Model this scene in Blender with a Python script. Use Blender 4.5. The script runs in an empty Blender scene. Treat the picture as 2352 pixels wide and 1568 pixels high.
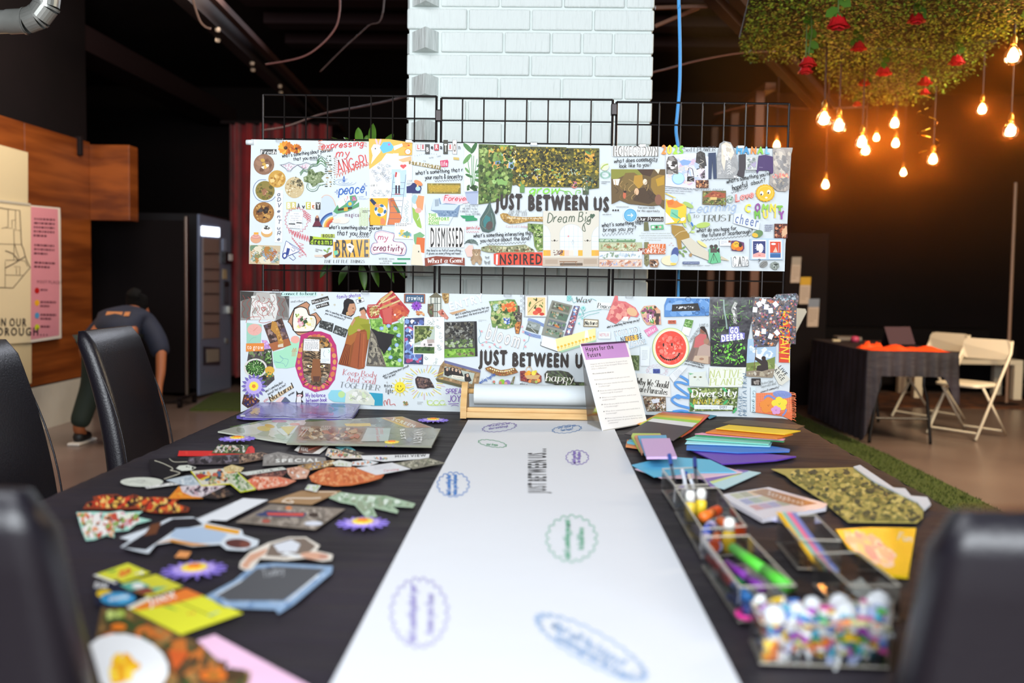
import bpy,bmesh,math,random
from mathutils import Vector,Matrix
R=random.Random(7)
SC=bpy.context.scene
COL=SC.collection
# ------------------------------------------------------------ camera
F=2200.0;W,H=2352.0,1568.0
CZ=1.25# camera height
YAW,PITCH,ROLL=math.atan(63/F),math.atan(142/F),math.radians(0.9)
FWD=Vector((-math.sin(YAW)*math.cos(PITCH),math.cos(YAW)*math.cos(PITCH),-math.sin(PITCH)))
R0=Vector((math.cos(YAW),math.sin(YAW),0));U0=R0.cross(FWD)
RT=R0*math.cos(ROLL)+U0*math.sin(ROLL);UP=U0*math.cos(ROLL)-R0*math.sin(ROLL)
cam=bpy.data.cameras.new('camera');camo=bpy.data.objects.new('camera',cam);COL.objects.link(camo)
cam.sensor_width=36;cam.lens=36*F/W;cam.clip_start=0.02;cam.clip_end=100
camo.matrix_world=Matrix(((RT.x,UP.x,-FWD.x,0),(RT.y,UP.y,-FWD.y,0),(RT.z,UP.z,-FWD.z,CZ),(0,0,0,1)))
cam.dof.use_dof=True;cam.dof.focus_distance=3.2;cam.dof.aperture_fstop=2.2
SC.camera=camo
# ------------------------------------------------------------ world, area lights for assumed windows behind the camera and added fills, exposure
wd=bpy.data.worlds.new('world');SC.world=wd;wd.use_nodes=True
wd.node_tree.nodes['Background'].inputs[0].default_value=(0.85,0.9,1,1)
wd.node_tree.nodes['Background'].inputs[1].default_value=0.03
def area(name,loc,tgt,sx,sy,power,col):
    l=bpy.data.lights.new(name,'AREA');l.shape='RECTANGLE';l.size=sx;l.size_y=sy
    l.energy=power;l.color=col
    o=bpy.data.objects.new(name,l);COL.objects.link(o);o.location=loc
    o.rotation_euler=(Vector(tgt)-Vector(loc)).to_track_quat('-Z','Y').to_euler();o['kind']='helper'
    return o
area('assumed_window_light',(0.3,-2.6,2.15),(0.1,3.4,1.15),4.2,1.7,385,(0.90,0.95,1.0))  # area light for windows assumed behind the camera, which are not built
area('added_high_fill',(-1.2,0.6,3.3),(0.0,2.2,0.8),2.4,1.2,60,(0.92,0.95,1.0))  # extra area light added high over the table; no window is built there
area('overhead_fill',(4.3,4.9,3.3),(3.1,7.4,0),1.4,1.4,330,(1.0,0.78,0.52))  # warm area light added to brighten the right-hand floor and folding chairs
area('assumed_ceiling_light',(-0.6,7.4,3.64),(-1.2,4.6,0.9),3.0,1.2,95,(0.86,0.9,1.0))  # assumed overhead light, added out of view for sheen on the left chair
area('overhead_fill',(-2.6,6.4,3.3),(-3.9,7.4,0.9),1.2,1.2,75,(1.0,0.86,0.72))  # warm area light added to brighten the teak wall at the left
SC.view_settings.view_transform='Standard';SC.view_settings.look='None'
SC.view_settings.gamma=1;SC.view_settings.use_curve_mapping=False
SC.view_settings.exposure=0.03
SC.cycles.use_denoising=True
SC.cycles.max_bounces=8;SC.cycles.diffuse_bounces=3;SC.cycles.glossy_bounces=3
SC.cycles.transmission_bounces=6;SC.cycles.transparent_max_bounces=16;SC.cycles.volume_bounces=0
SC.cycles.caustics_reflective=False;SC.cycles.caustics_refractive=False
SC.cycles.sample_clamp_indirect=4.0

# ------------------------------------------------------------ pixel <-> world
def ray(px,py):
    return(FWD*F+RT*(px-W/2)-UP*(py-H/2))
O=Vector((0,0,CZ))
def atY(px,py,Y):d=ray(px,py);return O+d*(Y/d.y)
def atZ(px,py,Z):d=ray(px,py);return O+d*((Z-CZ)/d.z)
def atX(px,py,X):d=ray(px,py);return O+d*(X/d.x)
# ------------------------------------------------------------ materials
def srgb(h):
    if isinstance(h,str):
        h=h.lstrip('#');h=tuple(int(h[i:i+2],16)/255 for i in(0,2,4))
    return tuple((c/12.92 if c<=0.04045 else((c+0.055)/1.055)**2.4)for c in h)
def mat(name,col,rough=0.6,metal=0.0,spec=0.5,noise=None,bump=None,emit=None,trans=0,coat=0,alpha=None,attr=None,sheen=0):
    """noise=(scale, colour2, (sx,sy,sz)), bump=(scale, strength, (sx,sy,sz))"""
    m=bpy.data.materials.new(name);m.use_nodes=True;nt=m.node_tree;N=nt.nodes;L=nt.links
    b=N['Principled BSDF']
    c=srgb(col);b.inputs['Base Color'].default_value=(*c,1)
    b.inputs['Roughness'].default_value=rough;b.inputs['Metallic'].default_value=metal
    b.inputs['Specular IOR Level'].default_value=spec
    b.inputs['Transmission Weight'].default_value=trans;b.inputs['Coat Weight'].default_value=coat
    if sheen:b.inputs['Sheen Weight'].default_value=sheen
    tc=N.new('ShaderNodeTexCoord')
    def mapped(s):
        mp=N.new('ShaderNodeMapping');mp.inputs['Scale'].default_value=s;L.new(tc.outputs['Object'],mp.inputs[0]);return mp.outputs[0]
    src=None
    if attr:
        a=N.new('ShaderNodeAttribute');a.attribute_name=attr;src=a.outputs['Color'];L.new(src,b.inputs['Base Color'])
    if noise:
        n=N.new('ShaderNodeTexNoise');n.inputs['Scale'].default_value=noise[0];n.inputs['Detail'].default_value=5
        L.new(mapped(noise[2]if len(noise)>2 else(1,1,1)),n.inputs['Vector'])
        r=N.new('ShaderNodeValToRGB');r.color_ramp.elements[0].position=0.35;r.color_ramp.elements[1].position=0.65
        L.new(n.outputs['Fac'],r.inputs[0])
        mx=N.new('ShaderNodeMix');mx.data_type='RGBA';L.new(r.outputs[0],mx.inputs['Factor'])
        mx.inputs['A'].default_value=(*c,1);mx.inputs['B'].default_value=(*srgb(noise[1]),1)
        L.new(mx.outputs['Result'],b.inputs['Base Color'])
    if bump:
        n=N.new('ShaderNodeTexNoise');n.inputs['Scale'].default_value=bump[0];n.inputs['Detail'].default_value=4
        L.new(mapped(bump[2]if len(bump)>2 else(1,1,1)),n.inputs['Vector'])
        bp=N.new('ShaderNodeBump');bp.inputs['Strength'].default_value=bump[1];bp.inputs['Distance'].default_value=bump[3]if len(bump)>3 else 0.01
        L.new(n.outputs['Fac'],bp.inputs['Height']);L.new(bp.outputs[0],b.inputs['Normal'])
    if emit:
        b.inputs['Emission Color'].default_value=(*srgb(emit[0]),1);b.inputs['Emission Strength'].default_value=emit[1]
    return m
def clear_mat(name,tint=(1,1,1),gloss=0.12,rough=0.05):
    """thin clear plastic or glass: see-through with a fresnel sheen"""
    m=bpy.data.materials.new(name);m.use_nodes=True;nt=m.node_tree;N=nt.nodes;L=nt.links
    N.remove(N['Principled BSDF']);out=N['Material Output']
    t=N.new('ShaderNodeBsdfTransparent');t.inputs[0].default_value=(*tint,1)
    g=N.new('ShaderNodeBsdfGlossy');g.inputs['Roughness'].default_value=rough;g.inputs[0].default_value=(1,1,1,1)
    lw=N.new('ShaderNodeLayerWeight');lw.inputs['Blend'].default_value=0.35
    ma=N.new('ShaderNodeMath');ma.operation='MULTIPLY_ADD';ma.inputs[1].default_value=0.7;ma.inputs[2].default_value=gloss
    ma.use_clamp=True
    L.new(lw.outputs['Fresnel'],ma.inputs[0]);mx=N.new('ShaderNodeMixShader');L.new(ma.outputs[0],mx.inputs[0])
    L.new(t.outputs[0],mx.inputs[1]);L.new(g.outputs[0],mx.inputs[2]);L.new(mx.outputs[0],out.inputs[0])
    return m
M={}
M['print']=mat('printed_paper','#ffffff',0.55,attr='Col',spec=0.3,bump=(9,0.25,(1,1,1),0.01))
M['gloss']=mat('glossy_print','#ffffff',0.22,attr='Col',spec=0.5,bump=(7,0.3,(1,1,1),0.01))
M['paint']=mat('coloured_surface','#ffffff',0.5,attr='Col')
M['paper']=mat('white_paper','#d6dee1',0.6,spec=0.25,bump=(3.2,0.5,(1,1,0.5),0.02))
M['runner']=mat('white_runner_paper','#e7eaf0',0.55,spec=0.3,bump=(4,0.2,(1,1,1),0.01))
M['cloth']=mat('black_tablecloth','#2e2831',0.6,spec=0.35,noise=(3,'#1d191e'),bump=(7,0.5,(0.35,1.6,1),0.03))
M['leather']=mat('black_leather','#17141c',0.38,spec=0.6,bump=(160,0.25,(1,1,1),0.003))
M['wire']=mat('black_wire','#2a2626',0.32,metal=0.7)
M['brick']=mat('white_painted_brick','#dfe7e4',0.55,spec=0.35,bump=(26,0.85,(2.4,1,0.35),0.009))
M['mortar']=mat('white_painted_mortar','#dbe4e1',0.6,bump=(30,0.5))
M['black_wall']=mat('black_wall','#0f090b',0.8,spec=0.12,noise=(1.5,'#0b0708'))
M['ceiling']=mat('black_ceiling','#120c10',0.85,spec=0.12,noise=(2,'#0b080a'))
M['steel_dark']=mat('dark_painted_steel','#171012',0.75,spec=0.15)
M['brown_post']=mat('brown_timber','#5a3421',0.6,noise=(6,'#432616',(1,1,0.1)))
M['brown_steel']=mat('brown_steel','#2c1a14',0.7,spec=0.2)
M['floor']=mat('epoxy_floor','#7d6a60',0.28,noise=(0.9,'#6a5850'),spec=0.5)
M['woodwall']=mat('teak_panel','#8d4a1c',0.38,noise=(2.2,'#5f2c0e',(1,0.35,4.5)),spec=0.4)
M['white_wall']=mat('white_wall_paint','#b9b4a6',0.6,noise=(3,'#aaa496'))
M['pine']=mat('pine_wood','#e0bb82',0.45,noise=(5,'#cf9f5f',(1,5,9)),spec=0.4)
M['curtain']=mat('red_velvet','#8c0c18',0.8,sheen=0.3,noise=(4,'#5c0610'))
M['turf']=mat('green_turf','#4a5a16',0.9,noise=(60,'#2f3d0c'),bump=(200,0.8))
M['galv']=mat('galvanised_steel','#c6c8c2',0.28,metal=0.6,noise=(5,'#9fa09a'))
M['white_plastic']=mat('cream_plastic','#e2d6bd',0.4)
M['clear']=clear_mat('clear_acrylic',(0.97,0.97,0.97),0.03,0.08)
M['glass']=clear_mat('bulb_glass',(1.0,0.95,0.85),0.04,0.02)
def solid(name,col,rough=0.5,**k):
    if name not in M:M[name]=mat(name,col,rough,**k)
    return M[name]
# ------------------------------------------------------------ objects
def root(name,label,cat,loc=(0,0,0),group=None,rz=0.0):
    o=bpy.data.objects.new(name,None);COL.objects.link(o);o.location=loc;o.rotation_euler=(0,0,rz)
    o.empty_display_size=0.05
    o['label']=label;o['category']=cat
    if group:o['group']=group
    return o
def tag(o,label,cat,group=None):
    o['label']=label;o['category']=cat
    if group:o['group']=group
    return o
def rooted(p):
    while p.parent:p=p.parent
    return p
def mesh_obj(name,vs,fs,m,parent=None,cols=None,smooth=False,local=False,kind=None,label=None,loc=None):
    """vs are world points; when there is a parent its root's place is taken off (unless local)"""
    off=Vector(loc)if loc is not None else Vector((0,0,0))
    if parent is not None and not local:off=rooted(parent).location
    me=bpy.data.meshes.new(name)
    me.from_pydata([(v[0]-off.x,v[1]-off.y,v[2]-off.z)for v in vs]if off.length else[tuple(v)for v in vs],[],fs)
    for mm in(m if isinstance(m,(list,tuple))else[m]):me.materials.append(mm)
    if cols:
        a=me.color_attributes.new('Col','FLOAT_COLOR','CORNER');d=[]
        for p,c in zip(me.polygons,cols):d+=list((*c,1.0))*p.loop_total
        a.data.foreach_set('color',d)
    if smooth:me.polygons.foreach_set('use_smooth',[True]*len(me.polygons))
    me.update()
    o=bpy.data.objects.new(name,me);COL.objects.link(o)
    if parent is not None:o.parent=parent
    elif loc is not None:o.location=loc
    if kind:o['kind']=kind
    if label:o['label']=label
    return o
class MB:
    """collects plain shapes in world space"""
    def __init__(s):s.v=[];s.f=[];s.c=[];s.col=None
    def add(s,vs,fs):
        n=len(s.v);s.v+=[Vector(v)for v in vs];s.f+=[tuple(i+n for i in f)for f in fs]
        if s.col is not None:s.c+=[s.col]*len(fs)
        return s
    def box(s,a,b,ch=0.0,rz=0.0,piv=None):
        x0,y0,z0=a;x1,y1,z1=b
        if ch<=0:
            vs=[(x,y,z)for z in(z0,z1)for y in(y0,y1)for x in(x0,x1)]
            fs=[(0,2,3,1),(4,5,7,6),(0,1,5,4),(2,6,7,3),(0,4,6,2),(1,3,7,5)]
        else:
            bm=bmesh.new();bmesh.ops.create_cube(bm,size=1)
            for v in bm.verts:v.co=Vector(((x0+x1)/2+v.co.x*(x1-x0),(y0+y1)/2+v.co.y*(y1-y0),(z0+z1)/2+v.co.z*(z1-z0)))
            bmesh.ops.bevel(bm,geom=bm.edges[:],offset=ch,segments=2,affect='EDGES',profile=0.5)
            bm.verts.index_update();vs=[v.co.copy()for v in bm.verts];fs=[[v.index for v in f.verts]for f in bm.faces];bm.free()
        if rz:
            p=Vector(piv)if piv else Vector(((x0+x1)/2,(y0+y1)/2,0));Rm=Matrix.Rotation(rz,3,'Z')
            vs=[Rm@(Vector(v)-p)+p for v in vs]
        return s.add(vs,fs)
    def tube(s,pts,r,n=8,cap=True,r2=None):
        pts=[Vector(p)for p in pts];k=len(pts);vs=[];fs=[]
        prev=None
        for i,p in enumerate(pts):
            t=(pts[min(i+1,k-1)]-pts[max(i-1,0)]).normalized()
            if prev is None:
                a=t.orthogonal().normalized()
            else:
                a=(prev-t*prev.dot(t)).normalized()
            prev=a;b=t.cross(a)
            rr=r if r2 is None else r+(r2-r)*i/(k-1)
            for j in range(n):
                q=2*math.pi*j/n;vs.append(p+a*math.cos(q)*rr+b*math.sin(q)*rr)
        for i in range(k-1):
            for j in range(n):
                fs.append((i*n+j,i*n+(j+1)%n,(i+1)*n+(j+1)%n,(i+1)*n+j))
        if cap:fs.append(tuple(range(n-1,-1,-1)));fs.append(tuple((k-1)*n+j for j in range(n)))
        return s.add(vs,fs)
    def lathe(s,prof,c,n=16,axis='Z'):
        """prof: (r, h) pairs"""
        vs=[];fs=[];k=len(prof);c=Vector(c)
        for r,h in prof:
            for j in range(n):
                q=2*math.pi*j/n;x,y=r*math.cos(q),r*math.sin(q)
                vs.append(c+(Vector((x,y,h))if axis=='Z' else Vector((h,x,y))if axis=='X' else Vector((x,h,y))))
        for i in range(k-1):
            for j in range(n):fs.append((i*n+j,i*n+(j+1)%n,(i+1)*n+(j+1)%n,(i+1)*n+j))
        if prof[0][0]>1e-5:fs.append(tuple(range(n-1,-1,-1)))
        if prof[-1][0]>1e-5:fs.append(tuple((k-1)*n+j for j in range(n)))
        return s.add(vs,fs)
    def prism(s,pts,h):
        """pts: world points of a flat outline, h: thickness vector"""
        n=len(pts);h=Vector(h);pts=[Vector(p)for p in pts]
        return s.add(pts+[p+h for p in pts],[tuple(range(n)),tuple(range(2*n-1,n-1,-1))]+[(i,(i+1)%n,(i+1)%n+n,i+n)for i in range(n)])
    def quad(s,*p):return s.add(p,[tuple(range(len(p)))])
    def build(s,name,m,parent=None,**k):
        return mesh_obj(name,s.v,s.f,m,parent,cols=(s.c if s.col is not None or s.c else None),**k)
def hooked(o,name=None):
    """thing of one mesh: move its origin to its middle so it has a place of its own"""
    me=o.data;c=sum((v.co for v in me.vertices),Vector())/max(1,len(me.vertices))
    zmin=min(v.co.z for v in me.vertices);c.z=zmin
    for v in me.vertices:v.co-=c
    o.location=o.location+c
    return o
def copy_tree(o,loc=None,rz=None,label=None,parent=None):
    c=o.copy();COL.objects.link(c);c.parent=parent
    if loc is not None:c.location=loc
    if rz is not None:c.rotation_euler=(0,0,rz)
    if label:c['label']=label
    for ch in list(o.children):copy_tree(ch,parent=c)
    return c
def struct(o):o['kind']='structure';return o

# ------------------------------------------------------------ flat drawing (print, handwriting, cut paper)
GL={'a':'46 16 04 12 32 44|46 43 52','b':'09 02|04 26 45 43 22 02','c':'45 26 05 03 22 43','d':'45 26 04 22 44|49 42',
 'e':'04 44 45 26 04 03 22 43','f':'49 28 22|06 46','g':'45 26 04 22 44|46 41 20 01','h':'09 02|04 26 45 42','i':'16 12|18 19',
 'j':'26 21 00|28 29','k':'09 02|46 04 04 42','l':'19 12','m':'06 02|04 16 26 35 32|35 46 56 65 62','n':'06 02|04 26 45 42',
 'o':'26 05 03 22 43 45 26','p':'06 00|05 26 45 43 22 03','q':'45 26 04 22 44|46 40','r':'06 02|04 26 36','s':'45 26 05 24 43 22 03',
 't':'28 23 32|06 46','u':'06 03 22 43|46 42','v':'06 22 22 46','w':'06 12 12 35 35 52 52 66','x':'06 42|46 02','y':'06 23|46 20 00',
 'z':'06 46 46 02 02 42','A':'02 39 39 62|14 54','B':'09 02|09 39 48 36 06|36 54 53 32 02','C':'58 39 07 04 22 53',
 'D':'09 02|09 29 57 54 22 02','E':'59 09 09 02 02 52|06 46','F':'59 09 09 02|06 46','G':'58 39 07 04 22 52 55 55 35',
 'H':'09 02|59 52|06 56','I':'19 12','J':'49 43 22 03','K':'09 02|59 05 05 52','L':'09 02 02 52','M':'02 09 09 34 34 69 69 62',
 'N':'02 09 09 52 52 59','O':'39 07 04 32 64 67 39','P':'09 02|09 39 58 56 35 05','Q':'39 07 04 32 64 67 39|44 62',
 'R':'09 02|09 39 58 56 35 05|35 52','S':'58 29 07 26 55 53 22 03','T':'09 69|39 32','U':'09 04 22 53 59','V':'09 32 32 69',
 'W':'09 22 22 47 47 62 62 89','X':'09 52|59 02','Y':'09 36 36 69|36 32','Z':'09 59 59 02 02 52',"'":'19 17','?':'08 29 48 47 25 24|22 23',
 '!':'19 14|12 13','.':'12 13',',':'13 11','&':'52 18 29 37 04 22 44','-':'04 44','0':'29 07 04 22 44 47 29','1':'08 19 12',
 '2':'08 29 47 02 02 42','3':'08 29 47 25 44 22 03','5':'49 09 06 26 44 22 02','4':'39 05 05 55|39 32',' ':''}
def spline(pts,seg=4):
    out=[];n=len(pts)
    if n<3:return[Vector(p)for p in pts]
    i=0
    for i in range(n-1):
        p1,p2=Vector(pts[i]),Vector(pts[i+1])
        if(p1-p2).length<1e-6:out.append(p1);continue
        p0=Vector(pts[i-1])if i>0 else p1;p3=Vector(pts[i+2])if i+2<n else p2
        for k in range(seg):
            t=k/seg
            out.append(0.5*((2*p1)+(p2-p0)*t+(2*p0-5*p1+4*p2-p3)*t*t+(3*p1-p0-3*p2+p3)*t**3))
    out.append(Vector(pts[-1]));return out
GLP={}
for ch,g in GL.items():
    st=[[(int(t[0]),int(t[1])-2)for t in s.split()]for s in g.split('|')if s]
    GLP[ch]=(st,max([x for s in st for x,y in s]+[2 if ch==' ' else 0]))
GLYPH={}
def glyph(ch):
    if ch in GLYPH:return GLYPH[ch]
    cu=bpy.data.curves.new('g','FONT');cu.body='I'+ch+'I';cu.resolution_u=2;cu.size=1.0
    o=bpy.data.objects.new('g',cu);me=o.to_mesh()
    vs=[(v.co.x,v.co.y)for v in me.vertices];fs=[tuple(p.vertices)for p in me.polygons];o.to_mesh_clear()
    cu.body='II';me=o.to_mesh();x2=[v.co.x for v in me.vertices];adv1=(min(x for x in x2 if x>0.15)-min(x2))if x2 else 0.25
    o.to_mesh_clear();bpy.data.objects.remove(o);bpy.data.curves.remove(cu)
    i0=min(x for x,y in vs);xi=max(x for x,y in vs)
    # drop the two guard bars: islands at either end
    par=list(range(len(vs)))
    def fd(a):
        while par[a]!=a:par[a]=par[par[a]];a=par[a]
        return a
    for f in fs:
        for a in f[1:]:par[fd(a)]=fd(f[0])
    isl={}
    for k in range(len(vs)):isl.setdefault(fd(k),[]).append(k)
    order=sorted(isl,key=lambda r:min(vs[k][0]for k in isl[r]))
    last=max(isl,key=lambda r:max(vs[k][0]for k in isl[r]));first=order[0]
    keep=set(k for r in isl if r not in(first,last)for k in isl[r])
    adv=(min(vs[k][0]for k in isl[last])-i0)-adv1
    idx={};nv=[]
    for k in sorted(keep):idx[k]=len(nv);nv.append((vs[k][0]-i0-adv1,vs[k][1]))
    GLYPH[ch]=(nv,[tuple(idx[k]for k in f)for f in fs if f[0]in keep],adv);return GLYPH[ch]
CAPH=0.69
class D:
    """draws in photo pixels; mp(px, py, h) puts a pixel on the sheet's plane, h metres above it"""
    def __init__(s,mp,h0=0.0004,step=0.000007):
        s.mp=mp;s.h=h0;s.st=step;s.v=[];s.f=[];s.c=[]
    def poly(s,pts,col,back=False):
        n=len(s.v);s.h+=s.st
        s.v+=[s.mp(x,y,s.h)for x,y in pts];s.f.append(tuple(range(n,n+len(pts))));s.c.append(srgb(col));return s
    def rect(s,x0,y0,x1,y1,col,dy=0.0):return s.poly([(x0,y0),(x1,y0+dy),(x1,y1+dy),(x0,y1)],col)
    def ell(s,cx,cy,rx,ry,col,rot=0,n=18,jit=0.0):
        c,q=math.cos(rot),math.sin(rot);p=[]
        for i in range(n):
            a=2*math.pi*i/n;j=1+R.uniform(-jit,jit);x,y=rx*j*math.cos(a),ry*j*math.sin(a)
            p.append((cx+x*c-y*q,cy+x*q+y*c))
        return s.poly(p,col)
    def line(s,pts,w,col,smooth=False,wf=None,closed=False):
        if closed:pts=list(pts)+[pts[0]]
        P=spline(pts)if smooth else[Vector(p)for p in pts]
        Q=[P[0]]
        for p in P[1:]:
            if(p-Q[-1]).length>1e-5:Q.append(p)
        if len(Q)<2:Q.append(Q[0]+Vector((w,0)))
        s.h+=s.st;n=len(s.v);c=srgb(col)
        for i,p in enumerate(Q):
            t=(Q[min(i+1,len(Q)-1)]-Q[max(i-1,0)])
            if t.length<1e-6:t=Vector((1,0))
            t.normalize();nn=Vector((-t.y,t.x));ww=w/2*(wf(t)if wf else 1)
            a,b=p+nn*ww,p-nn*ww
            s.v+=[s.mp(a.x,a.y,s.h),s.mp(b.x,b.y,s.h)]
        for i in range(len(Q)-1):
            s.f.append((n+2*i,n+2*i+1,n+2*i+3,n+2*i+2));s.c.append(c)
        return s
    def text(s,t,x,y,h,col='#1a1a1a',ang=0,sx=1.0,bold=0.0,shear=0,vy=None,track=0.0,fit=None):
        """solid lettering; baseline starts at x,y; h cap height in pixels; vy: the up vector when not square to the baseline"""
        if fit:sx=fit/(h/CAPH*max(0.1,sum(0.28 if ch==' ' else glyph(ch)[2]+track for ch in t)))
        a=math.radians(ang);u=Vector((math.cos(a),math.sin(a)))*h/CAPH*sx
        v=Vector(vy)*h/CAPH if vy is not None else Vector((math.sin(a),-math.cos(a)))*h/CAPH
        o=Vector((x,y));pen=0.0;c=srgb(col);s.h+=s.st
        for ch in t:
            if ch==' ':pen+=0.28;continue
            gv,gf,adv=glyph(ch)
            for ox,oy in(((0,0),)if not bold else((-bold,0),(bold,0),(0,bold),(0,-bold*0.6))):
                n=len(s.v);s.h+=s.st*0.25
                for gx,gy in gv:
                    p=o+u*(pen+gx+ox+shear*gy)+v*(gy+oy);s.v.append(s.mp(p.x,p.y,s.h))
                for f in gf:s.f.append(tuple(n+k for k in f));s.c.append(c)
            pen+=adv+track
        return s
    def hand(s,t,x,y,h,col='#1a1a1a',ang=0,w=1.0,sx=0.8,shear=0.15,jit=0.25,serif=False,vy=None,u=None,under=None,fit=None):
        """pen lettering; serif: broad-nib strokes with feet"""
        if fit:sx=fit/(h/7*max(1,sum(GLP.get(ch,GLP['o'])[1]+(2.0 if ch!=' ' else 1.2)for ch in t)-2))
        a=math.radians(ang);U=Vector(u)*h/7 if u is not None else Vector((math.cos(a),math.sin(a)))*h/7*sx
        V=Vector(vy)*h/7 if vy is not None else Vector((math.sin(a),-math.cos(a)))*h/7
        o=Vector((x,y));pen=0.0;ud=U.normalized()if U.length else Vector((1,0))
        wf=(lambda d:0.35+1.15*(1-abs(d.dot(ud))))if serif else None
        for ch in t:
            st,wd=GLP.get(ch,GLP['o'])
            jy=R.uniform(-jit,jit)if not serif else 0
            for q in st:
                pts=[]
                for gx,gy in q:
                    gx=pen+gx+shear*gy+(R.uniform(-jit,jit)*0.3 if not serif else 0);gy=gy+jy
                    p=o+U*gx+V*gy;pts.append((p.x,p.y))
                s.line(pts,w,col,smooth=True,wf=wf)
                if serif:
                    for(gx,gy),(hx,hy)in((q[0],q[1]if len(q)>1 else q[0]),(q[-1],q[-2]if len(q)>1 else q[-1])):
                        if gy in(0,7,4)and abs(gy-hy)>=1 and abs(gx-hx)<=1:
                            p=o+U*(pen+gx+shear*gy)+V*gy
                            s.line([tuple(p-U*1.0),tuple(p+U*1.0)],max(0.35*w,h*0.045),col)
            pen+=wd+(2.0 if ch!=' ' else 1.2)
        if under:
            L=pen;k=int(L/2.2);pts=[]
            for i in range(k*2):
                p=o+U*(i*L/(k*2))+V*(-1.6+(0.7 if i%2 else-0.7));pts.append((p.x,p.y))
            s.line(pts,w,under,smooth=True)
        return s
    def blobs(s,poly,pal,n,size,elong=1.0,rot=None,jit=0.35,k=6):
        xs=[p[0]for p in poly];ys=[p[1]for p in poly];x0,x1,y0,y1=min(xs),max(xs),min(ys),max(ys)
        def inside(x,y):
            r=False;j=len(poly)-1
            for i in range(len(poly)):
                xi,yi=poly[i];xj,yj=poly[j]
                if(yi>y)!=(yj>y)and x<(xj-xi)*(y-yi)/(yj-yi)+xi:r=not r
                j=i
            return r
        made=0
        for _ in range(n*3):
            if made>=n:break
            cx,cy=R.uniform(x0,x1),R.uniform(y0,y1);z=size*R.uniform(0.45,1.3)
            a0=(rot if rot is not None else R.uniform(0,6.28))+R.uniform(-0.3,0.3);p=[]
            ok=True
            for i in range(k):
                a=2*math.pi*i/k;x,y=z*elong*math.cos(a)*(1+R.uniform(-jit,jit)),z*math.sin(a)*(1+R.uniform(-jit,jit))
                X,Y=cx+x*math.cos(a0)-y*math.sin(a0),cy+x*math.sin(a0)+y*math.cos(a0)
                if not inside(X,Y):ok=False;break
                p.append((X,Y))
            if ok:s.poly(p,R.choice(pal));made+=1
        return s
    def rows(s,x0,y0,x1,n,gap,h,col,ang=0,fill=0.75,word=0.12):
        """rows of print too small to read"""
        a=math.radians(ang);L=x1-x0
        for i in range(n):
            x=0.0;end=L*(1 if i<n-1 else R.uniform(0.4,0.8))
            while x<end:
                w=min(end-x,L*word*R.uniform(0.4,1.6))
                c,q=math.cos(a),math.sin(a);ox,oy=x0-q*i*gap,y0+c*i*gap
                if w>0.3:
                    s.poly([(ox+x*c,oy+x*q),(ox+(x+w)*c,oy+(x+w)*q),(ox+(x+w)*c-q*h,oy+(x+w)*q+c*h),(ox+x*c-q*h,oy+x*q+c*h)],col)
                x+=w+L*word*0.3
        return s
    def build(s,name,parent=None,m='print',**k):
        return mesh_obj(name,s.v,s.f,M[m],parent,cols=s.c,**k)

# ============================================================ THE SETTING
CEIL=3.7
fl=struct(MB().box((-6.5,-3.2,-0.05),(8.5,12.6,0)).build('floor',M['floor']))
struct(MB().box((-6.5,-3.2,CEIL),(8.5,12.6,CEIL+0.1)).build('ceiling',M['ceiling']))
struct(MB().box((-6.5,12.6,0),(8.5,12.7,CEIL)).build('wall_back',M['black_wall']))
struct(MB().box((8.5,-3.2,0),(8.6,12.7,CEIL)).build('wall_right',M['black_wall']))
struct(MB().box((-6.5,-3.3,0),(8.5,-3.2,CEIL)).build('wall_front',M['black_wall']))
XW=-3.93
wl=struct(MB().box((-6.5,-3.2,0),(XW-0.03,8.3,CEIL)).build('wall_left',M['black_wall']))
struct(MB().box((-6.6,8.3,0),(-6.5,12.7,CEIL)).build('wall_far_left',M['black_wall']))
# teak panels on the left wall, white plinth below
pe=[8.3,atX(59,500,XW).y,5.1,3.2]
for i in range(3):
    MB().box((XW-0.03,pe[i+1]+0.006,0.36),(XW,pe[i]-0.004,2.38),0.004).build('wood_panel',M['woodwall'],wl)
MB().box((XW-0.03,3.2,0),(XW-0.004,8.29,0.35)).build('plinth',M['white_wall'],wl)
MB().box((XW-0.03,8.06,2.24),(XW+0.03,8.12,2.40),0.01).build('panel_clip',M['steel_dark'],wl)
tr=struct(MB().box((XW,8.28,1.71),(-3.58,8.46,2.36),0.003).build('trim_1',M['woodwall']))
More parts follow.
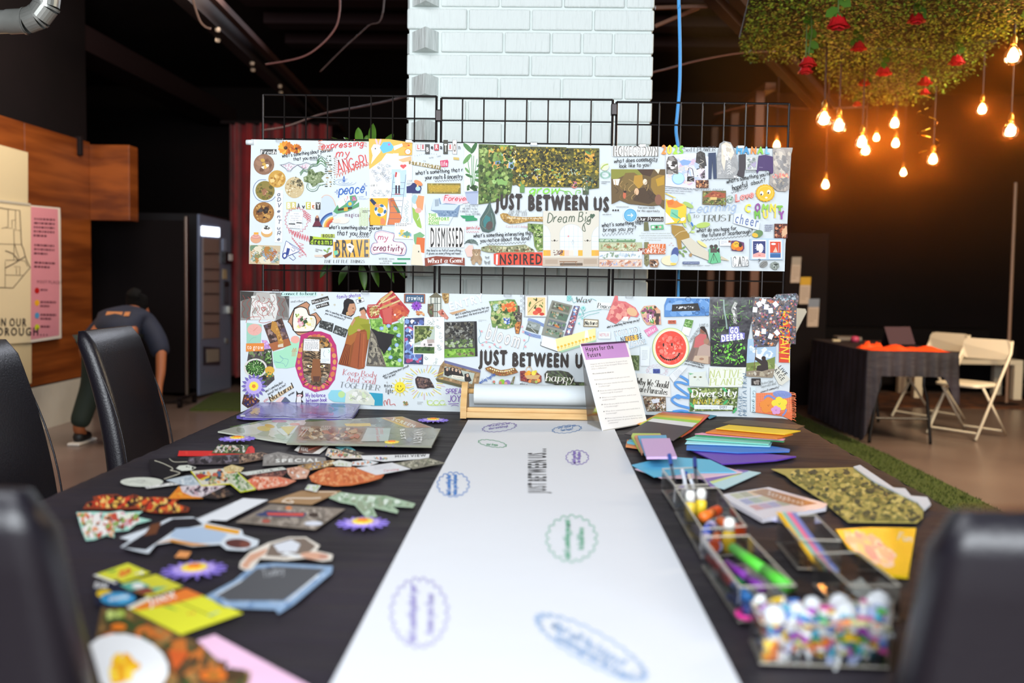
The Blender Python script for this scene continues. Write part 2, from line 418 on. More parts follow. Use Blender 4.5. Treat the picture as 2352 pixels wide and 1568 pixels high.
# white painted brick column, bricks one by one
YC=4.0;KC=YC/F
cxl,cxr=atY(932,200,YC).x,atY(1501,200,YC).x
colm=root('brick_column','','',(0,YC,0));del colm['label'];del colm['category'];colm.name='column';struct(colm)
MB().box((cxl+0.012,YC+0.008,0),(cxr-0.012,YC+0.7,CEIL)).build('column_core',M['mortar'],colm)
rh=50.6*KC;ztop=atY(1215,19,YC).z
A1=[1010,1156,1264,1335,1407,1501];A2=[1009,1146,1290,1433,1501];B=[932,1073,1217,1360,1501]
n0=int(ztop/rh)
ix=lambda px:atY(px,200,YC).x
for r in range(-12,n0+1):
    z1=ztop-r*rh;z0=z1-rh
    if z1>CEIL or z0<0:continue
    odd=(r%2==0)# r=0: plain course below y=19
    js=B if odd else(A1 if r%4==1 else A2)
    if odd and r%4==2:js=[932,1074,1217,1363,1501]
    for a,b in zip(js[:-1],js[1:]):
        d=R.uniform(-0.003,0.003)
        MB().box((ix(a)+0.004,YC-0.004+d,z0+0.005),(ix(b)-0.004,YC+0.1,z1-0.005),0.006).build('brick',M['brick'],colm)
    if not odd:# turned brick standing out of the corner as a wedge
        xa,xb,xc=ix(932),ix(982),ix(1006)
        zz0,zz1=z0+0.004,z1-0.006
        b=MB().prism([(xa,YC+0.04,zz0),(xb,YC-0.085,zz0),(xc,YC+0.002,zz0),(xc,YC+0.1,zz0),(xa,YC+0.1,zz0)],(0,0,zz1-zz0))
        b.build('brick',M['brick'],colm)
# roof steel: a joist with fittings, wide dark beam, right hand double angle beam, timber posts
def beam(name,p,q,w,h,m,parent=None,up=(0,0,1)):
    p,q=Vector(p),Vector(q);t=(q-p).normalized();s=t.cross(Vector(up)).normalized();u=s.cross(t)
    b=MB();vs=[]
    for c in(p,q):
        for a,e in((-1,-1),(1,-1),(1,1),(-1,1)):vs.append(c+s*a*w/2+u*e*h/2)
    b.add(vs,[(0,1,2,3),(7,6,5,4),(0,4,5,1),(1,5,6,2),(2,6,7,3),(3,7,4,0)])
    return b.build(name,m,parent)
zb=3.15
j0,j1=atZ(455,10,zb),atZ(720,262,zb);dj=(j1-j0)
bm1=struct(beam('roof_joist',j0-dj*0.25,j0+dj*2.2,0.10,0.16,M['steel_dark']))
struct(beam('roof_joist',j0-dj*0.25+Vector((0.16,0,0)),j0+dj*2.2+Vector((0.16,0,0)),0.05,0.05,solid('joist_brown','#2a1a18',0.8,spec=.1)))
k0,k1=atZ(180,100,3.3),atZ(540,285,3.3);dk=k1-k0
struct(beam('roof_beam',k0-dk*0.4,k0+dk*1.5,0.35,0.22,solid('beam_dim','#1e1315',0.8,spec=.1)))
for i,(x,y)in enumerate(((500,68),(500,92),(579,145),(581,160),(643,198),(645,212))):
    p=atZ(x,y,zb-0.09);o=MB().lathe([(0,-0.02),(0.018,-0.015),(0.022,0),(0.018,0.015),(0,0.02)],p,8).build('fitting',solid('pale_fitting','#a09080'),None,smooth=True)
    hooked(tag(o,'%s pale bolt fitting along the dark joist, counted from the top of the picture'%('first','second','third','fourth','fifth','sixth')[i],'fitting','bolt fittings on the roof joist'))
# corrugated deck ribs between joist and column
for i in range(7):
    y=5.2+i*0.75
    struct(MB().box((-2.6,y,CEIL-0.12),(3.0,y+0.22,CEIL-0.02)).build('deck_rib',solid('deck_brown','#1c1216',0.8,spec=.1)))
# right hand steel
g0,g1=atZ(1640,0,2.95),atZ(1845,215,2.95);dg=g1-g0
struct(beam('roof_girder',g0-dg*0.3,g0+dg*1.25,0.07,0.06,M['brown_steel']))
off=Vector((0.13,0,0.02))
struct(beam('roof_girder',g0-dg*0.3+off,g0+dg*1.25+off,0.07,0.06,M['brown_steel']))
for px0,px1,yt,yb,Y in((1737,1757,208,560,8.6),(1680,1698,248,560,10.2),(1635,1650,290,560,11.6)):
    a,b=atY(px0,yt,Y),atY(px1,yt,Y)
    struct(MB().box((a.x,Y,0),(b.x,Y+0.09,a.z),0.004).build('timber_post',M['brown_post']))
p,q=atY(1770,198,8.5),atY(1640,285,11.7)
struct(beam('timber_brace',p,q,0.09,0.06,M['brown_post']))
for(a,b,Y)in(((1505,18),(1625,14),6.0),((1505,60),(1605,18),6.2)):
    struct(beam('steel_tie',atY(*a,Y),atY(*b,Y),0.02,0.02,solid('tie_tan','#77503a')))
def cable(name,pts,Y,r,col,label,group=None,cat='cable',w=None):
    P=spline([(x,y)for x,y in pts],6)
    o=MB().tube([atY(p.x,p.y,Y)for p in P],r,8).build(name,solid('cable_'+col.strip('#'),col,0.45),smooth=True)
    return hooked(tag(o,label,cat,group))
cable('hanging_cable',[(780,-10),(780,25),(770,65),(735,105),(690,132),(610,148)],6.0,0.006,'#7a4a44','thin brown cable looping from the ceiling above the wire rack')
cable('hanging_cable',[(885,-200),(880,25),(845,60),(790,110),(735,165)],6.5,0.004,'#4a302c','thin dark cable running slantwise left of the brick column')
cable('hanging_cable',[(600,300),(660,290),(740,262),(830,245),(930,222),(1060,180),(1060,-190)],6.5,0.006,'#4e302e','brown cable sagging behind the top of the wire rack')
cable('hanging_cable',[(434,-30),(456,40),(470,60),(484,66)],5.2,0.007,'#8a6a58','short pale cable end hooked over the dark roof joist')
cable('hanging_cable',[(1400,-190),(1400,180),(1503,165),(1600,140),(1700,122),(1780,118)],6.6,0.006,'#5a3830','brown cable running level behind the blue cable')
cable('hanging_cable',[(1640,262),(1740,240),(1850,250),(1990,245)],9.5,0.008,'#6a4030','faint tan cable slung between the timber posts')
cable('blue_cable',[(1559,-800),(1559,-60),(1560,20),(1562,120),(1561,200),(1556,260),(1553,300),(1558,345),(1560,420),(1558,560),(1557,700)],3.75,0.0068,'#3f9ae0','bright blue cable hanging down beside the white brick column')
# galvanised duct elbow
du=root('duct','shiny galvanised duct turning upward at the top left','duct',atY(60,40,3.6))
Y=3.6;r=42*Y/F
c=[atY(-400,62,Y),atY(20,50,Y)]
MB().tube(c,r*0.62,24,cap=False).build('pipe',M['galv'],du,smooth=True)
MB().tube([atY(20,50,Y),atY(62,48,Y)],r*0.66,24,cap=False).build('sleeve',M['galv'],du,smooth=True)
seg=[(62,48),(88,38),(106,14),(110,-20)]
for i in range(3):
    MB().tube([atY(*seg[i],Y),atY(*seg[i+1],Y)],r*0.68,24,cap=False).build('elbow_gore',M['galv'],du)
MB().tube([atY(110,-20,Y),atY(110,-600,Y)],r*0.66,24,cap=False).build('riser',M['galv'],du,smooth=True)
for x,y,tx,ty in((58,48,4,0),(88,37,4,-3),(106,14,2,-5)):
    MB().tube([atY(x-tx*.4,y-ty*.4,Y),atY(x+tx*.6,y+ty*.6,Y)],r*0.72,24,cap=False).build('seam_ring',M['galv'],du,smooth=True)
# red velvet curtain
Yc=10.6;xa,xb=atY(528,300,Yc).x,atY(760,300,Yc).x;zt=atY(560,285,Yc).z
vs=[];fs=[];n=120
for i in range(n+1):
    t=i/n;x=xa+(xb-xa)*t;y=Yc+0.09*math.sin(t*52+0.9*math.sin(t*9))+0.03*math.sin(t*131)
    vs+=[(x,y,0.12),(x,y*0.999+0.0,1.5),(x,Yc+(y-Yc)*0.8,zt)]
for i in range(n):
    for k in(0,1):fs.append((3*i+k,3*i+3+k,3*i+4+k,3*i+1+k))
ct=root('stage_curtain','deep red velvet curtain in folds behind the vending machine','curtain',((xa+xb)/2,Yc,0))
mesh_obj('curtain_cloth',vs,fs,M['curtain'],ct,smooth=True)
MB().tube([(xa-0.1,Yc,zt+0.02),(xb+0.1,Yc,zt+0.02)],0.02,8).build('curtain_rail',M['steel_dark'],ct)
# turf strip round the craft table and a far mat
tp=[atZ(x,y,0)for x,y in((1700,905),(1800,938),(1900,985),(2050,1052),(2250,1152),(2500,1290))]
tq=[p-Vector((0.42,0,0))for p in tp]
mb=MB();mb.prism(tp+tq[::-1],(0,0,0.012))
hooked(tag(mb.build('turf_strip',M['turf']),'strip of artificial green turf on the floor right of the craft table','turf'))
tb=R
bl=MB()
for i in range(5200):
    t=R.random()*(len(tp)-1);k=int(t);u=t-k;p=tp[k].lerp(tp[k+1],u)-Vector((R.uniform(0,0.42),0,0))
    h=R.uniform(0.012,0.022);a=R.uniform(0,3.14);dx,dy=0.004*math.cos(a),0.004*math.sin(a)
    p.z=0.011;bl.add([p-Vector((dx,dy,0)),p+Vector((dx,dy,0)),p+Vector((R.uniform(-.008,.008),R.uniform(-.008,.008),h))],[(0,1,2)])
o=bl.build('turf_blades',M['turf'],bpy.data.objects['turf_strip']);o['kind']='stuff'
mt=MB().prism([atZ(x,y,0)for x,y in((436,944),(496,905),(760,905),(760,944))],(0,0,0.02)).build('turf_mat',M['turf'])
hooked(tag(mt,'small dark green turf mat on the floor before the red curtain','mat'))

# ============================================================ CRAFT TABLE AND GRID RACK
ZT=CZ-0.453;DG=3.36
XL,XR,YN,YF=-1.01,0.865,1.04,3.30
ctb=root('craft_table','long table under a wrinkled black cloth in the middle','table',((XL+XR)/2,(YN+YF)/2,0))
def wr(x,y):return 0.0016*math.sin(y*31+2.2*math.sin(x*3))*math.sin(x*4.1+1)+0.0012*math.sin(y*67+x*5)
vs=[];fs=[];nx,ny=60,90
for j in range(ny+1):
    for i in range(nx+1):
        x=XL+(XR-XL)*i/nx;y=YN+(YF-YN)*j/ny
        e=min(i,nx-i,j*1.0,ny-j)
        vs.append((x,y,ZT-0.0035+min(wr(x,y),0.0025)-(0.008 if e==0 else 0)))
for j in range(ny):
    for i in range(nx):a=j*(nx+1)+i;fs.append((a,a+1,a+nx+2,a+nx+1))
mesh_obj('tablecloth_top',vs,fs,M['cloth'],ctb,smooth=True)
# skirt with folds: down to the floor at the sides and back, short at the near end
per=[]
def side(a,b,n):
    for k in range(n):per.append(Vector(a).lerp(Vector(b),k/n))
side((XL,YN),(XL,YF),150);side((XL,YF),(XR,YF),60);side((XR,YF),(XR,YN),150);side((XR,YN),(XL,YN),60)
vs=[];fs=[];n=len(per);cx,cy=(XL+XR)/2,(YN+YF)/2
for i,p in enumerate(per):
    d=Vector((1 if abs(p.x-XR)<1e-6 else-1 if abs(p.x-XL)<1e-6 else 0,1 if abs(p.y-YF)<1e-6 else-1 if abs(p.y-YN)<1e-6 else 0))
    if d.length:d.normalize()
    near=abs(p.y-YN)<1e-6;back=abs(p.y-YF)<1e-6
    for k,t in enumerate((0,0.05,0.3,1.0)):
        w=(0.012+0.012*math.sin(i*0.9)+0.008*math.sin(i*2.3))*t*(0.1 if back else 1)+0.004*(t>0)
        drop=(0.12 if near else ZT-0.03)*t
        vs.append((p.x+d.x*w,p.y+d.y*w,ZT-0.0115-drop))
for i in range(n):
    j=(i+1)%n
    for k in range(3):fs.append((4*i+k,4*j+k,4*j+k+1,4*i+k+1))
mesh_obj('tablecloth_skirt',vs,fs,M['cloth'],ctb,smooth=True)
MB().box((XL+0.01,YN+0.01,ZT-0.04),(XR-0.01,YF-0.01,ZT-0.012)).build('tabletop',M['steel_dark'],ctb)
for x in(XL+0.1,XR-0.1):
    for y in(YN+0.15,YF-0.15):MB().tube([(x,y,0),(x,y,ZT-0.04)],0.014,8).build('leg',M['steel_dark'],ctb)
# three wire grid panels, each wire an object
zg1=[atY(800,219,DG).z,atY(1210,227,DG).z,atY(1615,236,DG).z]
edges=[(604,1002),(1013,1406),(1415,1811)]
lab=['black wire grid panel of the rack, left one by the curtain','black wire grid panel of the rack, middle one before the brick column','black wire grid panel of the rack, right one toward the hanging bulbs']
vert_me=horz_me=None
for gi,(a,b)in enumerate(edges):
    xa,xb=atY(a,300,DG).x,atY(b,300,DG).x;z1=zg1[1]-(0.0);
    z1=zg1[gi]
    g=root('grid_panel',lab[gi],'grid panel',((xa+xb)/2,DG,0),'wire grid panels of the display rack')
    MB().tube([(xa,DG,0.02),(xa,DG,z1)],0.0042,8).build('frame_rod',M['wire'],g)
    MB().tube([(xb,DG,0.02),(xb,DG,z1)],0.0042,8).build('frame_rod',M['wire'],g)
    w=(xb-xa)/8
    for i in range(1,8):MB().tube([(xa+w*i,DG-0.003,0.06),(xa+w*i,DG-0.003,z1)],0.0027,6).build('wire',M['wire'],g)
    k=0
    while z1-k*0.0762>0.05:
        z=z1-k*0.0762;MB().tube([(xa,DG+0.003,z),(xb,DG+0.003,z)],0.0027 if k else 0.0036,6).build('wire',M['wire'],g);k+=1
    for x in(xa,xb):MB().tube([(x,DG-0.0,0.012),(x,DG+0.32,0.012)],0.012,8).build('foot',M['wire'],g)
for(x,y)in((1007.5,266),(1410.5,252)):
    p=atY(x,y,DG);o=MB().box((p.x-0.011,DG-0.014,p.z-0.02),(p.x+0.011,DG+0.012,p.z+0.02),0.003).build('joining_clip',M['wire'])
    hooked(tag(o,'black clip joining the %s grid panels at their upper corner'%('left and middle' if x<1200 else 'middle and right'),'clip'))

# ============================================================ HIGH-BACKED LEATHER CHAIRS
def rrect(w,d,r,n=4):
    out=[]
    for cx,cy,a0 in((w/2-r,d/2-r,0),(-w/2+r,d/2-r,90),(-w/2+r,-d/2+r,180),(w/2-r,-d/2+r,270)):
        for k in range(n+1):
            a=math.radians(a0+90*k/n);out.append((cx+r*math.cos(a),cy+r*math.sin(a)))
    return out
def loft(secs,caps=True):
    b=MB();n=len(secs[0]);vs=[p for s in secs for p in s];fs=[]
    for i in range(len(secs)-1):
        for j in range(n):fs.append((i*n+j,i*n+(j+1)%n,(i+1)*n+(j+1)%n,(i+1)*n+j))
    fs.append(tuple(range(n-1,-1,-1)));fs.append(tuple((len(secs)-1)*n+j for j in range(n)))
    return b.add(vs,fs)
def make_chair(label,loc,rz,h=1.045,w=0.47):
    """sitter faces +Y"""
    t=root('leather_chair',label,'chair',loc,'high-backed black leather chairs round the craft table',rz)
    secs=[];N=16
    for i in range(N+1):
        s=i/N;z=0.36+(h-0.36)*s
        th=0.085-0.02*s;y=-0.215-0.135*s**2.0
        ins=0.0 if s<0.93 else(s-0.93)/0.07
        k=ins**2.5
        ww=w*(1-0.05*s)-0.03*k;tt=th*(1-0.55*k)
        secs.append([(px,y+py,z)for px,py in rrect(ww,tt,min(0.03,tt*0.42))])
    loft(secs).build('backrest',M['leather'],t,smooth=True,local=True)
    secs=[]
    for z,k in((0.385,0.04),(0.39,0.0),(0.455,0.0),(0.475,0.012),(0.482,0.05)):
        secs.append([(px,py+0.03,z)for px,py in rrect(w-0.01-k,0.43-k,0.03)])
    loft(secs).build('seat',M['leather'],t,smooth=True,local=True)
    # piped seam down both edges of the back
    for sx in(-1,1):
        P=[(sx*w*(0.5-0.025*s)-sx*0.006,-0.215-0.135*s*s+0.036-0.01*s,0.49+(h-0.36)*0+(h-0.55)*s)for s in[k/10 for k in range(11)]]
        MB().tube(P,0.003,6).build('piping',M['leather'],t,smooth=True,local=True)
    for x in(-w/2+0.03,w/2-0.03):
        for y in(-0.19,0.2):
            loft([[(x+a*0.8,y+b*0.8,0.0)for a,b in rrect(0.04,0.04,0.005,1)],[(x+a,y+b,0.386)for a,b in rrect(0.04,0.04,0.005,1)]]).build('leg',M['steel_dark'],t,local=True)
    return t
r90=math.radians(-90)
make_chair('black leather high-backed chair at the left of the table, before the bending person',(-1.265,3.53,0),r90+0.03)
make_chair('black leather chair cut by the left edge of the picture',(-1.285,2.66,0),r90)
c3=make_chair('out-of-focus black leather chair back at the near left corner',(-0.685,1.225,0),0.0)
c4=make_chair('out-of-focus black leather chair back at the near right corner',(0.60,1.225,0),-0.02)

# ============================================================ LEFT BACKGROUND
# black rolling partition
Yp=9.0;a,b=atY(200,503,Yp),atY(426,503,Yp);zt=a.z
bp_=root('partition_panel','tall black freestanding panel with slim steel edges before the vending machine','partition',((a.x+b.x)/2,Yp,0))
MB().box((a.x,Yp,0.12),(b.x,Yp+0.04,zt),0.004).build('panel',solid('panel_black','#0e0a0c',0.8,spec=.1),bp_)
for x in(a.x,b.x):
    MB().box((x-0.012,Yp-0.005,0.1),(x+0.012,Yp+0.045,zt+0.04),0.004).build('edge_post',solid('chrome_dull','#7d7068',0.3,metal=1),bp_)
    fb_=MB().box((x-0.02,Yp-0.2,0.075),(x+0.02,Yp+0.24,0.1),0.004).build('foot_bar',M['steel_dark'],bp_)
    for yy in(Yp-0.17,Yp+0.21):MB().lathe([(0,-0.015),(0.036,-0.015),(0.036,0.015),(0,0.015)],(x,yy,0.038),12,'X').build('caster',M['steel_dark'],fb_)
# vending machine
XV=-3.44
vm=root('vending_machine','tall dark vending machine with lit sign and glass front beside the red curtain','vending machine',(XV-0.4,10.08,0))
zv=1.87
MB().box((XV-0.8,9.66,0.08),(XV-0.004,10.5,zv),0.01).build('cabinet',solid('vend_body','#141318',0.4),vm)
for x in(XV-0.72,XV-0.1):
    for y in(9.72,10.44):MB().tube([(x,y,0),(x,y,0.09)],0.025,8).build('foot',M['steel_dark'],vm)
mp=lambda x,y,h:atX(x,y,XV)+Vector((h,0,0))
def vbox(name,pts,h0,h1,m,par=None):
    P=[mp(x,y,h0)for x,y in pts];return MB().prism(P,(h1-h0,0,0)).build(name,m,par or vm)
vbox('door_frame',[(454,492),(526,509),(526,890),(454,908)],-0.004,0.02,solid('vend_face','#6c7894',0.3))
vbox('lit_sign',[(458,519),(498,523),(498,544),(458,541)],0.02,0.03,mat('lit_sign','#ffffff',0.5,emit=('#e6f0ff',3.0)))
wg_=vbox('window_glass',[(461,545),(499,549),(499,775),(461,778)],0.02,0.024,solid('vend_window','#8c7c78',0.15))
for y in(580,616,643,672,717,740):vbox('shelf',[(462,y),(498,y+1),(498,y+4),(462,y+4)],0.024,0.03,solid('vend_shelf','#3c3436',0.5),wg_)
vbox('bill_slot',[(506,548),(514,549),(514,577),(506,576)],0.02,0.03,solid('pale_blue','#8fa0c0',0.4))
cr_=vbox('card_reader',[(505,578),(521,581),(521,606),(505,604)],0.02,0.06,solid('blackplastic','#0c0b0e',0.3))
vbox('reader_highlight',[(513,583),(521,584),(521,598),(513,598)],0.06,0.065,solid('reader_white','#e8eef8',0.3),cr_)  # white plate standing in for the highlight on the card reader
vbox('price_card',[(507,618),(516,619),(516,641),(507,640)],0.02,0.025,solid('card_cream','#b6a888',0.5))
kp_=vbox('keypad',[(508,645),(519,646),(519,697),(508,696)],0.02,0.035,solid('keypad_grey','#22222a',0.4))
for k in range(6):
    for j in range(2):vbox('key',[(509.5+j*5,660+k*6),(512.5+j*5,660.3+k*6),(512.5+j*5,663.3+k*6),(509.5+j*5,663+k*6)],0.035,0.039,solid('key_grey','#66687a',0.4),kp_)
vbox('lock_handle',[(517,703),(524,704),(524,720),(517,719)],0.02,0.05,M['galv'])
vbox('coin_return',[(513,777),(518,778),(518,788),(513,787)],0.02,0.03,M['galv'])
df_=vbox('delivery_flap',[(461,795),(500,798),(500,838),(461,838)],0.02,0.026,solid('vend_flap','#30323e',0.4))
vbox('label_plate',[(468,802),(497,801),(497,829),(469,832)],0.026,0.03,solid('plate_pale','#938c84',0.5),df_)
# whiteboard, map banner, pink panel on the teak wall
mw=lambda x,y,h:atX(x,y,XW)+Vector((h,0,0))
wb=root('whiteboard','glossy cream whiteboard on the teak wall above the map banner','whiteboard',mw(0,470,0))
MB().prism([mw(x,y,0.001)for x,y in((-140,296),(58,350),(58,471),(-140,447))],(0.02,0,0)).build('board',solid('board_cream','#cdbd98',0.18),wb)
MB().prism([mw(x,y,0.022)for x,y in((-140,443),(58,467),(58,472),(-140,449))],(0.02,0,0)).build('pen_tray',solid('tray_grey','#b9b2a0',0.3),wb)
mbn=root('map_banner','cream and pink fabric banner with a line map, pinned to the teak wall','banner',mw(0,785,0))
MB().prism([mw(x,y,0.03)for x,y in((-170,447),(60,471),(60,786),(-170,800))],(0.006,0,0)).build('map_sheet',solid('fabric_cream','#d9c79f',0.7,bump=(5,0.5)),mbn)
MB().prism([mw(x,y,0.03)for x,y in((60,471),(128,477),(129,500),(131,776),(60,786))],(0.006,0,0)).build('legend_strip',solid('fabric_white','#d8cfc0',0.7),mbn)
d=D(mw,0.0365,0.00002)
d.poly([(60,474),(123,480),(127,640),(126,770),(60,780)],'#cf8790')
for y,n in((500,5),(560,3),(600,2)):d.rows(68,y,116,n,9.5,4.5,'#5a2f3a',3)
d.text('MOST PLACES',73,650,7,'#4a2530',2,0.75)
for y,c,k in((667,'#b01818',1),(695,'#e2a520',2),(724,'#4f8fb8',2),(751,'#bfc425',1)):
    d.ell(74,y,5.5,7,c);d.rows(82,y-4,118,k,9,4.5,'#6a3a45',1)
L='#4e4038'
d.line([(-60,468),(0,479),(34,483),(38,562),(43,572),(46,586),(50,598),(58,614),(40,635),(18,661),(0,660),(-60,660)],1.6,L)
d.line([(40,561),(0,560),(-60,558)],1,L);d.line([(7,480),(7,520),(-8,524)],1,L);d.line([(24,482),(24,528),(36,529)],1,L)
d.line([(0,522),(16,524),(16,505),(24,505)],1,L);d.line([(20,525),(21,560),(20,596)],1,L)
d.line([(0,615),(20,605),(46,589)],2.2,L);d.line([(0,575),(18,582),(31,598)],1.8,L);d.line([(22,561),(33,596),(47,600),(52,612)],1,L)
d.line([(0,597),(34,597)],1,L);d.line([(20,612),(34,612),(34,632)],1,L);d.line([(0,631),(42,632)],1,L);d.line([(26,614),(26,630)],0.9,L);d.line([(0,600),(0,660)],0.8,L)
d.text('IN OUR',-18,748,18,'#2a2428',1,0.62,0.02);d.text('SCARBOROUGH...',-92,770,18,'#2a2428',0,0.72,0.02)
d.build('banner_print',mbn,'print')
lb=MB().prism([mw(x,y,0.002)for x,y in((-60,790),(66,788),(66,880),(-60,895))],(0.02,0,0)).build('leaning_board',solid('board_cream2','#cdb98e',0.6))
hooked(tag(lb,'plain cream board on the wall below the map banner','board'))

# ============================================================ BENDING PERSON
def skinned(name,joints,bones,m,parent=None,lv=2,rootj=0):
    me=bpy.data.meshes.new('sk');me.from_pydata([j[:3]for j in joints],bones,[])
    o=bpy.data.objects.new('sk',me);COL.objects.link(o)
    o.modifiers.new('s','SKIN');sv=me.skin_vertices[0].data
    for i,j in enumerate(joints):
        r=j[3];sv[i].radius=(r if isinstance(r,tuple)else(r,r));sv[i].use_root=(i==rootj)
    mo=o.modifiers.new('u','SUBSURF');mo.levels=lv;mo.render_levels=lv
    dg_=bpy.context.evaluated_depsgraph_get();ev=o.evaluated_get(dg_);nm=bpy.data.meshes.new_from_object(ev)
    bpy.data.objects.remove(o);bpy.data.meshes.remove(me)
    nm.materials.clear();nm.materials.append(m);nm.polygons.foreach_set('use_smooth',[True]*len(nm.polygons))
    x=bpy.data.objects.new(name,nm);COL.objects.link(x);x.parent=parent;return x
pp=atZ(258,1020,0);pp.z=0
ps=root('person','person in navy shirt and dark green trousers bending over behind the chair','person',pp)
skin=solid('skin','#9a5a36',0.5)
J=[(0,0,.78,.13),(0,.14,.84,(.15,.11)),(0,.27,.89,(.16,.10)),(0,.36,.94,.055),(0,.41,.97,.07),(0,.46,.97,.095),(0,.50,.92,.085),(0,.52,.87,.055),
     (.15,.27,.88,.07),(.25,.22,.77,.052),(.30,.17,.68,.042),(.315,.12,.52,.036),(.315,.09,.43,.026),(.315,.075,.38,.03),
     (-.15,.27,.88,.07),(-.25,.22,.77,.052),(-.30,.19,.68,.042),(-.27,.24,.52,.034),(-.25,.27,.43,.026),(-.25,.28,.38,.03),
     (.10,.0,.74,.10),(.13,.06,.44,.065),(.15,-.03,.12,.045),(.15,.06,.05,.04),
     (-.10,.0,.74,.10),(-.15,.04,.44,.065),(-.23,-.05,.12,.045),(-.24,.05,.05,.04)]
B=[(0,1),(1,2),(2,3),(3,4),(4,5),(5,6),(6,7),(2,8),(8,9),(9,10),(10,11),(11,12),(12,13),(2,14),(14,15),(15,16),(16,17),(17,18),(18,19),
     (0,20),(20,21),(21,22),(22,23),(0,24),(24,25),(25,26),(26,27)]
for base,sx in((13,1),(19,-1)):
    bx,by,bz,_=J[base]
    for k,(dx,L_)in enumerate(((-.024,.07),(-.008,.082),(.008,.076),(.022,.06))):
        i=len(J);J.append((bx+dx*.8,by-.006,bz-.035,.011));J.append((bx+dx,by-.004,bz-.035-L_*.5,.0095));J.append((bx+dx*1.05,by+.012,bz-.035-L_,.008))
        B+=[(base,i),(i,i+1),(i+1,i+2)]
    i=len(J);J.append((bx-sx*.034,by-.01,bz-.01,.012));J.append((bx-sx*.048,by-.012,bz-.05,.0095));B+=[(base,i),(i,i+1)]
skinned('body',J,B,skin,ps)
navy=solid('navy_shirt','#141b30',0.8,noise=(9,'#101628'));
S=[(0,-.02,.76,(.17,.14)),(0,.12,.85,(.18,.14)),(0,.27,.90,(.18,.125)),(0,.34,.95,.085),(.15,.27,.87,.095),(.245,.22,.77,.085),(.30,.18,.63,.07),(-.15,.27,.87,.095),(-.245,.22,.77,.085),(-.30,.19,.63,.07)]
skinned('shirt',S,[(0,1),(1,2),(2,3),(2,4),(4,5),(5,6),(2,7),(7,8),(8,9)],navy,ps)
T=[(0,-.02,.77,.145),(.10,-.01,.70,.115),(.14,.05,.44,.085),(.155,-.03,.12,.075),(-.10,-.01,.70,.115),(-.155,.03,.44,.085),(-.225,-.06,.12,.075)]
skinned('trousers',T,[(0,1),(1,2),(2,3),(0,4),(4,5),(5,6)],solid('green_trousers','#16241c',0.8),ps)
for sx,x in((1,.155),(-1,-.235)):
    sh_=skinned('shoe',[(x,-.07,.055,.045),(x,.03,.05,.045),(x,.13,.04,.04)],[(0,1),(1,2)],solid('shoe_black','#131316',0.5),ps,1)
    MB().box((x-.045,-.12,0.0),(x+.045,.165,.022),0.008).build('shoe_sole',solid('sole_white','#d8d4cc',0.6),sh_,local=True)
skinned('hair',[(0,.36,1.01,.085),(0,.44,1.02,.115),(0,.52,.97,.10),(0,.40,1.09,.05),(.03,.38,1.12,.03)],[(0,1),(1,2),(1,3),(3,4)],solid('hair_black','#060505',0.8,spec=.15,bump=(60,1)),ps)
dd=MB()
for k,(x,w_)in enumerate(((-.06,.05),(.0,.07),(.07,.04))):dd.box((x-w_/2,.06,0),(x+w_/2,.065,.022))
for v in dd.v:
    t=v.z/.022;v.y=0.0+t*0.03;v.z=0.985+t*.03
lg=dd.build('shirt_print',solid('orange_print','#e09a60',0.6),ps,local=True);lg.location=(0.02,0.05,-0.045)

# ============================================================ HANGING GREENERY, ROSES, BULBS
ZG=2.62
polyA=[(1738,-60),(1715,40),(1697,112),(1722,128),(1870,130),(1960,128),(2120,132),(2240,118),(2352,70),(2420,40),(2420,-60)]
polyB=[(1872,130),(1878,165),(1920,200),(1962,232),(2100,232),(2190,192),(2250,150),(2290,118),(2120,134)]
def in_poly(x,y,poly):
    r=False;j=len(poly)-1
    for i in range(len(poly)):
        xi,yi=poly[i];xj,yj=poly[j]
        if(yi>y)!=(yj>y)and x<(xj-xi)*(y-yi)/(yj-yi)+xi:r=not r
        j=i
    return r
import colorsys
for nm,poly,zz,cnt,lb_ in(('greenery_panel',polyA,ZG,11000,'broad hanging panel of small green leaves at the upper right'),('greenery_panel',polyB,ZG+0.02,3800,'farther, lower-looking panel of small green leaves over the bulbs')):
    pts=[atZ(x,y,zz)for x,y in poly];c=sum(pts,Vector())/len(pts)
    g=root(nm,lb_,'greenery',(c.x,c.y,zz),'hanging panels of artificial leaves')
    MB().prism([Vector((p.x,p.y,zz+0.05))for p in pts],(0,0,0.02)).build('backing_board',solid('leaf_backing','#14160a',0.8),g)
    for k in(1,4):MB().tube([pts[k]*0.9+c*0.1+Vector((0,0,.06-0.0)),Vector((*(pts[k]*0.9+c*0.1).xy,CEIL))],0.004,6).build('hanging_wire',M['wire'],g)
    x0,x1,y0,y1=min(p.x for p in pts),max(p.x for p in pts),min(p.y for p in pts),max(p.y for p in pts)
    P2=[(p.x,p.y)for p in pts];b=MB();made=0;cols=[]
    while made<cnt:
        x,y=R.uniform(x0-.04,x1+.04),R.uniform(y0-.04,y1+.04)
        if not in_poly(x,y,P2):continue
        made+=1
        z=zz+R.uniform(-0.05,0.05);L_=R.uniform(0.013,0.022);a=R.uniform(0,6.28);t=R.uniform(-0.9,0.3)
        u=Vector((math.cos(a)*math.cos(t),math.sin(a)*math.cos(t),math.sin(t)));s=u.cross(Vector((R.uniform(-.4,.4),R.uniform(-.4,.4),1))).normalized()*L_*0.42
        p=Vector((x,y,z));n=len(b.v)
        b.v+=[p,p+u*L_*.5+s,p+u*L_,p+u*L_*.5-s];b.f.append((n,n+1,n+2,n+3))
        b.c.append(srgb(R.choice(['#5d7a1c','#7a9a26','#a3b83c','#465f14','#8fa62c','#6a861f'])))
    o=b.build('leaves',M['paint'],g);o['kind']='stuff'
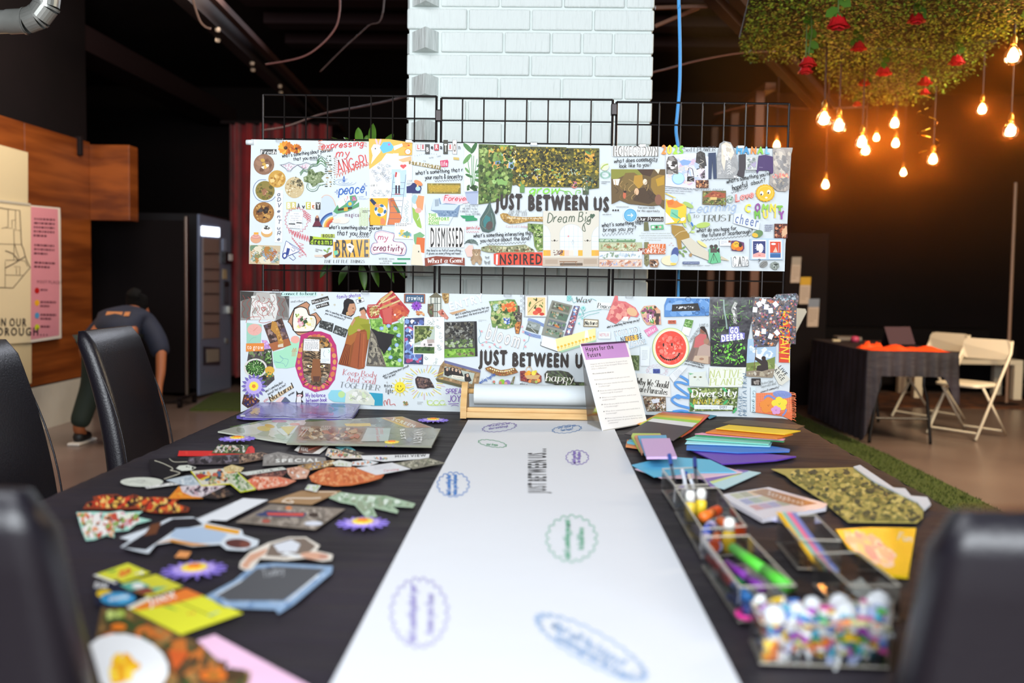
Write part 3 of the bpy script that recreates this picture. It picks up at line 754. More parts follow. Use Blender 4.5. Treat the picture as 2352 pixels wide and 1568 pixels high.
# roses hanging head down
def make_rose(label,px,py,r,Y):
    p=atY(px,py,Y);s=r*Y/F
    t=root('hanging_rose',label,'rose',p,'red roses hanging from the greenery')
    b=MB()
    for ring,(n,rr,hh,tl)in enumerate(((3,0.3,0.75,0.1),(4,0.62,0.85,0.35),(5,1.0,0.8,0.75))):
        for i in range(n):
            a0=6.28*i/n+ring*0.7;vs=[]
            for u in range(5):
                for v in range(4):
                    a=a0+(u-2)*0.36*(1.35 if ring else 1.6);q=v/3;rad=s*rr*(0.35+0.65*q**0.6)*(1+tl*0.18*(q>0.8))*R.uniform(.93,1.07)
                    vs.append((p.x+rad*math.cos(a),p.y+rad*math.sin(a),p.z+s*(0.7-hh*1.6*q+0.25*tl*(q>.8))-0.1*s*math.cos((u-2)*1.2)))
            k=len(b.v);b.v+=[Vector(v)for v in vs]
            for u in range(4):
                for v in range(3):b.f.append((k+u*4+v,k+u*4+4+v,k+u*4+5+v,k+u*4+1+v))
    b.build('bloom',solid('rose_red','#c8101c',0.55),t,smooth=True)
    top=Vector((p.x+R.uniform(-.03,.03),p.y,ZG+0.05));mid=p.lerp(top,0.5)+Vector((R.uniform(-.02,.02),0,0))
    MB().tube([p+Vector((0,0,s*.6)),mid,top],0.0035,6).build('stem',solid('stem_green','#4f6a1e',0.6),t)
    MB().lathe([(s*.1,s*.95),(s*.42,s*.72),(s*.5,s*.45)],p,8).build('calyx',solid('stem_green','#4f6a1e'),t,smooth=True)
    for k in range(3):
        q=p.lerp(top,0.35+0.22*k);a=R.uniform(0,6.28);u=Vector((math.cos(a),math.sin(a)*.5,-0.7)).normalized();sd=u.cross(Vector((0,1,0.2))).normalized();L_=s*1.5
        P=[q,q+u*L_*.3+sd*L_*.3,q+u*L_*.7+sd*L_*.28,q+u*L_,q+u*L_*.7-sd*L_*.28,q+u*L_*.3-sd*L_*.3]
        MB().prism(P,(0,0.0015,0)).build('leaf',solid('rose_leaf','#46701a',0.7,spec=.2),t)
for a in(('large red rose hanging nearest the brick column side of the greenery',1925,52,23,4.6),('red rose hanging high near the middle of the greenery',2105,42,18,4.9),
          ('red rose hanging just below the large one',1973,106,16,5.4),('tall double red rose hanging lowest at the left tip of the greenery',1856,142,18,5.0),
          ('second half of the double red rose at the left tip',1850,160,15,5.03),('red rose hanging in the gap between the two leaf panels',2030,163,16,5.8),
          ('red rose hanging right of the others under the panel edge',2198,138,17,5.6),('small red rose above the pair of merged bulbs',1985,188,13,6.6),
          ('upper of two red roses beside the gold foil strand',2125,186,15,6.3),('lower of two red roses beside the gold foil strand',2124,210,11,6.35),
          ('dim farthest red rose above the second bulb',1969,238,9,7.1)):
    make_rose(*a)
# gold foil strand
b=MB();p0=atY(2112,50,6.2);p1=atY(2135,350,6.2)
for i in range(90):
    t=i/89;c=p0.lerp(p1,t);a=t*40;r_=0.05*(0.4+t)
    if i%3==2:continue
    q0=c+Vector((math.cos(a)*r_,math.sin(a)*r_,0));a+=.44;q1=c+Vector((math.cos(a)*r_,math.sin(a)*r_,-.009))
    b.quad(q0,q1,q1+Vector((0,0,.008)),q0+Vector((0,0,.008)))
hooked(tag(b.build('foil_strand',solid('gold_foil','#e0a030',0.2,metal=1)),'twisted gold foil strand hanging among the bulbs','decoration'))
# bulbs
core=mat('filament_glow','#ffffff',0.5,emit=('#ffa452',150.0))
brass=solid('socket_brass','#a97a35',0.35,metal=0.9)
BL=[(1893,275,18,'large bulb hanging farthest left, beside its close neighbour'),(1927,290,17,'bulb close beside and just below the large left one'),(1980,328,16,'upper bulb of the two that overlap'),
      (1988,346,14,'lower bulb of the two that overlap'),(2013,317,10,'small bulb just right of the overlapping pair'),(2055,284,14,'pear-shaped bulb with clear prongs above it'),
      (2057,330,12,'bulb directly under the pear-shaped one'),(1896,425,12,'lowest bulb of all, at the left'),(2075,397,10,'small low bulb in the middle of the cluster'),
      (2143,367,14,'bulb hanging below the end of the foil strand'),(2256,252,14,'bulb hanging alone at the upper right of the cluster'),(2321,302,17,'bulb at the right, below the big bright one'),
      (2327,130,20,'biggest and highest bulb, at the right edge'),(1784,334,11,'bulb half hidden behind the upper banner corner')]
for x,y,r,l in BL:
    Y=0.046*F/r;p=atY(x,y,Y);s=0.046
    t=root('pendant_bulb','glowing filament '+l,'light bulb',p,'filament bulbs hanging on black cords')
    gg_=MB().lathe([(0,-s),(s*.5,-s*.88),(s*.87,-s*.5),(s,0),(s*.87,s*.5),(s*.55,s*.9),(s*.32,s*1.25),(s*.3,s*1.45)],p,20).build('glass_globe',M['glass'],t,smooth=True)
    MB().lathe([(0,-s*.62),(s*.42,-s*.5),(s*.6,-s*.1),(s*.5,s*.35),(s*.2,s*.8),(0,s*.95)],p,14).build('filament',core,gg_,smooth=True)
    MB().lathe([(s*.34,s*1.3),(s*.36,s*1.4),(s*.36,s*2.0),(s*.25,s*2.2),(s*.1,s*2.5)],p,12).build('socket',brass,t,smooth=True)
    MB().tube([p+Vector((0,0,s*2.3)),Vector((p.x,p.y,CEIL))],0.005,6).build('cord',solid('cord_brown','#33201a',0.7),t)
# orange scatter volume added to stand in for lens glow round the bulbs
hz=MB().box((0.95,4.3,0.95),(8.3,12.4,3.3)).build('glow_haze',None);hz.data.materials.clear()
hm=bpy.data.materials.new('lens_glow_haze');hm.use_nodes=True;nt=hm.node_tree;nt.nodes.remove(nt.nodes['Principled BSDF'])
vs_=nt.nodes.new('ShaderNodeVolumeScatter');vs_.inputs['Color'].default_value=(1,0.52,0.14,1);vs_.inputs['Density'].default_value=0.06;vs_.inputs['Anisotropy'].default_value=0.9
tc_=nt.nodes.new('ShaderNodeNewGeometry');sx_=nt.nodes.new('ShaderNodeSeparateXYZ');mr_=nt.nodes.new('ShaderNodeMapRange')
mr_.interpolation_type='SMOOTHSTEP';mr_.inputs['From Min'].default_value=1.0;mr_.inputs['From Max'].default_value=2.1;mr_.inputs['To Max'].default_value=0.042
nt.links.new(tc_.outputs['Position'],sx_.inputs[0]);nt.links.new(sx_.outputs['Z'],mr_.inputs['Value']);nt.links.new(mr_.outputs[0],vs_.inputs['Density'])
nt.links.new(vs_.outputs[0],nt.nodes['Material Output'].inputs['Volume']);hz.data.materials.append(hm)
tag(hz,'added warm haze standing in for lens glow round the hanging bulbs','haze');hz['kind']='stuff'

# ============================================================ RIGHT BACKGROUND
TZ=0.74
tb_=root('folding_table','folding table under a black cloth in the right background','table',(2.6,7.6,0))
fl_,fr_=atZ(1992,806,TZ),atZ(2203,810,TZ);yn=(fl_.y+fr_.y)/2;xl,xr=fl_.x,fr_.x;yf=atZ(1832,778,TZ).y
tb_.location=((xl+xr)/2,(yn+yf)/2,0)
MB().box((xl+.01,yn+.01,TZ-.035),(xr-.01,yf-.01,TZ-.006)).build('tabletop',M['steel_dark'],tb_)
MB().box((xl,yn,TZ-.006),(xr,yf,TZ)).build('cloth_top',M['cloth'],tb_)
P=[]
def seg_(a,b,n,f):
    for k in range(n):
        t=k/n;P.append((Vector(a).lerp(Vector(b),t),f(t)))
bump_=lambda t,c,w,h:h*max(0,1-abs(t-c)/w)
seg_((xl,yf),(xl,yn),90,lambda t:0.70 if t<.9 else 0.70)
seg_((xl,yn),(xr,yn),60,lambda t:0.19+bump_(t,0,.16,.5)+bump_(t,1,.16,.22))
seg_((xr,yn),(xr,yf),90,lambda t:0.19+bump_(t,0,.10,.22))
vs=[];fs=[]
for i,(p,dr)in enumerate(P):
    d=Vector((-1 if abs(p.x-xl)<1e-6 else 1 if abs(p.x-xr)<1e-6 else 0,-1 if abs(p.y-yn)<1e-6 else 0))
    if d.length:d.normalize()
    for t in(0,.1,1):
        w=(.015+.013*math.sin(i*.8))*t+.003;vs.append((p.x+d.x*w,p.y+d.y*w,TZ-.001-dr*t))
for i in range(len(P)-1):
    for k in(0,1):fs.append((3*i+k,3*i+3+k,3*i+4+k,3*i+1+k))
mesh_obj('cloth_skirt',vs,fs,M['cloth'],tb_,smooth=True)
for y in(yn+.14,yf-.2):
    for x,o_ in((xl+.16,-.07),(xr-.2,.07)):
        MB().tube([(x,y,TZ-.03),(x,y,TZ-.28),(x+o_*.4,y,TZ-.36),(x+o_,y,.03),(x+o_,y,0)],.014,8).build('leg',solid('leg_grey','#2a2624',.35,metal=.6),tb_,smooth=True)
    MB().tube([(xl+.13,y,.2),(xr-.15,y,.2)],.009,8).build('cross_bar',solid('leg_grey','#2a2624'),tb_)
# orange cloth lying on it
def heap(name,pts,Z,m,label,cat,hgt=.03,n=26):
    a,b,w=pts;b_=MB();vs=[];fs=[];ny=8
    for i in range(n+1):
        for j in range(ny+1):
            t,u=i/n,j/ny;x=a[0]+(b[0]-a[0])*t;y=a[1]+(b[1]-a[1])*t+(u-.5)*w*(1+.25*math.sin(t*9))
            e=math.sin(math.pi*u)*(math.sin(math.pi*min(1,max(0,t)))**.35)
            vs.append((x,y,Z+.002+hgt*e*(0.55+.45*math.sin(t*23+u*5)*math.sin(t*7+2))))
    for i in range(n):
        for j in range(ny):k=i*(ny+1)+j;fs.append((k,k+1,k+ny+2,k+ny+1))
    b_.add(vs,fs);o=b_.build(name,m,smooth=True);return hooked(tag(o,label,cat))
heap('orange_cloth',((xl+.04,yn+.16),(xr-.05,yn+.13),.2),TZ,solid('orange_fabric','#f04a10',.6,bump=(60,.5)),'crumpled bright orange cloth along the near end of the folding table','cloth',.05)
heap('orange_bundle',((xl+.03,yn+.32),(xl+.24,yn+.34),.12),TZ,solid('orange_fabric','#f04a10'),'small balled orange cloth beside the tablet','cloth',.07,12)
tl=root('tablet','tablet propped on its stand on the folding table','tablet',(xl+.45,yn+.5,TZ))
sc=MB().prism([(-.13,0,.03),(.13,0,.03),(.13,.07,.17),(-.13,.07,.17)],(0,-.006,-.003));sc.build('screen',solid('screen_dark','#4a3a40',.12),tl,local=True)
MB().prism([(-.12,.0,.025),(.12,.0,.025),(.12,.004,.0),(-.12,.004,0)],(0,.004,0)).build('front_lip',M['steel_dark'],tl,local=True)
MB().prism([(-.1,.066,.16),(.1,.066,.16),(.1,.15,.0),(-.1,.15,0)],(0,.004,.002)).build('stand',M['steel_dark'],tl,local=True)
MB().box((-.12,0,0),(.12,.15,.004)).build('base_plate',M['steel_dark'],tl,local=True);tl.rotation_euler=(0,0,.35)
q=Vector((xl+.12,yf-.35,TZ));hooked(tag(MB().box((q.x-.035,q.y,TZ+.001),(q.x+.035,q.y+.05,TZ+.02),.004).build('card_box',solid('card_cream','#b6a888')),'small cream box at the far left of the folding table','box'))
q=Vector((xl+.28,yf-.45,TZ));hooked(tag(MB().lathe([(0,0.001),(.03,.001),(.04,.02),(.032,.05),(0,.055)],(q.x,q.y+.1,TZ),12).build('pink_pouch',solid('pink_pouch','#a83458',.5),smooth=True),'small pink pouch beside the cream box','pouch'))
q=atZ(1992,790,TZ);hooked(tag(MB().prism([(q.x-.1,q.y+.5,TZ+.001),(q.x+.12,q.y+.5,TZ+.001),(q.x+.14,q.y+.75,TZ+.001),(q.x-.07,q.y+.75,TZ+.001)],(0,0,.03)).build('paper_pad',solid('pad_grey','#6a625c',.6)),'grey pad of paper lying behind the tablet','paper'))
# white folding chairs
WP=M['white_plastic']
def folding_chair(label,loc,rz):
    t=root('folding_chair',label,'chair',loc,'cream folding chairs by the folding table',rz)
    for s in(-1,1):
        x=s*.215
        MB().tube([(x*.93,-.26,.80),(x,-.22,.70),(x,.24,.012)],.012,8).build('front_leg',WP,t,local=True,smooth=True)
        MB().tube([(x*.86,.12,.43),(x*.86,-.26,.012)],.011,8).build('rear_leg',WP,t,local=True,smooth=True)
    MB().tube([(-.215,.2,.06),(.215,.2,.06)],.009,8).build('cross_bar',WP,t,local=True)
    MB().tube([(-.185,-.235,.045),(.185,-.235,.045)],.009,8).build('cross_bar',WP,t,local=True)
    secs=[]
    for z,k in((.425,.02),(.43,0),(.45,0),(.456,.03)):secs.append([(a,b+.03,z)for a,b in rrect(.39-k,.38-k,.05)])
    loft(secs).build('seat',WP,t,local=True,smooth=True)
    b=MB();vs=[];fs=[];n=12;out=rrect(.42,.17,.05,3)
    for dy in(0,.016):
        for a,c in out:vs.append((a,-.232-(c/.22)*.03-.03*(1-(a/.21)**2)+dy,.725+c))
    k=len(out);b.add(vs,[tuple(range(k)),tuple(range(2*k-1,k-1,-1))]+[(i,(i+1)%k,(i+1)%k+k,i+k)for i in range(k)])
    b.build('backrest',WP,t,local=True)
    return t
q=atZ(2222,1000,0);folding_chair('cream folding chair at the far right, fully in view',(q.x,q.y,0),math.radians(125))
q=atZ(2120,962,0);folding_chair('cream folding chair half behind the folding table',(q.x+.05,q.y,0),math.radians(118))
# bench, rug, sofas, ottoman, sign, pole
q=atZ(2325,920,0);x1=q.x+.1;x0=atZ(2075,905,0).x-.05;y0=q.y
bn=root('bench_table','cream low bench table with thick square legs behind the folding chairs','table',((x0+x1)/2,y0+.3,0))
zb_=.45
MB().box((x0,y0,zb_-.055),(x1,y0+.55,zb_),.004).build('top',WP,bn)
for x in(x0,x1-.09):
    for y in(y0,y0+.46):MB().box((x,y,0),(x+.09,y+.09,zb_-.055),.003).build('leg',WP,bn)
rg=MB().prism([(3.2,y0-.75,0.001),(7.4,y0-.75,.001),(7.4,11.2,.001),(3.2,11.2,.001)],(0,0,.012)).build('patterned_rug',mat('rug_pattern','#2c1710',.9,noise=(7,'#6b3c18',(1,1.4,1))))
hooked(tag(rg,'dark brown and rust patterned rug under the bench table','rug'))
sf=solid('sofa_black','#0b0708',.8,spec=.15)
for xa_,xb_,l in((atY(1905,760,11.6).x,atY(2062,760,11.6).x,'black sofa against the back wall, left one'),(atY(2078,760,11.6).x,atY(2310,760,11.6).x,'black sofa against the back wall, right one')):
    t=root('sofa',l,'sofa',((xa_+xb_)/2,11.7,0),'black sofas along the back wall')
    MB().box((xa_+.12,11.3,.08),(xb_-.12,11.95,.42),.03).build('seat',sf,t)
    MB().box((xa_,11.9,.08),(xb_,12.15,.74),.05).build('backrest',sf,t)
    for x in(xa_,xb_-.13):MB().box((x,11.25,.08),(x+.13,11.95,.58),.03).build('armrest',sf,t)
    for x in(xa_+.06,xb_-.06):
        for y in(11.35,12.05):MB().tube([(x,y,0),(x,y,.085)],.02,8).build('leg',sf,t)
q=atZ(2345,925,0)
ot=root('ottoman','grey round ottoman at the right edge','ottoman',(q.x+.42,q.y+.1,0))
MB().lathe([(0,.02),(.3,.02),(.31,.05),(.31,.38),(.28,.42),(0,.43)],(q.x+.42,q.y+.1,0),24).build('body',solid('ottoman_grey','#3b3431',.8),ot,smooth=True)
for a_ in range(3):MB().tube([(q.x+.42+.22*math.cos(a_*2.1),q.y+.1+.22*math.sin(a_*2.1),0),(q.x+.42+.22*math.cos(a_*2.1),q.y+.1+.22*math.sin(a_*2.1),.03)],.015,6).build('foot',M['steel_dark'],ot)
sg=MB().prism([(q.x+.17,q.y+.1,.432),(q.x+.40,q.y+.1,.432),(q.x+.37,q.y+.16,.68),(q.x+.19,q.y+.16,.68)],(0,.01,.0)).build('card_sign',solid('sign_cream','#c9b78e',.5))
hooked(tag(sg,'small cream card sign leaning on the ottoman','sign'))
Yq=10.3
a,b=atY(2327,538,Yq),atY(2318,792,Yq)
pl=root('floor_pole','slim pale pole standing before the black wall at the far right','pole',(b.x,Yq,0))
MB().tube([(b.x,Yq,.02),(a.x,Yq,2.35)],.017,10).build('pole',solid('pole_pale','#8a6c58',.4),pl)
MB().lathe([(0,0),(.14,0),(.13,.015),(.02,.025)],(b.x,Yq,0),16).build('base',M['steel_dark'],pl,smooth=True)
# brochures on a black display board
Yb=9.5;a,b=atY(1806,560,Yb),atY(1905,560,Yb)
db=root('display_board','black standing board carrying three hanging leaflets','board',((a.x+b.x)/2,Yb+.05,0))
MB().box((a.x,Yb+.02,.05),(b.x,Yb+.05,1.75)).build('board',M['black_wall'],db)
for x in(a.x+.02,b.x-.02):MB().box((x-.015,Yb-.2,0),(x+.015,Yb+.28,.05)).build('foot',M['steel_dark'],db)
for cx_,y0_,y1_,w_,top,l in((1828,590,649,21,'#8c857c','pale leaflet, highest of three, right of the banners'),(1849,636,698,24,'#b08a10','leaflet with a yellow head, between two pale ones'),(1868,686,750,25,'#6f7988','leaflet with a blue-grey head, lowest of three')):
    t0,t1=atY(cx_-w_/2+2,y0_,Yb),atY(cx_+w_/2+2,y0_+1,Yb);b0,b1=atY(cx_-w_/2-2,y1_,Yb),atY(cx_+w_/2-2,y1_,Yb)
    lf=root('leaflet',l,'leaflet',(t0+t1)/2,'leaflets on the black display board')
    MB().prism([t0,t1,b1,b0],(0,.018,0)).build('sheet',solid('leaflet_cream','#a8988a',.6),lf)
    dd=D(lambda x,y,h:atY(x,y,Yb)-Vector((0,h,0)),.001,.00002)
    k=(y1_-y0_)
    dd.poly([(cx_-w_/2+2,y0_),(cx_+w_/2+2,y0_),(cx_+w_/2+.6,y0_+k*.3),(cx_-w_/2+.6,y0_+k*.3)],top)
    dd.rows(cx_-w_/2+3,y0_+k*.4,cx_+w_/2-3,5,6,1.6,'#6d6258',1);dd.build('leaflet_print',lf)
# cream tapered panel showing past the lower banner
Yc_=4.6;t=root('cream_stand','cream tapered panel poking out behind the right end of the lower banner','stand',(atY(1835,740,Yc_).x,Yc_,0))
MB().prism([atY(x,y,Yc_)for x,y in((1780,704),(1850,709),(1853,716),(1828,764),(1812,800),(1780,800))],(0,.03,0)).build('panel',WP,t)
p=atY(1800,790,Yc_);MB().tube([(p.x,Yc_+.015,0),(p.x,Yc_+.015,p.z+.05)],.02,10).build('post',WP,t);MB().lathe([(0,0),(.16,0),(.15,.02),(.02,.03)],(p.x,Yc_+.015,0),16).build('base',WP,t)
# potted plant behind the rack
Yl=3.78;pc=atY(820,600,Yl)
pt=root('potted_plant','potted plant with long arching green leaves behind the left grid panel','plant',(pc.x,Yl,0))
MB().lathe([(0,0),(.13,0),(.17,.3),(.18,.32),(.16,.32),(.15,.28),(0,.28)],(pc.x,Yl,0),20).build('pot',solid('pot_dark','#2a2420',.5),pt,smooth=True)
MB().tube([(pc.x,Yl,.28),(pc.x+.02,Yl,.75),(pc.x-.01,Yl,1.2)],.018,8).build('stem',solid('trunk','#3a2c1c',.8),pt,smooth=True)
lm=solid('plant_leaf','#5f8a2c',.4,noise=(12,'#3f6a1e'))
def blade(base,tip,w,sag):
    base,tip=Vector(base),Vector(tip);vs=[];n=8;s=Vector((0,0,1)).cross(tip-base);s=s.normalized()if s.length>.05 else Vector((1,0,0))
    if abs((tip-base).normalized().z)>.75:s=Vector((1,.3,0)).normalized()
    for i in range(n+1):
        t=i/n;c=base.lerp(tip,t)+Vector((0,0,sag*math.sin(t*3.14)));ww=w*math.sin(math.pi*(0.12+.88*t))**.8
        vs+=[c-s*ww,c+Vector((0,.004,-ww*.3)),c+s*ww]
    fs=[]
    for i in range(n):
        for k in(0,1):fs.append((3*i+k,3*i+3+k,3*i+4+k,3*i+1+k))
    MB().add(vs,fs).build('leaf',lm,pt,smooth=True)
for(bx,by),(tx,ty)in(((826,345),(823,292)),((853,345),(857,283)),((845,350),(843,310)),((880,350),(903,306)),((800,350),(760,314)),((810,340),(790,315)),((880,600),(905,650)),((850,600),(870,660)),((800,610),(778,655)),((830,610),(838,668)),((765,600),(735,640)),((900,600),(930,640)),((820,560),(760,560)),((830,420),(900,440)),((830,450),(760,470))):
    blade(atY(bx,by,Yl-R.uniform(-.1,.1)),atY(tx,ty,Yl-R.uniform(0,.1)),.016,.01)
for k in range(14):
    a_=k*2.4;z=1.15-.03*k;blade((pc.x,Yl,z),(pc.x+.28*math.cos(a_),Yl+.22*math.sin(a_),z+R.uniform(-.1,.25)),.018,.06)

D.p = D.poly; D.l = D.line; D.b = D.blobs; D.e = D.ell; D.r = D.rect; D.t = D.text; D.w = D.hand
# ====== COLLAGE BANNERS

YB=DG-0.014
bw=lambda x,y,h:atY(x,y,YB)-Vector((0,h,0))
HB=[0.0012]
class Cut(D):
    """a cut-out drawn in the pixels of an enlarged view: origin ox, oy, enlargement s"""
    def __init__(s,v,par,pl=None):
        ox,oy,z=v;HB[0]+=0.00011;base=pl or bw
        D.__init__(s,lambda x,y,h:base(ox+x/z,oy+y/z,h),HB[0],0.000005);s.par=par
    def done(s,name,m='print',label=None):return s.build(name,s.par,m,label=label)
U1,U2,U3,U4=(560,310,5.0575),(900,310,4.9),(1240,310,4.9),(1500,310,4.753)
L1,L2,L3,L4=(540,650,5.058),(870,650,5.058),(1180,650,4.48),(1500,650,4.753)
K='#1c1c1e'
GREEN=['#3d5a22','#5d7d33','#86a352','#2b4218','#a4bb6c','#71904a']
def q4(x0,y0,x1,y1,t=0):return[(x0,y0),(x1,y0+t),(x1,y1+t),(x0,y1)]
def circ(cx,cy,r,n=20,k=1.0):return[(cx+r*math.cos(6.2832*i/n),cy+r*k*math.sin(6.2832*i/n))for i in range(n)]
# ---------------- upper banner
ub=root('collage_banner','upper white paper banner of glued cut-outs clipped to the grid rack','banner',bw(1190,622,0),'collage banners on the rack')
MB().prism([bw(x,y,0)for x,y in((577,320),(900,326),(1200,331),(1500,337),(1818,342),(1812,440),(1808,520),(1804,560),(1802,623),(1400,617),(1000,610),(572,606),(574,470))],(0,-0.0008,0)).build('paper_sheet',M['paper'],ub)
a=bw(566,327,0);MB().tube([a,bw(583,327,0)],0.0095,12).build('tube_end',solid('tube_white','#dfe4e4',.5),ub,smooth=1)
def clips(par,L):
    for x,y in L:
        p=bw(x,y,0);MB().box((p.x-.013,YB-.012,p.z-.006),(p.x+.013,YB+.012,p.z+.006),.002).build('clear_clip',M['clear'],par)
clips(ub,[(643,322),(940,325),(1226,331),(1475,335),(1700,338)])
W1='#e6ecee'
c=Cut(U1,ub);c.r(195,165,382,225,'#4a4a48');c.w('Fresh',204,219,46,'#f2f2ee',w=9,fit=165,serif=1);c.done('word_clipping')
c=Cut(U1,ub)
for cx,cy,r in((487,150,88),(610,160,62)):
    for i in range(13):a=6.2832*i/13;c.e(cx+math.cos(a)*r*.5,cy+math.sin(a)*r*.42,r*.52,r*.26,R.choice(['#e0922c','#c96f1c','#eeb040','#a8521a']),a)
    c.e(cx,cy,r*.26,r*.24,'#4c2c16');c.b(circ(cx,cy,r*.25),['#2c1a10','#8a5a22'],10,5)
c.done('flower_clipping')
c=Cut(U1,ub)
def cookie(cx,cy,r,base,pal,n=26,sz=20,ky=1):
    c.p(circ(cx,cy,r,22,ky),base);c.b(circ(cx,cy,r*.95,16,ky),pal,n,sz)
cookie(235,342,120,'#8e6a52',['#7a5840','#a07a60','#6c4a36','#94705a'],22,30);c.b(circ(240,330,70),['#efe0b4','#e0b45c','#caa04a','#f4ecd4'],10,22)
c.p(circ(387,510,101),'#c79a46');c.b(circ(387,510,95),['#dbb060','#b48236','#e6c680','#a5742e'],30,22);c.done('food_photo')
c=Cut(U1,ub);c.l([(260,520),(180,525),(125,580),(112,660),(150,740),(230,775),(320,760),(368,715)],5,'#3a5a96',smooth=1)
cookie(248,645,112,'#8a7a3a',['#6f6a2c','#a4904a','#5a5422','#7d5a34','#93783e'],40,18);c.b(circ(243,665,45),['#9c6a4a','#70402c','#b98a6a'],10,18)
cookie(232,900,122,'#9a6a34',['#6f4420','#b5823e','#573318','#c49550'],34,22);c.b(circ(230,900,80),['#34231a','#4a4038','#2a1c14'],10,24);c.done('food_photo')
c=Cut(U1,ub);cookie(590,610,112,'#c9b58a',['#e8dcc0','#b49a6c','#d8c49a','#a08658'],60,10,1.1);c.b([(500,560),(600,480),(690,520),(690,640),(640,610)],['#6a6248','#8c8464','#4e4836','#b0a684'],40,11);c.done('food_photo')
c=Cut(U1,ub);c.e(268,1135,66,52,'#d9a866');c.e(268,1105,62,46,'#eef0ea');c.b(circ(272,1075,42,12,.8),['#4a4a44','#6c6c62','#2c2c2a'],14,12)
c.e(142,1205,64,52,'#d8a07c');
for k in range(4):c.e(142,1190-k*12,58-k*12,16,['#cf8f80','#e0a898'][k%2])
c.r(118,1130,172,1155,'#e8a63c');c.done('food_photo')
def marble(c,poly,pal,n=26,size=40,w=7):
    xs=[p[0]for p in poly];ys=[p[1]for p in poly];x0,x1,y0,y1=min(xs),max(xs),min(ys),max(ys)
    c.p(poly,pal[0]);c.b(poly,pal,n,size,2.2,k=8)
    for i in range(n):
        t=R.uniform(.06,.94);xx=x0+(x1-x0)*t;yy=R.uniform(y0+(y1-y0)*.08,y1-(y1-y0)*.3);L=(y1-y0)*.22
        c.l([(xx,yy),(min(x1-8,xx+L*.5),yy+L*.3),(max(x0+8,xx-L*.3),yy+L*.7),(min(x1-8,xx+L*.2),yy+L)],w,R.choice(pal),smooth=1)
c=Cut(U1,ub);marble(c,[(70,1275),(428,1285),(412,1508),(62,1495)],['#c8b594','#8aa0ae','#b07a3c','#dcd2b8','#6f8a6c','#94a8b8','#a86a4a','#7a8a5a']);c.done('marbled_paper')
c=Cut(U1,ub);c.p([(372,640),(460,642),(450,1250),(360,1250)],'#e2e4e8')
for i,ch in enumerate('aDVenTuRe'):c.w(ch,392,705+i*65,44,'#1e2a4a',w=7,sx=1.0,shear=.2)
c.done('word_strip')
c=Cut(U1,ub);c.w("what's something about yourself",448,262,46,K,-7,w=5.5,fit=590);c.w('that you miss?',575,300,42,K,-5,w=5.5,fit=300);c.l([(770+i*8,290+(8 if i%2 else-6))for i in range(13)],4,K);c.done('handwriting')
c=Cut(U1,ub)
for cx in(527,725):
    P=[(cx-95,350),(cx-50,345),(cx,325),(cx+50,345),(cx+92,350),(cx+40,385),(cx+15,415),(cx-15,415),(cx-40,385)]
    c.p(P,'#dcdcE6');c.l(P,4,'#5c5c68',closed=1);c.b(P,['#cda8b4','#b88c9c','#e4ccd2'],30,7)
    c.l([(cx+(x-cx)*1.14,368+(y-368)*1.25)for x,y in P],2.5,'#7a7a88',closed=1)
c.done('drawing')
c=Cut(U1,ub);P=[(750,400),(800,395),(830,440),(900,420),(950,450),(900,500),(935,545),(870,560),(840,590),(800,605),(770,560),(700,540),(695,490),(740,470)]
c.p(P,'#7d8c62');c.b(P,['#5c7040','#98a67c','#b4bc98','#4a5c34','#8a9870'],50,14);c.done('leaf_photo')
c=Cut(U1,ub)
for k,g in enumerate(('#2f6a34','#4f8a3c','#2a5a30')):
    o=k*14;c.l([(660-o*.3,470-o),(700,420-o),(740,430-o),(790,370-o),(850,360-o),(900,330-o*2.6),(960,380-o)],6,g,smooth=1)
    c.l([(850,350-o*1.5),(880,300-o*2),(930,320-o*2),(980,350-o*1.5)],5,g,smooth=1)
c.l([(740,560),(735,620),(790,655),(850,640),(880,590),(960,570)],6,'#2f5a34',smooth=1);c.l([(755,560),(752,610),(795,635),(840,620),(865,580),(920,585)],4,'#6a9a58',smooth=1)
for i in range(15):
    for j in range(2):c.r(940+j*40+R.uniform(0,40),240+i*25,965+j*40+R.uniform(0,30),252+i*25,R.choice(['#8a8678','#3c4a38','#a07a3c','#5a6a58']))
for i in range(12):c.l([(1045+8*math.sin(i),270+i*27),(1060,276+i*27)],5,'#2f5a34')
c.done('drawing')
RED='#d8504e'
c=Cut(U1,ub);c.w('expressing',905,160,78,RED,-4,w=11,fit=480,jit=.3,shear=.25);c.w('my',1070,255,90,RED,-4,w=11,fit=150,shear=.3);c.w('ANGeR!',1100,440,130,RED,-14,w=12,fit=345,shear=.1)
c.l([(845+(25 if i%2 else 70)*(1-.3*math.sin(i)),62+i*11)for i in range(11)],6,'#d9663a')
c.l([(900+i*11,168+(16 if i%2 else-4))for i in range(10)],5,'#d9824a')
c.l([(1395+(i%2)*36,85+i*10)for i in range(6)],6,'#d9663a');c.l([(1050+(i%2)*45,255+i*13)for i in range(17)],5,'#d9663a')
for i in range(11):x=1080+i*34;y=480-i*13;c.l([(x,y+18),(x+8,y-22),(x+24,y-28),(x+34,y+5)],5,['#d9663a','#d04a40'][i%2],smooth=1)
c.done('handwriting')
BL_='#2e63b8'
c=Cut(U1,ub);c.l([(1165,478),(1153,530),(1165,548),(1176,530)],7,BL_,closed=1);c.e(1165,535,9,13,BL_)
for rx,ry in((40,12),(80,25),(125,38)):c.l([(1180+rx*math.cos(t*.45),548+ry*math.sin(t*.45))for t in range(12)],2.5,'#6f8fc0',smooth=1)
c.w('peace',1105,690,118,BL_,-4,w=12,fit=290,shear=.35)
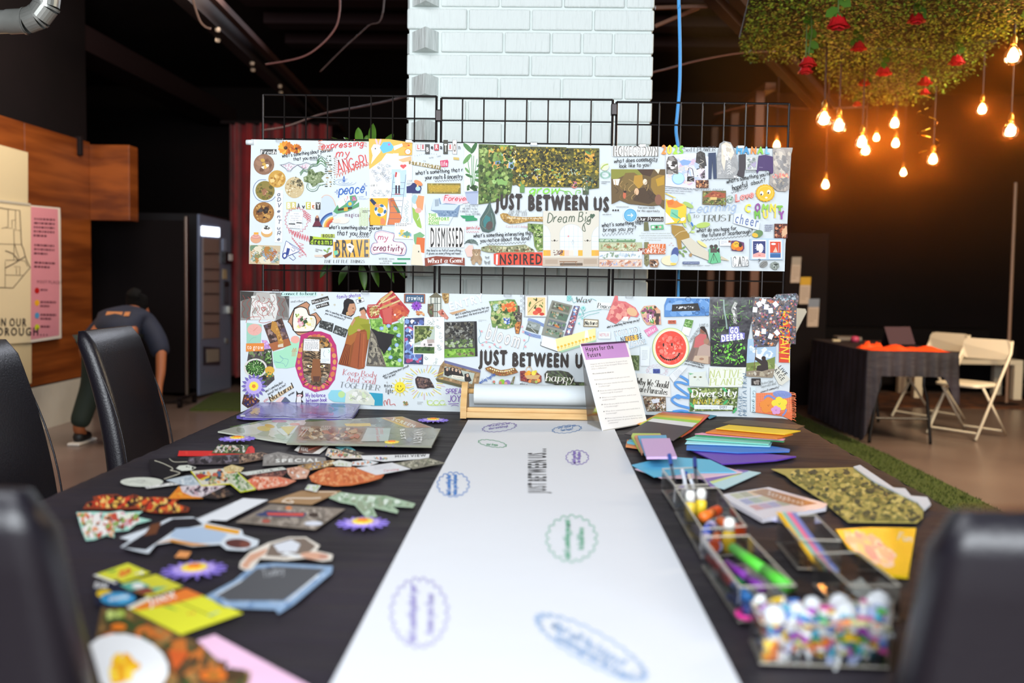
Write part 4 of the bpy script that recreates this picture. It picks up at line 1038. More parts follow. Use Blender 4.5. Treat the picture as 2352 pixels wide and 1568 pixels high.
for x,y,r in((1085,663,30),(1405,590,32)):c.l([(x,y-r),(x+r*.2,y-r*.2),(x+r,y),(x+r*.2,y+r*.2),(x,y+r),(x-r*.2,y+r*.2),(x-r,y),(x-r*.2,y-r*.2)],4,BL_,closed=1)
c.l([(1422,655),(1424,705)],7,BL_);
for rx,ry in((40,8),(75,18)):c.l([(1380+rx*math.cos(t*.45),730+ry*math.sin(t*.45))for t in range(12)],2,'#8aa0c8',smooth=1)
c.done('handwriting')
c=Cut(U1,ub)
for i,(ch,bg,fg,y)in enumerate((('B','#d8cf8a','#f4f4f0',0),('R','#cfc46a','#f4f4f0',0),('A',None,'#5a5a5a',6),('v',None,'#3a3a3c',4),('E','#c8c24a','#f0f0e0',0),('t','#ece8d8','#b85a2c',2),('Y','#4a4540','#eeeeea',4))):
    x=498+i*57
    if bg:c.r(x-2,778+y,x+52,862+y,bg)
    c.t(ch,x+4,850+y,62 if ch.isupper()else 50,fg,0,fit=44,bold=.03)
c.done('word_clipping')
c=Cut(U1,ub);c.p([(540,890),(690,900),(680,1090),(520,1080)],'#eceef0')
for i,t in enumerate(('WHEN','WE STARTED','I WANTED','OLDER MEN TO','THINK WE WERE')):c.t(t,560-(20 if i else-20),920+i*27,15,'#4a4a50',2,fit=(60,120,100,140,150)[i])
c.l([(525,1032),(600,1036)],12,K);c.l([(615,1018),(675,1022)],12,K)
for i,t in enumerate(('I COULD GIVE','ZERO FUCKS')):c.t(t,535,1062+i*26,15,'#4a4a50',2,fit=120)
for k in range(42):
    t=k/42*6.2832;rx,ry=118+22*(k%2),130+24*(k%2)
    t2=(k+1)/42*6.2832;rx2,ry2=118+22*((k+1)%2),130+24*((k+1)%2)
    c.l([(615+rx*math.cos(t),990+ry*math.sin(t)),(615+rx2*math.cos(t2),990+ry2*math.sin(t2))],4,'#d8606a')
for k in range(3):c.l([(520+i*14+k*30,1110+k*22+i*5+(26 if i%2 else-22))for i in range(18)],4,'#d8606a',smooth=1)
for k in range(4):c.l([(690+k*22+(i%2)*26,870+i*12+k*18)for i in range(8)],4,'#d8505a',smooth=1)
c.l([(560+i*8,1190+i*10+(14 if i%2 else-14))for i in range(22)],4,'#d8606a',smooth=1);c.done('drawing')
c=Cut(U1,ub);NB='#34468c';P=[(495,1230),(655,1330),(640,1352),(500,1410),(470,1440),(452,1380)]
c.p(P,'#e8ecf2');c.l(P,6,NB,closed=1);c.p([(505,1310),(540,1320),(520,1398),(488,1390)],NB);c.e(478,1400,30,38,NB,.3);c.e(478,1400,15,22,'#e8ecf2',.3)
c.l([(560,1300),(600,1330),(575,1350),(550,1325)],5,NB,smooth=1);c.l([(530,1420),(575,1455),(605,1430),(565,1385)],6,NB);c.l([(530,1260),(640,1340)],5,NB)
c.l([(640+(i%3)*28,1250+i*13)for i in range(14)],4,'#d8606a',smooth=1);c.done('drawing')
c=Cut(U1,ub);P=[(905,740),(940,700),(990,700),(1040,740),(1075,830),(1080,930),(1000,960),(910,1050),(870,960),(900,850)]
c.p(P,'#c6d2e2');c.l([(905,730),(940,702),(990,702),(1040,745),(1072,830)],9,'#dcb8a0',smooth=1)
for k,g in enumerate(('#33508f','#5a86b8','#d8d8c8','#e0b04a','#d8743c','#c8503c')):
    r=175-k*19;c.l([(1060-r*math.cos(t*.2),1070-r*math.sin(t*.2)*.95)for t in range(8)],20,g,smooth=1)
c.e(1150,990,75,40,'#ece0d2');c.e(1080,1000,50,24,'#e8d8c8');c.done('picture_cutout')
c=Cut(U1,ub);c.p([(1040,890),(1100,800),(1210,710),(1300,700),(1320,760),(1260,830),(1340,780),(1340,830),(1200,890),(1080,915)],'#5a9c6a')
c.p([(1080,785),(1160,720),(1185,800),(1110,850)],'#e8e6e0');c.p([(1165,715),(1230,705),(1240,780),(1185,790)],'#f0ece8');c.b([(1165,715),(1230,705),(1240,780),(1185,790)],['#c8606a'],6,8)
c.b([(1240,700),(1320,705),(1310,770),(1250,770)],['#cf7a9c','#e0a0b8','#b8608a'],10,16);c.e(1235,800,40,40,'#4f9aa8');c.e(1235,800,22,22,'#d8c84a');c.l([(1095,870),(1260,845)],24,'#3c3430');c.r(1165,842,1210,885,'#d8a83c',-4);c.done('picture_cutout')
c=Cut(U1,ub);c.t('magical',1172,948,46,'#6a3058',0,fit=190);c.done('word_clipping')
c=Cut(U1,ub);
for k in range(12):c.l([(1340+i*18,850+k*18+(10 if i%2 else-6))for i in range(7)],4,'#cfe07a',smooth=1)
c.rows(1380,875,1500,2,16,9,'#8a8a80');c.e(855,990,26,55,'#4a2430');c.e(855,950,16,18,'#c89878');c.p([(800,1060),(830,1000),(880,1000),(912,1060)],'#6a2c3c');c.l([(800,1062),(912,1062)],8,'#2c1c28')
c.e(1482,945,22,32,'#2c2018');c.e(1482,940,12,15,'#b87850');c.p([(1455,960),(1510,960),(1505,1010),(1460,1010)],'#b0642c');c.r(1462,1008,1502,1060,'#3c3838');c.done('picture_cutout')
c=Cut(U1,ub);c.w("what's something about yourself",992,1088,44,K,1,w=5.5,fit=615);c.w('that you love?',1080,1165,60,K,0,w=6,fit=395,shear=.3);c.l([(1310+i*12,1180+(9 if i%2 else-7))for i in range(13)],5,K);c.done('handwriting')
c=Cut(U1,ub);c.r(900,1150,1058,1192,'#b4bf5a');c.t('BOLD',915,1188,34,'#1c1c18',0,fit=130,bold=.03);c.p([(770,1172),(1036,1205),(1036,1285),(765,1270)],'#b6cf3c');c.p([(770,1172),(800,1176),(815,1210),(1036,1215),(1036,1285),(765,1270)],'#343a20')
c.t('dreams',772,1268,66,'#b6d83c',1,fit=262,bold=.02);c.done('word_clipping')
c=Cut(U1,ub);c.p([(1045,1222),(1462,1208),(1460,1418),(1040,1422)],'#e8a81c');c.t('BRAVE',1052,1415,190,'#231d18',-.6,fit=408,bold=.03);c.p([(1195,1270),(1235,1255),(1285,1290),(1250,1375),(1210,1330)],'#efefec');c.e(1235,1300,18,11,'#2a2826',.3)
c.p([(1048,1345),(1090,1340),(1098,1385),(1055,1398)],'#5cc09a');c.r(1045,1222,1075,1240,'#f0f0ee');c.done('word_clipping','gloss')
c=Cut(U1,ub);c.w('THE LITTLE THINGS',930,1484,34,'#6c6c68',0,w=4.5,fit=470,serif=1);c.rows(838,1318,915,2,20,12,'#9a9a94',12);c.p([(822,1392),(920,1388),(920,1418),(826,1416)],'#dcc8b8');c.p([(920,1400),(1030,1355),(1020,1385),(950,1430)],'#7c4430')
for x,y,a in((945,1340,.5),(990,1320,-.5),(975,1352,2)):c.e(x,y,20,9,'#88a850',a)
c.done('picture_cutout')
c=Cut(U1,ub);P=[(1530,1130),(1600,1110),(1700,1130),(1752,1150),(1740,1230),(1850,1250),(1890,1310),(1870,1390),(1780,1395),(1620,1370),(1500,1385),(1475,1330),(1500,1260),(1550,1250),(1520,1190)]
c.p(P,'#eadfe6');c.l(P,5,'#3a4a8c',smooth=1,closed=1);c.l([(1690+(x-1690)*.93,1255+(y-1255)*.9)for x,y in P],3.5,'#c86a78',smooth=1,closed=1)
c.w('my',1560,1215,70,'#b8506a',3,w=9,fit=110);c.w('creativity',1508,1340,75,'#7c3048',2,w=10,fit=340);c.done('handwriting')
c=Cut(U1,ub);c.w('WORKING',1570,1445,20,'#9aa0a0',0,w=2.5,fit=100,serif=1);c.rows(1690,1432,1770,1,10,10,'#b0b4b4');c.r(1785,1430,1935,1446,'#2f9a68');c.rows(1620,1458,1800,1,10,9,'#a8aca8');c.rows(1580,1482,1725,1,10,9,'#a8aca8');c.r(1730,1480,1890,1497,'#2f8a58');c.done('word_clipping')
# marker swirls, rabbit picture, ladder sheet
c=Cut(U1,ub);c.p([(1455,45),(1690,50),(1960,92),(1955,235),(1720,245),(1600,330),(1460,420)],'#ecba58')
c.p([(1480,160),(1510,110),(1560,110),(1600,130),(1590,200),(1540,260),(1480,340),(1500,240)],'#f0f0ee');c.e(1545,80,12,38,'#e8c0cc',-.3);c.e(1585,82,12,38,'#e8c0cc',.3);c.e(1530,160,7,8,'#202020')
c.p([(1580,150),(1620,85),(1700,80),(1745,140),(1720,185),(1620,215)],'#6cc0e0');c.e(1690,112,16,14,'#c878b0');c.p([(1740,130),(1860,95),(1880,115),(1750,180)],'#f2f2ee');c.p([(1840,90),(1920,95),(1900,150),(1850,140)],'#e8a048')
c.e(1908,195,40,38,'#e09038');c.e(1908,195,30,29,'#f4f0e6');c.l([(1908,180),(1908,197),(1922,197)],3,'#5a4030');c.e(1918,122,12,9,'#cc3c30');c.done('picture_cutout')
c=Cut(U1,ub);c.p([(1460,400),(1600,300),(1660,215),(1745,220),(1740,740),(1465,735)],'#e8ecec')
for i in range(46):
    x,y=R.uniform(1490,1700),R.uniform(330,530);
    if x+y*.9<1850:continue
    r=R.uniform(12,30);c.l([(x+r*(1-t/9)*math.cos(t*.9),y+r*(1-t/9)*math.sin(t*.9))for t in range(8)],2.6,R.choice(['#5c6470','#444c58','#8088a0']),smooth=1)
for i in range(30):x,y=R.uniform(1480,1690),R.uniform(650,720);c.l([(x,y),(x+14,y-14),(x+28,y+4)],2.5,'#6a7280',smooth=1)
c.r(1468,560,1640,618,'#f2f2f0');c.w('GUILT',1472,598,22,'#4a4a48',w=3,fit=82,serif=1);c.done('printed_sheet')
c=Cut(U1,ub);c.p([(1680,240),(1955,245),(1960,380),(1950,1050),(1650,1050),(1700,700)],'#dfe8ea');c.p([(1790,290),(1950,245),(1952,330),(1850,320)],'#f0b888');c.r(1720,400,1890,720,'#bcd4e4');c.r(1735,215,1800,300,'#e8ecec');c.p([(1785,330),(1910,310),(1960,400),(1830,410)],'#f2f2f0')
c.e(1838,360,20,16,'#dc5a5c');c.e(1872,358,20,16,'#dc5a5c');c.p([(1820,366),(1888,366),(1855,396)],'#dc5a5c')
c.p([(1680,740),(1790,860),(1840,960),(1800,1045),(1665,1045),(1700,900)],'#d87c4c');c.p([(1740,730),(1820,900),(1790,905),(1720,780)],'#5c8468');c.p([(1680,740),(1740,730),(1790,860)],'#c86a3a')
for x0,x1 in((1745,1680),(1885,1820)):c.l([(x0,460),(x1,1040)],4.5,'#5a6078')
for k in range(8):c.l([(1738-k*9,552+k*70),(1873-k*9,554+k*70)],4.5,'#5a6078')
c.p([(1762,470),(1775,430),(1815,440),(1822,590),(1758,590)],'#eeeef0');c.p([(1755,490),(1765,430),(1785,435),(1775,490)],'#c84c48');c.r(1762,585,1782,680,'#3a2838');c.r(1797,585,1816,680,'#3a2838');c.l([(1755,686),(1820,688)],9,'#b84848')
for i in range(10):x,y=R.uniform(1850,1930),R.uniform(760,980);c.l([(x,y),(x+20,y+20),(x-5,y+40),(x+15,y+60)],3,'#7c9090',smooth=1)
c.done('picture_cutout')
c=Cut(U1,ub);c.p([(1465,735),(1680,733),(1650,1050),(1470,1045)],'#efb22c');c.e(1590,875,72,72,'#f2f2ee');
for a in(.3,1.87,3.44,5.0):c.e(1590+55*math.cos(a),875+55*math.sin(a),24,16,'#2f6a9c',a+1.57)
c.e(1590,875,36,36,'#efb22c');c.p([(1465,760),(1490,735),(1545,790),(1515,820)],'#27365c');c.p([(1530,800),(1590,810),(1575,850),(1520,830)],'#e8a070');c.p([(1590,1040),(1590,970),(1620,960),(1650,1000),(1640,1045)],'#e88858');c.done('picture_cutout')
c=Cut(U1,ub);c.p([(1757,1022),(1968,1022),(1965,1210),(1752,1205)],'#eef0ea');c.rows(1768,1030,1950,2,18,8,'#7c8084');c.b([(1790,1080),(1960,1080),(1960,1200),(1790,1200)],['#e0c060','#86b0c8','#a8c070','#f0d890','#6a9c88'],20,24,1.6);c.done('picture_cutout')
# second stretch
c=Cut(U2,ub)
for i,(ch,col,bx)in enumerate((('L','#c83c44','#f2f2f0'),('I','#b83040','#f2e8e8'),('B','#eeeeee','#5a5a58'),('e','#2a2a2c',None),('R','#f0f0f0','#cc4a54'),('a','#3c3c40',None),('T','#e8e8e4','#4a4a40'),('I','#d85a5a','#e8dcd8'),('O','#7a6a60','#e0dcd8'),('n','#8a8a88',None))):
    x=278+i*51;hh=110 if ch in 'TO' else 62
    if bx:c.r(x-2,150-hh+42-24,x+47,150+40*(ch in 'BTO')+26,bx);c.l([(x-2,168-hh),(x+47,168-hh),(x+47,176+40*(ch in 'BTO')),(x-2,176+40*(ch in 'BTO'))],3,'#4a4a48',closed=1)
    c.t(ch,x+5,160+30*(ch in 'BTO'),hh*.78,col,0,fit=36,bold=.03)
c.done('word_clipping')
c=Cut(U2,ub)
for i,ch in enumerate('resistance'):c.t(ch,255+i*27,240-30*math.sin(i/9*3)*.4-i*2,12,'#5a6474',R.uniform(-20,20))
c.t('WATER',420,268,15,'#6a6a68',-8,fit=52);c.t('LIGHT',508,250,15,'#6a6a68',-6,fit=46);c.t('FOR',352,296,10,'#6a6a68',8);c.r(694,250,758,278,'#d0b468',6);c.done('word_clipping')
c=Cut(U2,ub);c.p([(200,290),(556,348),(548,392),(192,328)],'#8f7d4c');c.b([(200,290),(556,348),(548,392),(192,328)],['#a8965c','#6c5c34','#c0ae74'],40,7);c.t('STRENGTH',203,328,36,'#f4f2e6',9.6,fit=340,bold=.025);c.done('word_clipping')
c=Cut(U2,ub);c.p([(545,290),(630,280),(638,300),(632,358),(562,362),(550,340)],'#d0486c');c.t('life',556,350,50,'#f6f0f0',-2,fit=74,bold=.01);c.done('word_clipping')
c=Cut(U2,ub);c.w("what's something that r",270,448,46,K,-4,w=5.5,fit=530);c.w('your roots & ancestry',375,500,50,K,-2,w=5.5,fit=420);c.l([(485+i*14,520-i*.8+(9 if i%2 else-8))for i in range(23)],4.5,K);c.done('handwriting')
c=Cut(U2,ub);c.r(400,545,775,662,'#8c7a34');c.b(q4(400,545,775,662),['#a89440','#6c5e28','#7d8a3c','#b8a458'],70,10)
for i,t in enumerate(('IN THE ABSENCE OF MODERN CONVENIENCES','WE CAN STILL STAY CLEAN AND COMFORTABLE','USING WHAT NATURE PROVIDES FOR US')):c.r(412+5*i,568+i*25,762-8*i,590+i*25,'#caa83c');c.t(t,418+5*i,586+i*25,13,'#4a3c14',0,fit=336-14*i)
c.done('word_clipping')
c=Cut(U2,ub);c.t('110',172,530,24,'#2c2c30',0,fit=54,shear=.2);c.rows(172,540,230,2,14,6,'#8a8a90');c.p([(168,580),(210,570),(240,540),(320,545),(335,600),(320,655),(168,655)],'#2c3166');c.e(300,540,52,26,'#e08c58',.5);c.e(296,605,28,26,'#a8d0e4');c.e(292,575,10,14,'#e8c888');c.done('picture_cutout')
c=Cut(U2,ub);P=[(228,690),(300,668),(372,680),(380,1120),(372,1470),(215,1460),(240,1200),(235,900)]
c.p(P,'#dfe6e8');c.e(262,725,38,52,'#a8c8cc');c.p([(300,680),(368,690),(350,850),(290,830),(270,760)],'#e09a6a');c.p([(232,810),(300,870),(345,1060),(290,1030),(240,930)],'#98bc54');c.e(300,850,36,30,'#e8a898');c.p([(248,1120),(320,1090),(375,1130),(320,1180),(270,1250),(250,1190)],'#7cae7c');c.p([(285,1150),(375,1160),(368,1330),(330,1320),(275,1225)],'#d8703c');c.p([(240,1228),(320,1235),(355,1470),(215,1460)],'#e2d8c0');c.e(304,1312,6,10,'#2c2c2c');c.l([(290,960),(330,900),(345,1000),(330,1080)],5,'#eef2f2',smooth=1);c.done('picture_cutout')
c=Cut(U2,ub);c.p([(365,662),(790,665),(800,780),(760,790),(640,1010),(410,1000),(380,820)],'#d2e0ea');c.p([(440,850),(470,720),(540,710),(560,780),(640,760),(768,790),(740,920),(530,920),(515,885)],'#7c93ae');c.p([(470,720),(530,705),(540,780),(760,785),(700,850),(445,845)],'#c4d2de');c.p([(485,728),(530,722),(532,800),(488,806)],'#9aa8b4');c.b([(450,860),(760,850),(740,915),(540,915)],['#5c7694','#8ca2ba','#6c86a4'],40,10);c.done('picture_cutout')
c=Cut(U2,ub);c.p([(570,690),(640,668),(680,680),(800,688),(880,700),(884,730),(850,768),(700,776),(575,765)],'#f0c6cc');c.w('Forever',590,742,62,'#d0505c',0,w=9,fit=265,shear=.3);c.done('word_clipping')
c=Cut(U2,ub);c.p([(412,882),(512,882),(512,925),(655,935),(655,970),(540,972),(538,1010),(408,1008)],'#e0eac0')
for i,t in enumerate(('THE','COMFORT','ZONE')):c.t(t,413,920+i*43,36,'#4fa83c',0,fit=(90,236,122)[i],bold=.03)
c.done('word_clipping')
c=Cut(U2,ub)
for i,(t,x)in enumerate((('I DID NOT',825),('MEANT to be',800),('FAMOUS. So I just',772),('keep TRYING',835))):c.w(t,x,808+i*31,22,'#8c9094',0,w=2.6,fit=(150,160,200,160)[i],serif=1)
c.p([(770,905),(930,908),(925,925),(965,942),(960,962),(830,970),(830,940),(800,935)],'#2f9464');c.done('word_clipping')
c=Cut(U2,ub);c.p([(428,1036),(816,1040),(812,1266),(420,1266)],'#f2f2f0');c.t('DISMISSED',430,1258,212,'#2a2420',0,fit=380,bold=.018);c.done('word_clipping')
c=Cut(U2,ub);c.w('gentrifie',838,1058,40,'#d85a5a',2,w=4,fit=150);c.l([(838+i*13,1090+(9 if i%2 else-7))for i in range(12)],4,'#d85a5a');c.w('the land is so full of everything...',392,1308,26,'#3c3c40',0,w=3.4,fit=405);c.w('it gives us everything we need...',390,1342,26,'#3c3c40',0,w=3.4,fit=400);c.done('handwriting')
c=Cut(U2,ub);c.p([(370,1385),(500,1362),(820,1382),(822,1468),(600,1440),(378,1478)],'#8c4432');c.w('What a Gem!',405,1440,52,'#f6eee8',-1,w=8,fit=385,serif=1);c.done('word_clipping')
# tall plant, green picture wall
c=Cut(U2,ub);c.p([(815,90),(978,96),(975,780),(880,782),(812,620)],'#dfe9e4')
for x,y,a,L in((860,150,.8,75),(925,150,-1.1,70),(850,270,-.9,70),(1050,260,-.3,70),(1010,330,-.5,60),(1000,410,-.2,70),(1000,460,0,60),(990,515,.2,60),(870,460,.4,45),(850,400,.9,40)):
    c.e(x,y,L,L*.34,R.choice(['#4c7c44','#6a9a58','#3a6838']),a)
for x in(855,900,925,960,1000):c.l([(905+(x-905)*.12,600),(905+(x-905)*.5,450),(x,220+abs(x-910))],7,'#5a8a4c',smooth=1)
c.b([(830,560),(990,560),(970,640),(840,640)],['#3a5c30','#5a7c48','#27401e'],24,18);c.p([(826,640),(976,630),(962,782),(890,782),(845,740)],'#a9b4cc');c.p([(826,640),(976,630),(972,655),(830,662)],'#94a0bc');c.done('plant_photo')
c=Cut(U2,ub);P=[(978,104),(1400,118),(1380,400),(1340,660),(1220,740),(1140,760),(976,782)]
c.p(P,'#5a6a34');c.b(P,GREEN+['#7c8c4c','#34481f'],330,22);c.b([(1120,490),(1280,490),(1330,600),(1130,560)],['#86b060','#a4c87c','#6c9a4c'],26,26);c.done('foliage_photo')
c=Cut(U2,ub);P=[(1085,125),(1965,140),(1965,585),(1440,585),(1400,560),(1360,570),(1350,400),(1390,300),(1085,160)]
pal=['#8c7c28','#b09a30','#2c2c1c','#4c4a20','#6c6828','#c8a83c','#1e1e16','#3c3c1c']
c.p(P,'#5c5a28');c.b(P,pal,700,15);
for i in range(60):x,y=R.uniform(1420,1930),R.uniform(160,560);c.e(x,y,R.uniform(6,14),R.uniform(6,14),R.choice(pal),n=8)
c.done('patterned_paper')
c=Cut(U3,ub);P=[(0,145),(668,152),(664,598),(560,610),(470,590),(0,585)]
c.p(P,'#5c5a28');c.b(P,pal,560,15)
for i in range(40):x,y=R.uniform(20,640),R.uniform(170,560);c.l([(x,y),(x+10,y-8),(x+22,y),(x+32,y-8)],4,R.choice(['#1c1c14','#c8a83c']),smooth=1)
c.done('patterned_paper')
c=Cut(U2,ub);c.p([(1090,168),(1398,180),(1392,398),(1300,395),(1285,335),(1180,385),(1095,380)],'#dcae5c');c.p([(1280,176),(1398,180),(1394,330),(1290,325)],'#f0dcb0');c.r(1215,176,1250,300,'#8cb4bc');c.e(1200,225,26,30,'#4c2c20');c.p([(1160,350),(1170,265),(1240,265),(1250,340)],'#6a8cae');c.e(1335,280,18,18,'#4a2c20');c.p([(1310,380),(1320,300),(1370,300),(1385,390)],'#8ca8c4');c.r(1118,280,1150,325,'#d86a40');c.l([(1095,345),(1290,335)],16,'#c8904c');c.done('picture_cutout')
c=Cut(U2,ub)
for x,y,s,pot in((1480,470,48,'#7c9c3c'),(1640,440,62,'#c8b8a0'),(1790,440,70,'#c0a070'),(1885,480,50,'#e4e6e0')):
    for k in range(7):a=-3.0+k*.48;c.e(x+math.cos(a)*s*.55,y+math.sin(a)*s*.5,s*.55,s*.27,'#eef0e8',a)
    for k in range(7):a=-3.0+k*.48;c.e(x+math.cos(a)*s*.55,y+math.sin(a)*s*.5,s*.46,s*.19,R.choice(['#4c8038','#6aa04c','#8cba60']),a)
    c.p([(x-s*.5,y+s*.2),(x+s*.5,y+s*.2),(x+s*.38,y+s*1.1),(x-s*.38,y+s*1.1)],pot)
c.p([(1440,500),(1500,500),(1492,650),(1442,650)],'#6a9450');c.done('plant_cutout')
c=Cut(U3,ub);
for k in range(6):a=-2.9+k*.5;c.e(385+math.cos(a)*42,450+math.sin(a)*42,36,18,'#dfe8dc',a);c.e(385+math.cos(a)*42,450+math.sin(a)*42,29,12,R.choice(['#4c8048','#7cb06c']),a)
c.e(386,560,38,42,'#c8786a');c.l([(352,545),(422,545)],8,'#7c5c9c');c.l([(350,565),(424,565)],6,'#e8c0b0')
P=[(478,440),(560,460),(640,560),(550,615),(548,670),(482,672)];c.p(P,'#4c5c44');c.b(P,['#2c3c28','#6c7c5c','#8a4a3a','#d8d8c0','#3c5430'],50,12);c.p([(500,180),(560,220),(620,180),(600,310),(510,305)],'#e8a848');c.e(540,205,40,12,'#5a8a4c',.6);c.e(590,200,36,12,'#5a8a4c',-.5);c.l([(505,250),(600,250)],4,'#c8803c');c.done('plant_cutout')
c=Cut(U3,ub);c.e(728,358,48,46,'#d8e0c0');c.l([(685,385),(720,345),(768,330)],14,'#a8b858',smooth=1)
for k in range(20):a=k/20*6.28;c.l([(735+40*math.cos(a),450+28*math.sin(a)),(735+62*math.cos(a),450+46*math.sin(a))],5,'#4fae7c')
c.t('water',700,452,14,'#7c9a8c',fit=40);c.rows(692,522,790,2,18,9,'#9aa0a4');c.done('drawing')
c=Cut(U2,ub);c.w('grow',1545,665,95,'#86d83c',-2,w=13,fit=330,shear=.3);c.done('handwriting')
c=Cut(U3,ub);c.l([(190,640),(230,620),(290,640),(310,655),(290,665),(280,640),(330,635),(365,675),(400,675),(410,630),(450,625),(455,650),(430,650)],7,'#7cd03c',smooth=1);c.done('handwriting')
JB='#38302c'
c=Cut(U2,ub);c.t('JUST',1166,828,160,JB,2.2,fit=300,bold=.075);c.t('BETWEEN',1525,846,160,JB,0.6,fit=690,bold=.075);c.done('headline')
c=Cut(U3,ub);c.t('US',596,858,148,JB,.4,fit=185,bold=.075)
for k in range(3):c.e(823+28*k,848,10,10,JB)
c.done('headline')
# drop, gold brush, Dream Big room, notes
c=Cut(U2,ub);c.p([(1108,740),(1120,810),(1160,900),(1172,990),(1155,1070),(1090,1098),(1020,1085),(990,1020),(995,940),(1050,850)],'#4c625c');c.p([(1060,900),(1110,930),(1100,1020),(1040,1040),(1030,970)],'#3c7c7c');c.l([(1105,780),(1090,860),(1030,940),(1010,1010),(1060,1060)],7,'#6c7c70',smooth=1);c.e(1100,1020,38,50,'#5a4c48',.3);c.l([(1120,880),(1140,960),(1140,1040)],5,'#7c9c94',smooth=1);c.done('picture_cutout')
c=Cut(U2,ub);P=[(1218,895),(1250,878),(1300,885),(1340,915),(1500,925),(1700,920),(1702,975),(1560,970),(1440,992),(1330,1000),(1260,970),(1228,930)]
c.p(P,'#b08a48');c.b(P,['#c8a05c','#8c6830','#dcba78','#9c7838'],140,9);c.t('This year, make it special',1290,942,20,'#f4f0e0',1,fit=410,bold=.01);c.w('I picture of',1322,872,34,'#8c8c88',0,w=3,fit=190,serif=1,shear=.3);c.w('WEALTH',1312,910,38,'#9a9a96',0,w=4,fit=200,serif=1);c.w('Cost of Living',1288,1042,30,'#d8a8a8',0,w=3.2,fit=235,serif=1);c.done('word_clipping')
c=Cut(U2,ub);c.w("what's something interesting that",922,1152,44,K,-2.5,w=5.5,fit=665);c.w('you notice about the land?',995,1208,46,K,-3,w=5.5,fit=570);c.l([(1068+i*17,1230-i*.9+(9 if i%2 else-8))for i in range(27)],4.5,K);c.done('handwriting')
c=Cut(U2,ub);P=[(1010,1262),(1100,1240),(1300,1250),(1500,1232),(1600,1290),(1605,1320),(1180,1325),(1080,1320),(1005,1300)];c.p(P,'#8c8c68');c.b(P,['#6c7048','#b0b088','#d0c8a0','#4c4a30','#8a5a3c','#9ca47c'],120,12)
P=[(1530,995),(1702,1005),(1702,1300),(1640,1310),(1605,1250),(1590,1100),(1530,1075)];c.p(P,'#76884a');c.b(P,GREEN+['#c4cc9c'],110,15);c.done('foliage_photo')
c=Cut(U2,ub);
for k in range(9):a=-2.9+k*.36;c.l([(895,1215),(895+42*math.cos(a),1215+40*math.sin(a)),(895+78*math.cos(a),1215+55*math.sin(a)+22)],10,R.choice(['#4c5c58','#6a7c74']),smooth=1)
c.p([(870,1240),(915,1240),(918,1340),(905,1372),(850,1370),(822,1290)],'#e4c0b4');c.done('plant_cutout')
c=Cut(U2,ub);BR='#a88c6c';c.e(953,1325,48,42,BR);c.e(922,1300,17,17,'#9a7c5c');c.e(985,1300,17,17,'#9a7c5c');c.e(953,1390,44,42,BR);c.e(920,1430,22,30,'#b49878');c.e(990,1430,22,30,'#b49878');c.e(908,1385,14,34,'#9c8060',.4);c.e(998,1385,14,34,'#9c8060',-.4);c.e(953,1345,20,15,'#ccb494');c.e(953,1339,7,5,'#241c18');c.e(938,1318,4,4,'#1c1614');c.e(968,1318,4,4,'#1c1614')
for x,y,s in((1075,1375,24),(1075,1430,34)):
    for sg in(-1,1):c.p([(x,y),(x+sg*s,y-s*.6),(x+sg*s*.9,y+s*.2),(x+sg*s*.5,y+s*.8)],'#8c9090')
c.done('picture_cutout')
c=Cut(U2,ub);P=[(1148,1335),(1240,1322),(1480,1322),(1702,1320),(1704,1468),(1420,1460),(1180,1466),(1150,1450)]
c.p(P,'#dc4a34');c.p([(1175,1345),(1196,1345),(1192,1458),(1172,1458)],'#f4f0ee');c.t('NSPIRED',1204,1456,112,'#2c2420',-.3,fit=494,bold=.03);c.done('word_clipping')
c=Cut(U3,ub);c.p([(36,856),(664,850),(660,1480),(30,1475)],'#d9d3c4')
for x0,x1,yt in((38,120,1000),(225,480,1000),(580,662,1040)):
    m_=(x0+x1)/2;w_=(x1-x0)/2;P=[(x0,1360),(x0,yt+110)]+[(m_-w_*math.cos(t*.314),yt+110-105*math.sin(t*.314))for t in range(1,10)]+[(x1,yt+110),(x1,1360)]
    if x0==38:P=[(38,1360),(38,1010),(80,1030),(110,1080),(120,1130),(120,1360)]
    if x0==580:P=[(580,1360),(580,1140),(600,1080),(640,1035),(660,1030),(660,1360)]
    c.p(P,'#dfe8f0');c.l(P,4,'#c2c4c0',closed=1)
    for k in range(3):c.l([(x0,1140+k*60),(x1,1140+k*60)],2,'#a8b4bc')
    if x1-x0>100:
        for k in range(1,5):c.l([(x0+k*51,1020),(x0+k*51,1290)],2,'#a8b4bc')
    cols=['#e8b040','#e8d8c8','#f0a848','#d8dce8','#e8c8b8'];n=max(2,int((x1-x0)/48))
    for k in range(n):c.r(x0+(x1-x0)*k/n,1295,x0+(x1-x0)*(k+1)/n,1360,cols[(k*2+int(x0/100))%5])
c.r(32,1380,660,1476,'#c2b2a0');c.r(60,1400,200,1450,'#b3a08c');c.r(490,1395,640,1450,'#b3a08c');c.r(220,1420,420,1430,'#8c6444');c.r(225,1440,480,1470,'#6a5848');c.l([(270,1430),(250,1475)],6,'#8c6444');c.l([(400,1430),(415,1475)],6,'#8c6444');c.b([(140,1290),(270,1290),(260,1360),(150,1360)],['#6a4a48','#8a6a60','#a88a78'],22,10)
for x in(165,535):c.l([(x-38,1185),(x-20,1195),(x,1180),(x+20,1195),(x+38,1185)],4,'#4a443c',smooth=1);c.e(x,1188,8,12,'#3a342c')
c.e(320,1140,10,10,'#d89090');c.l([(370,1180),(380,1210),(370,1240),(360,1210)],3,'#8a9494',closed=1)
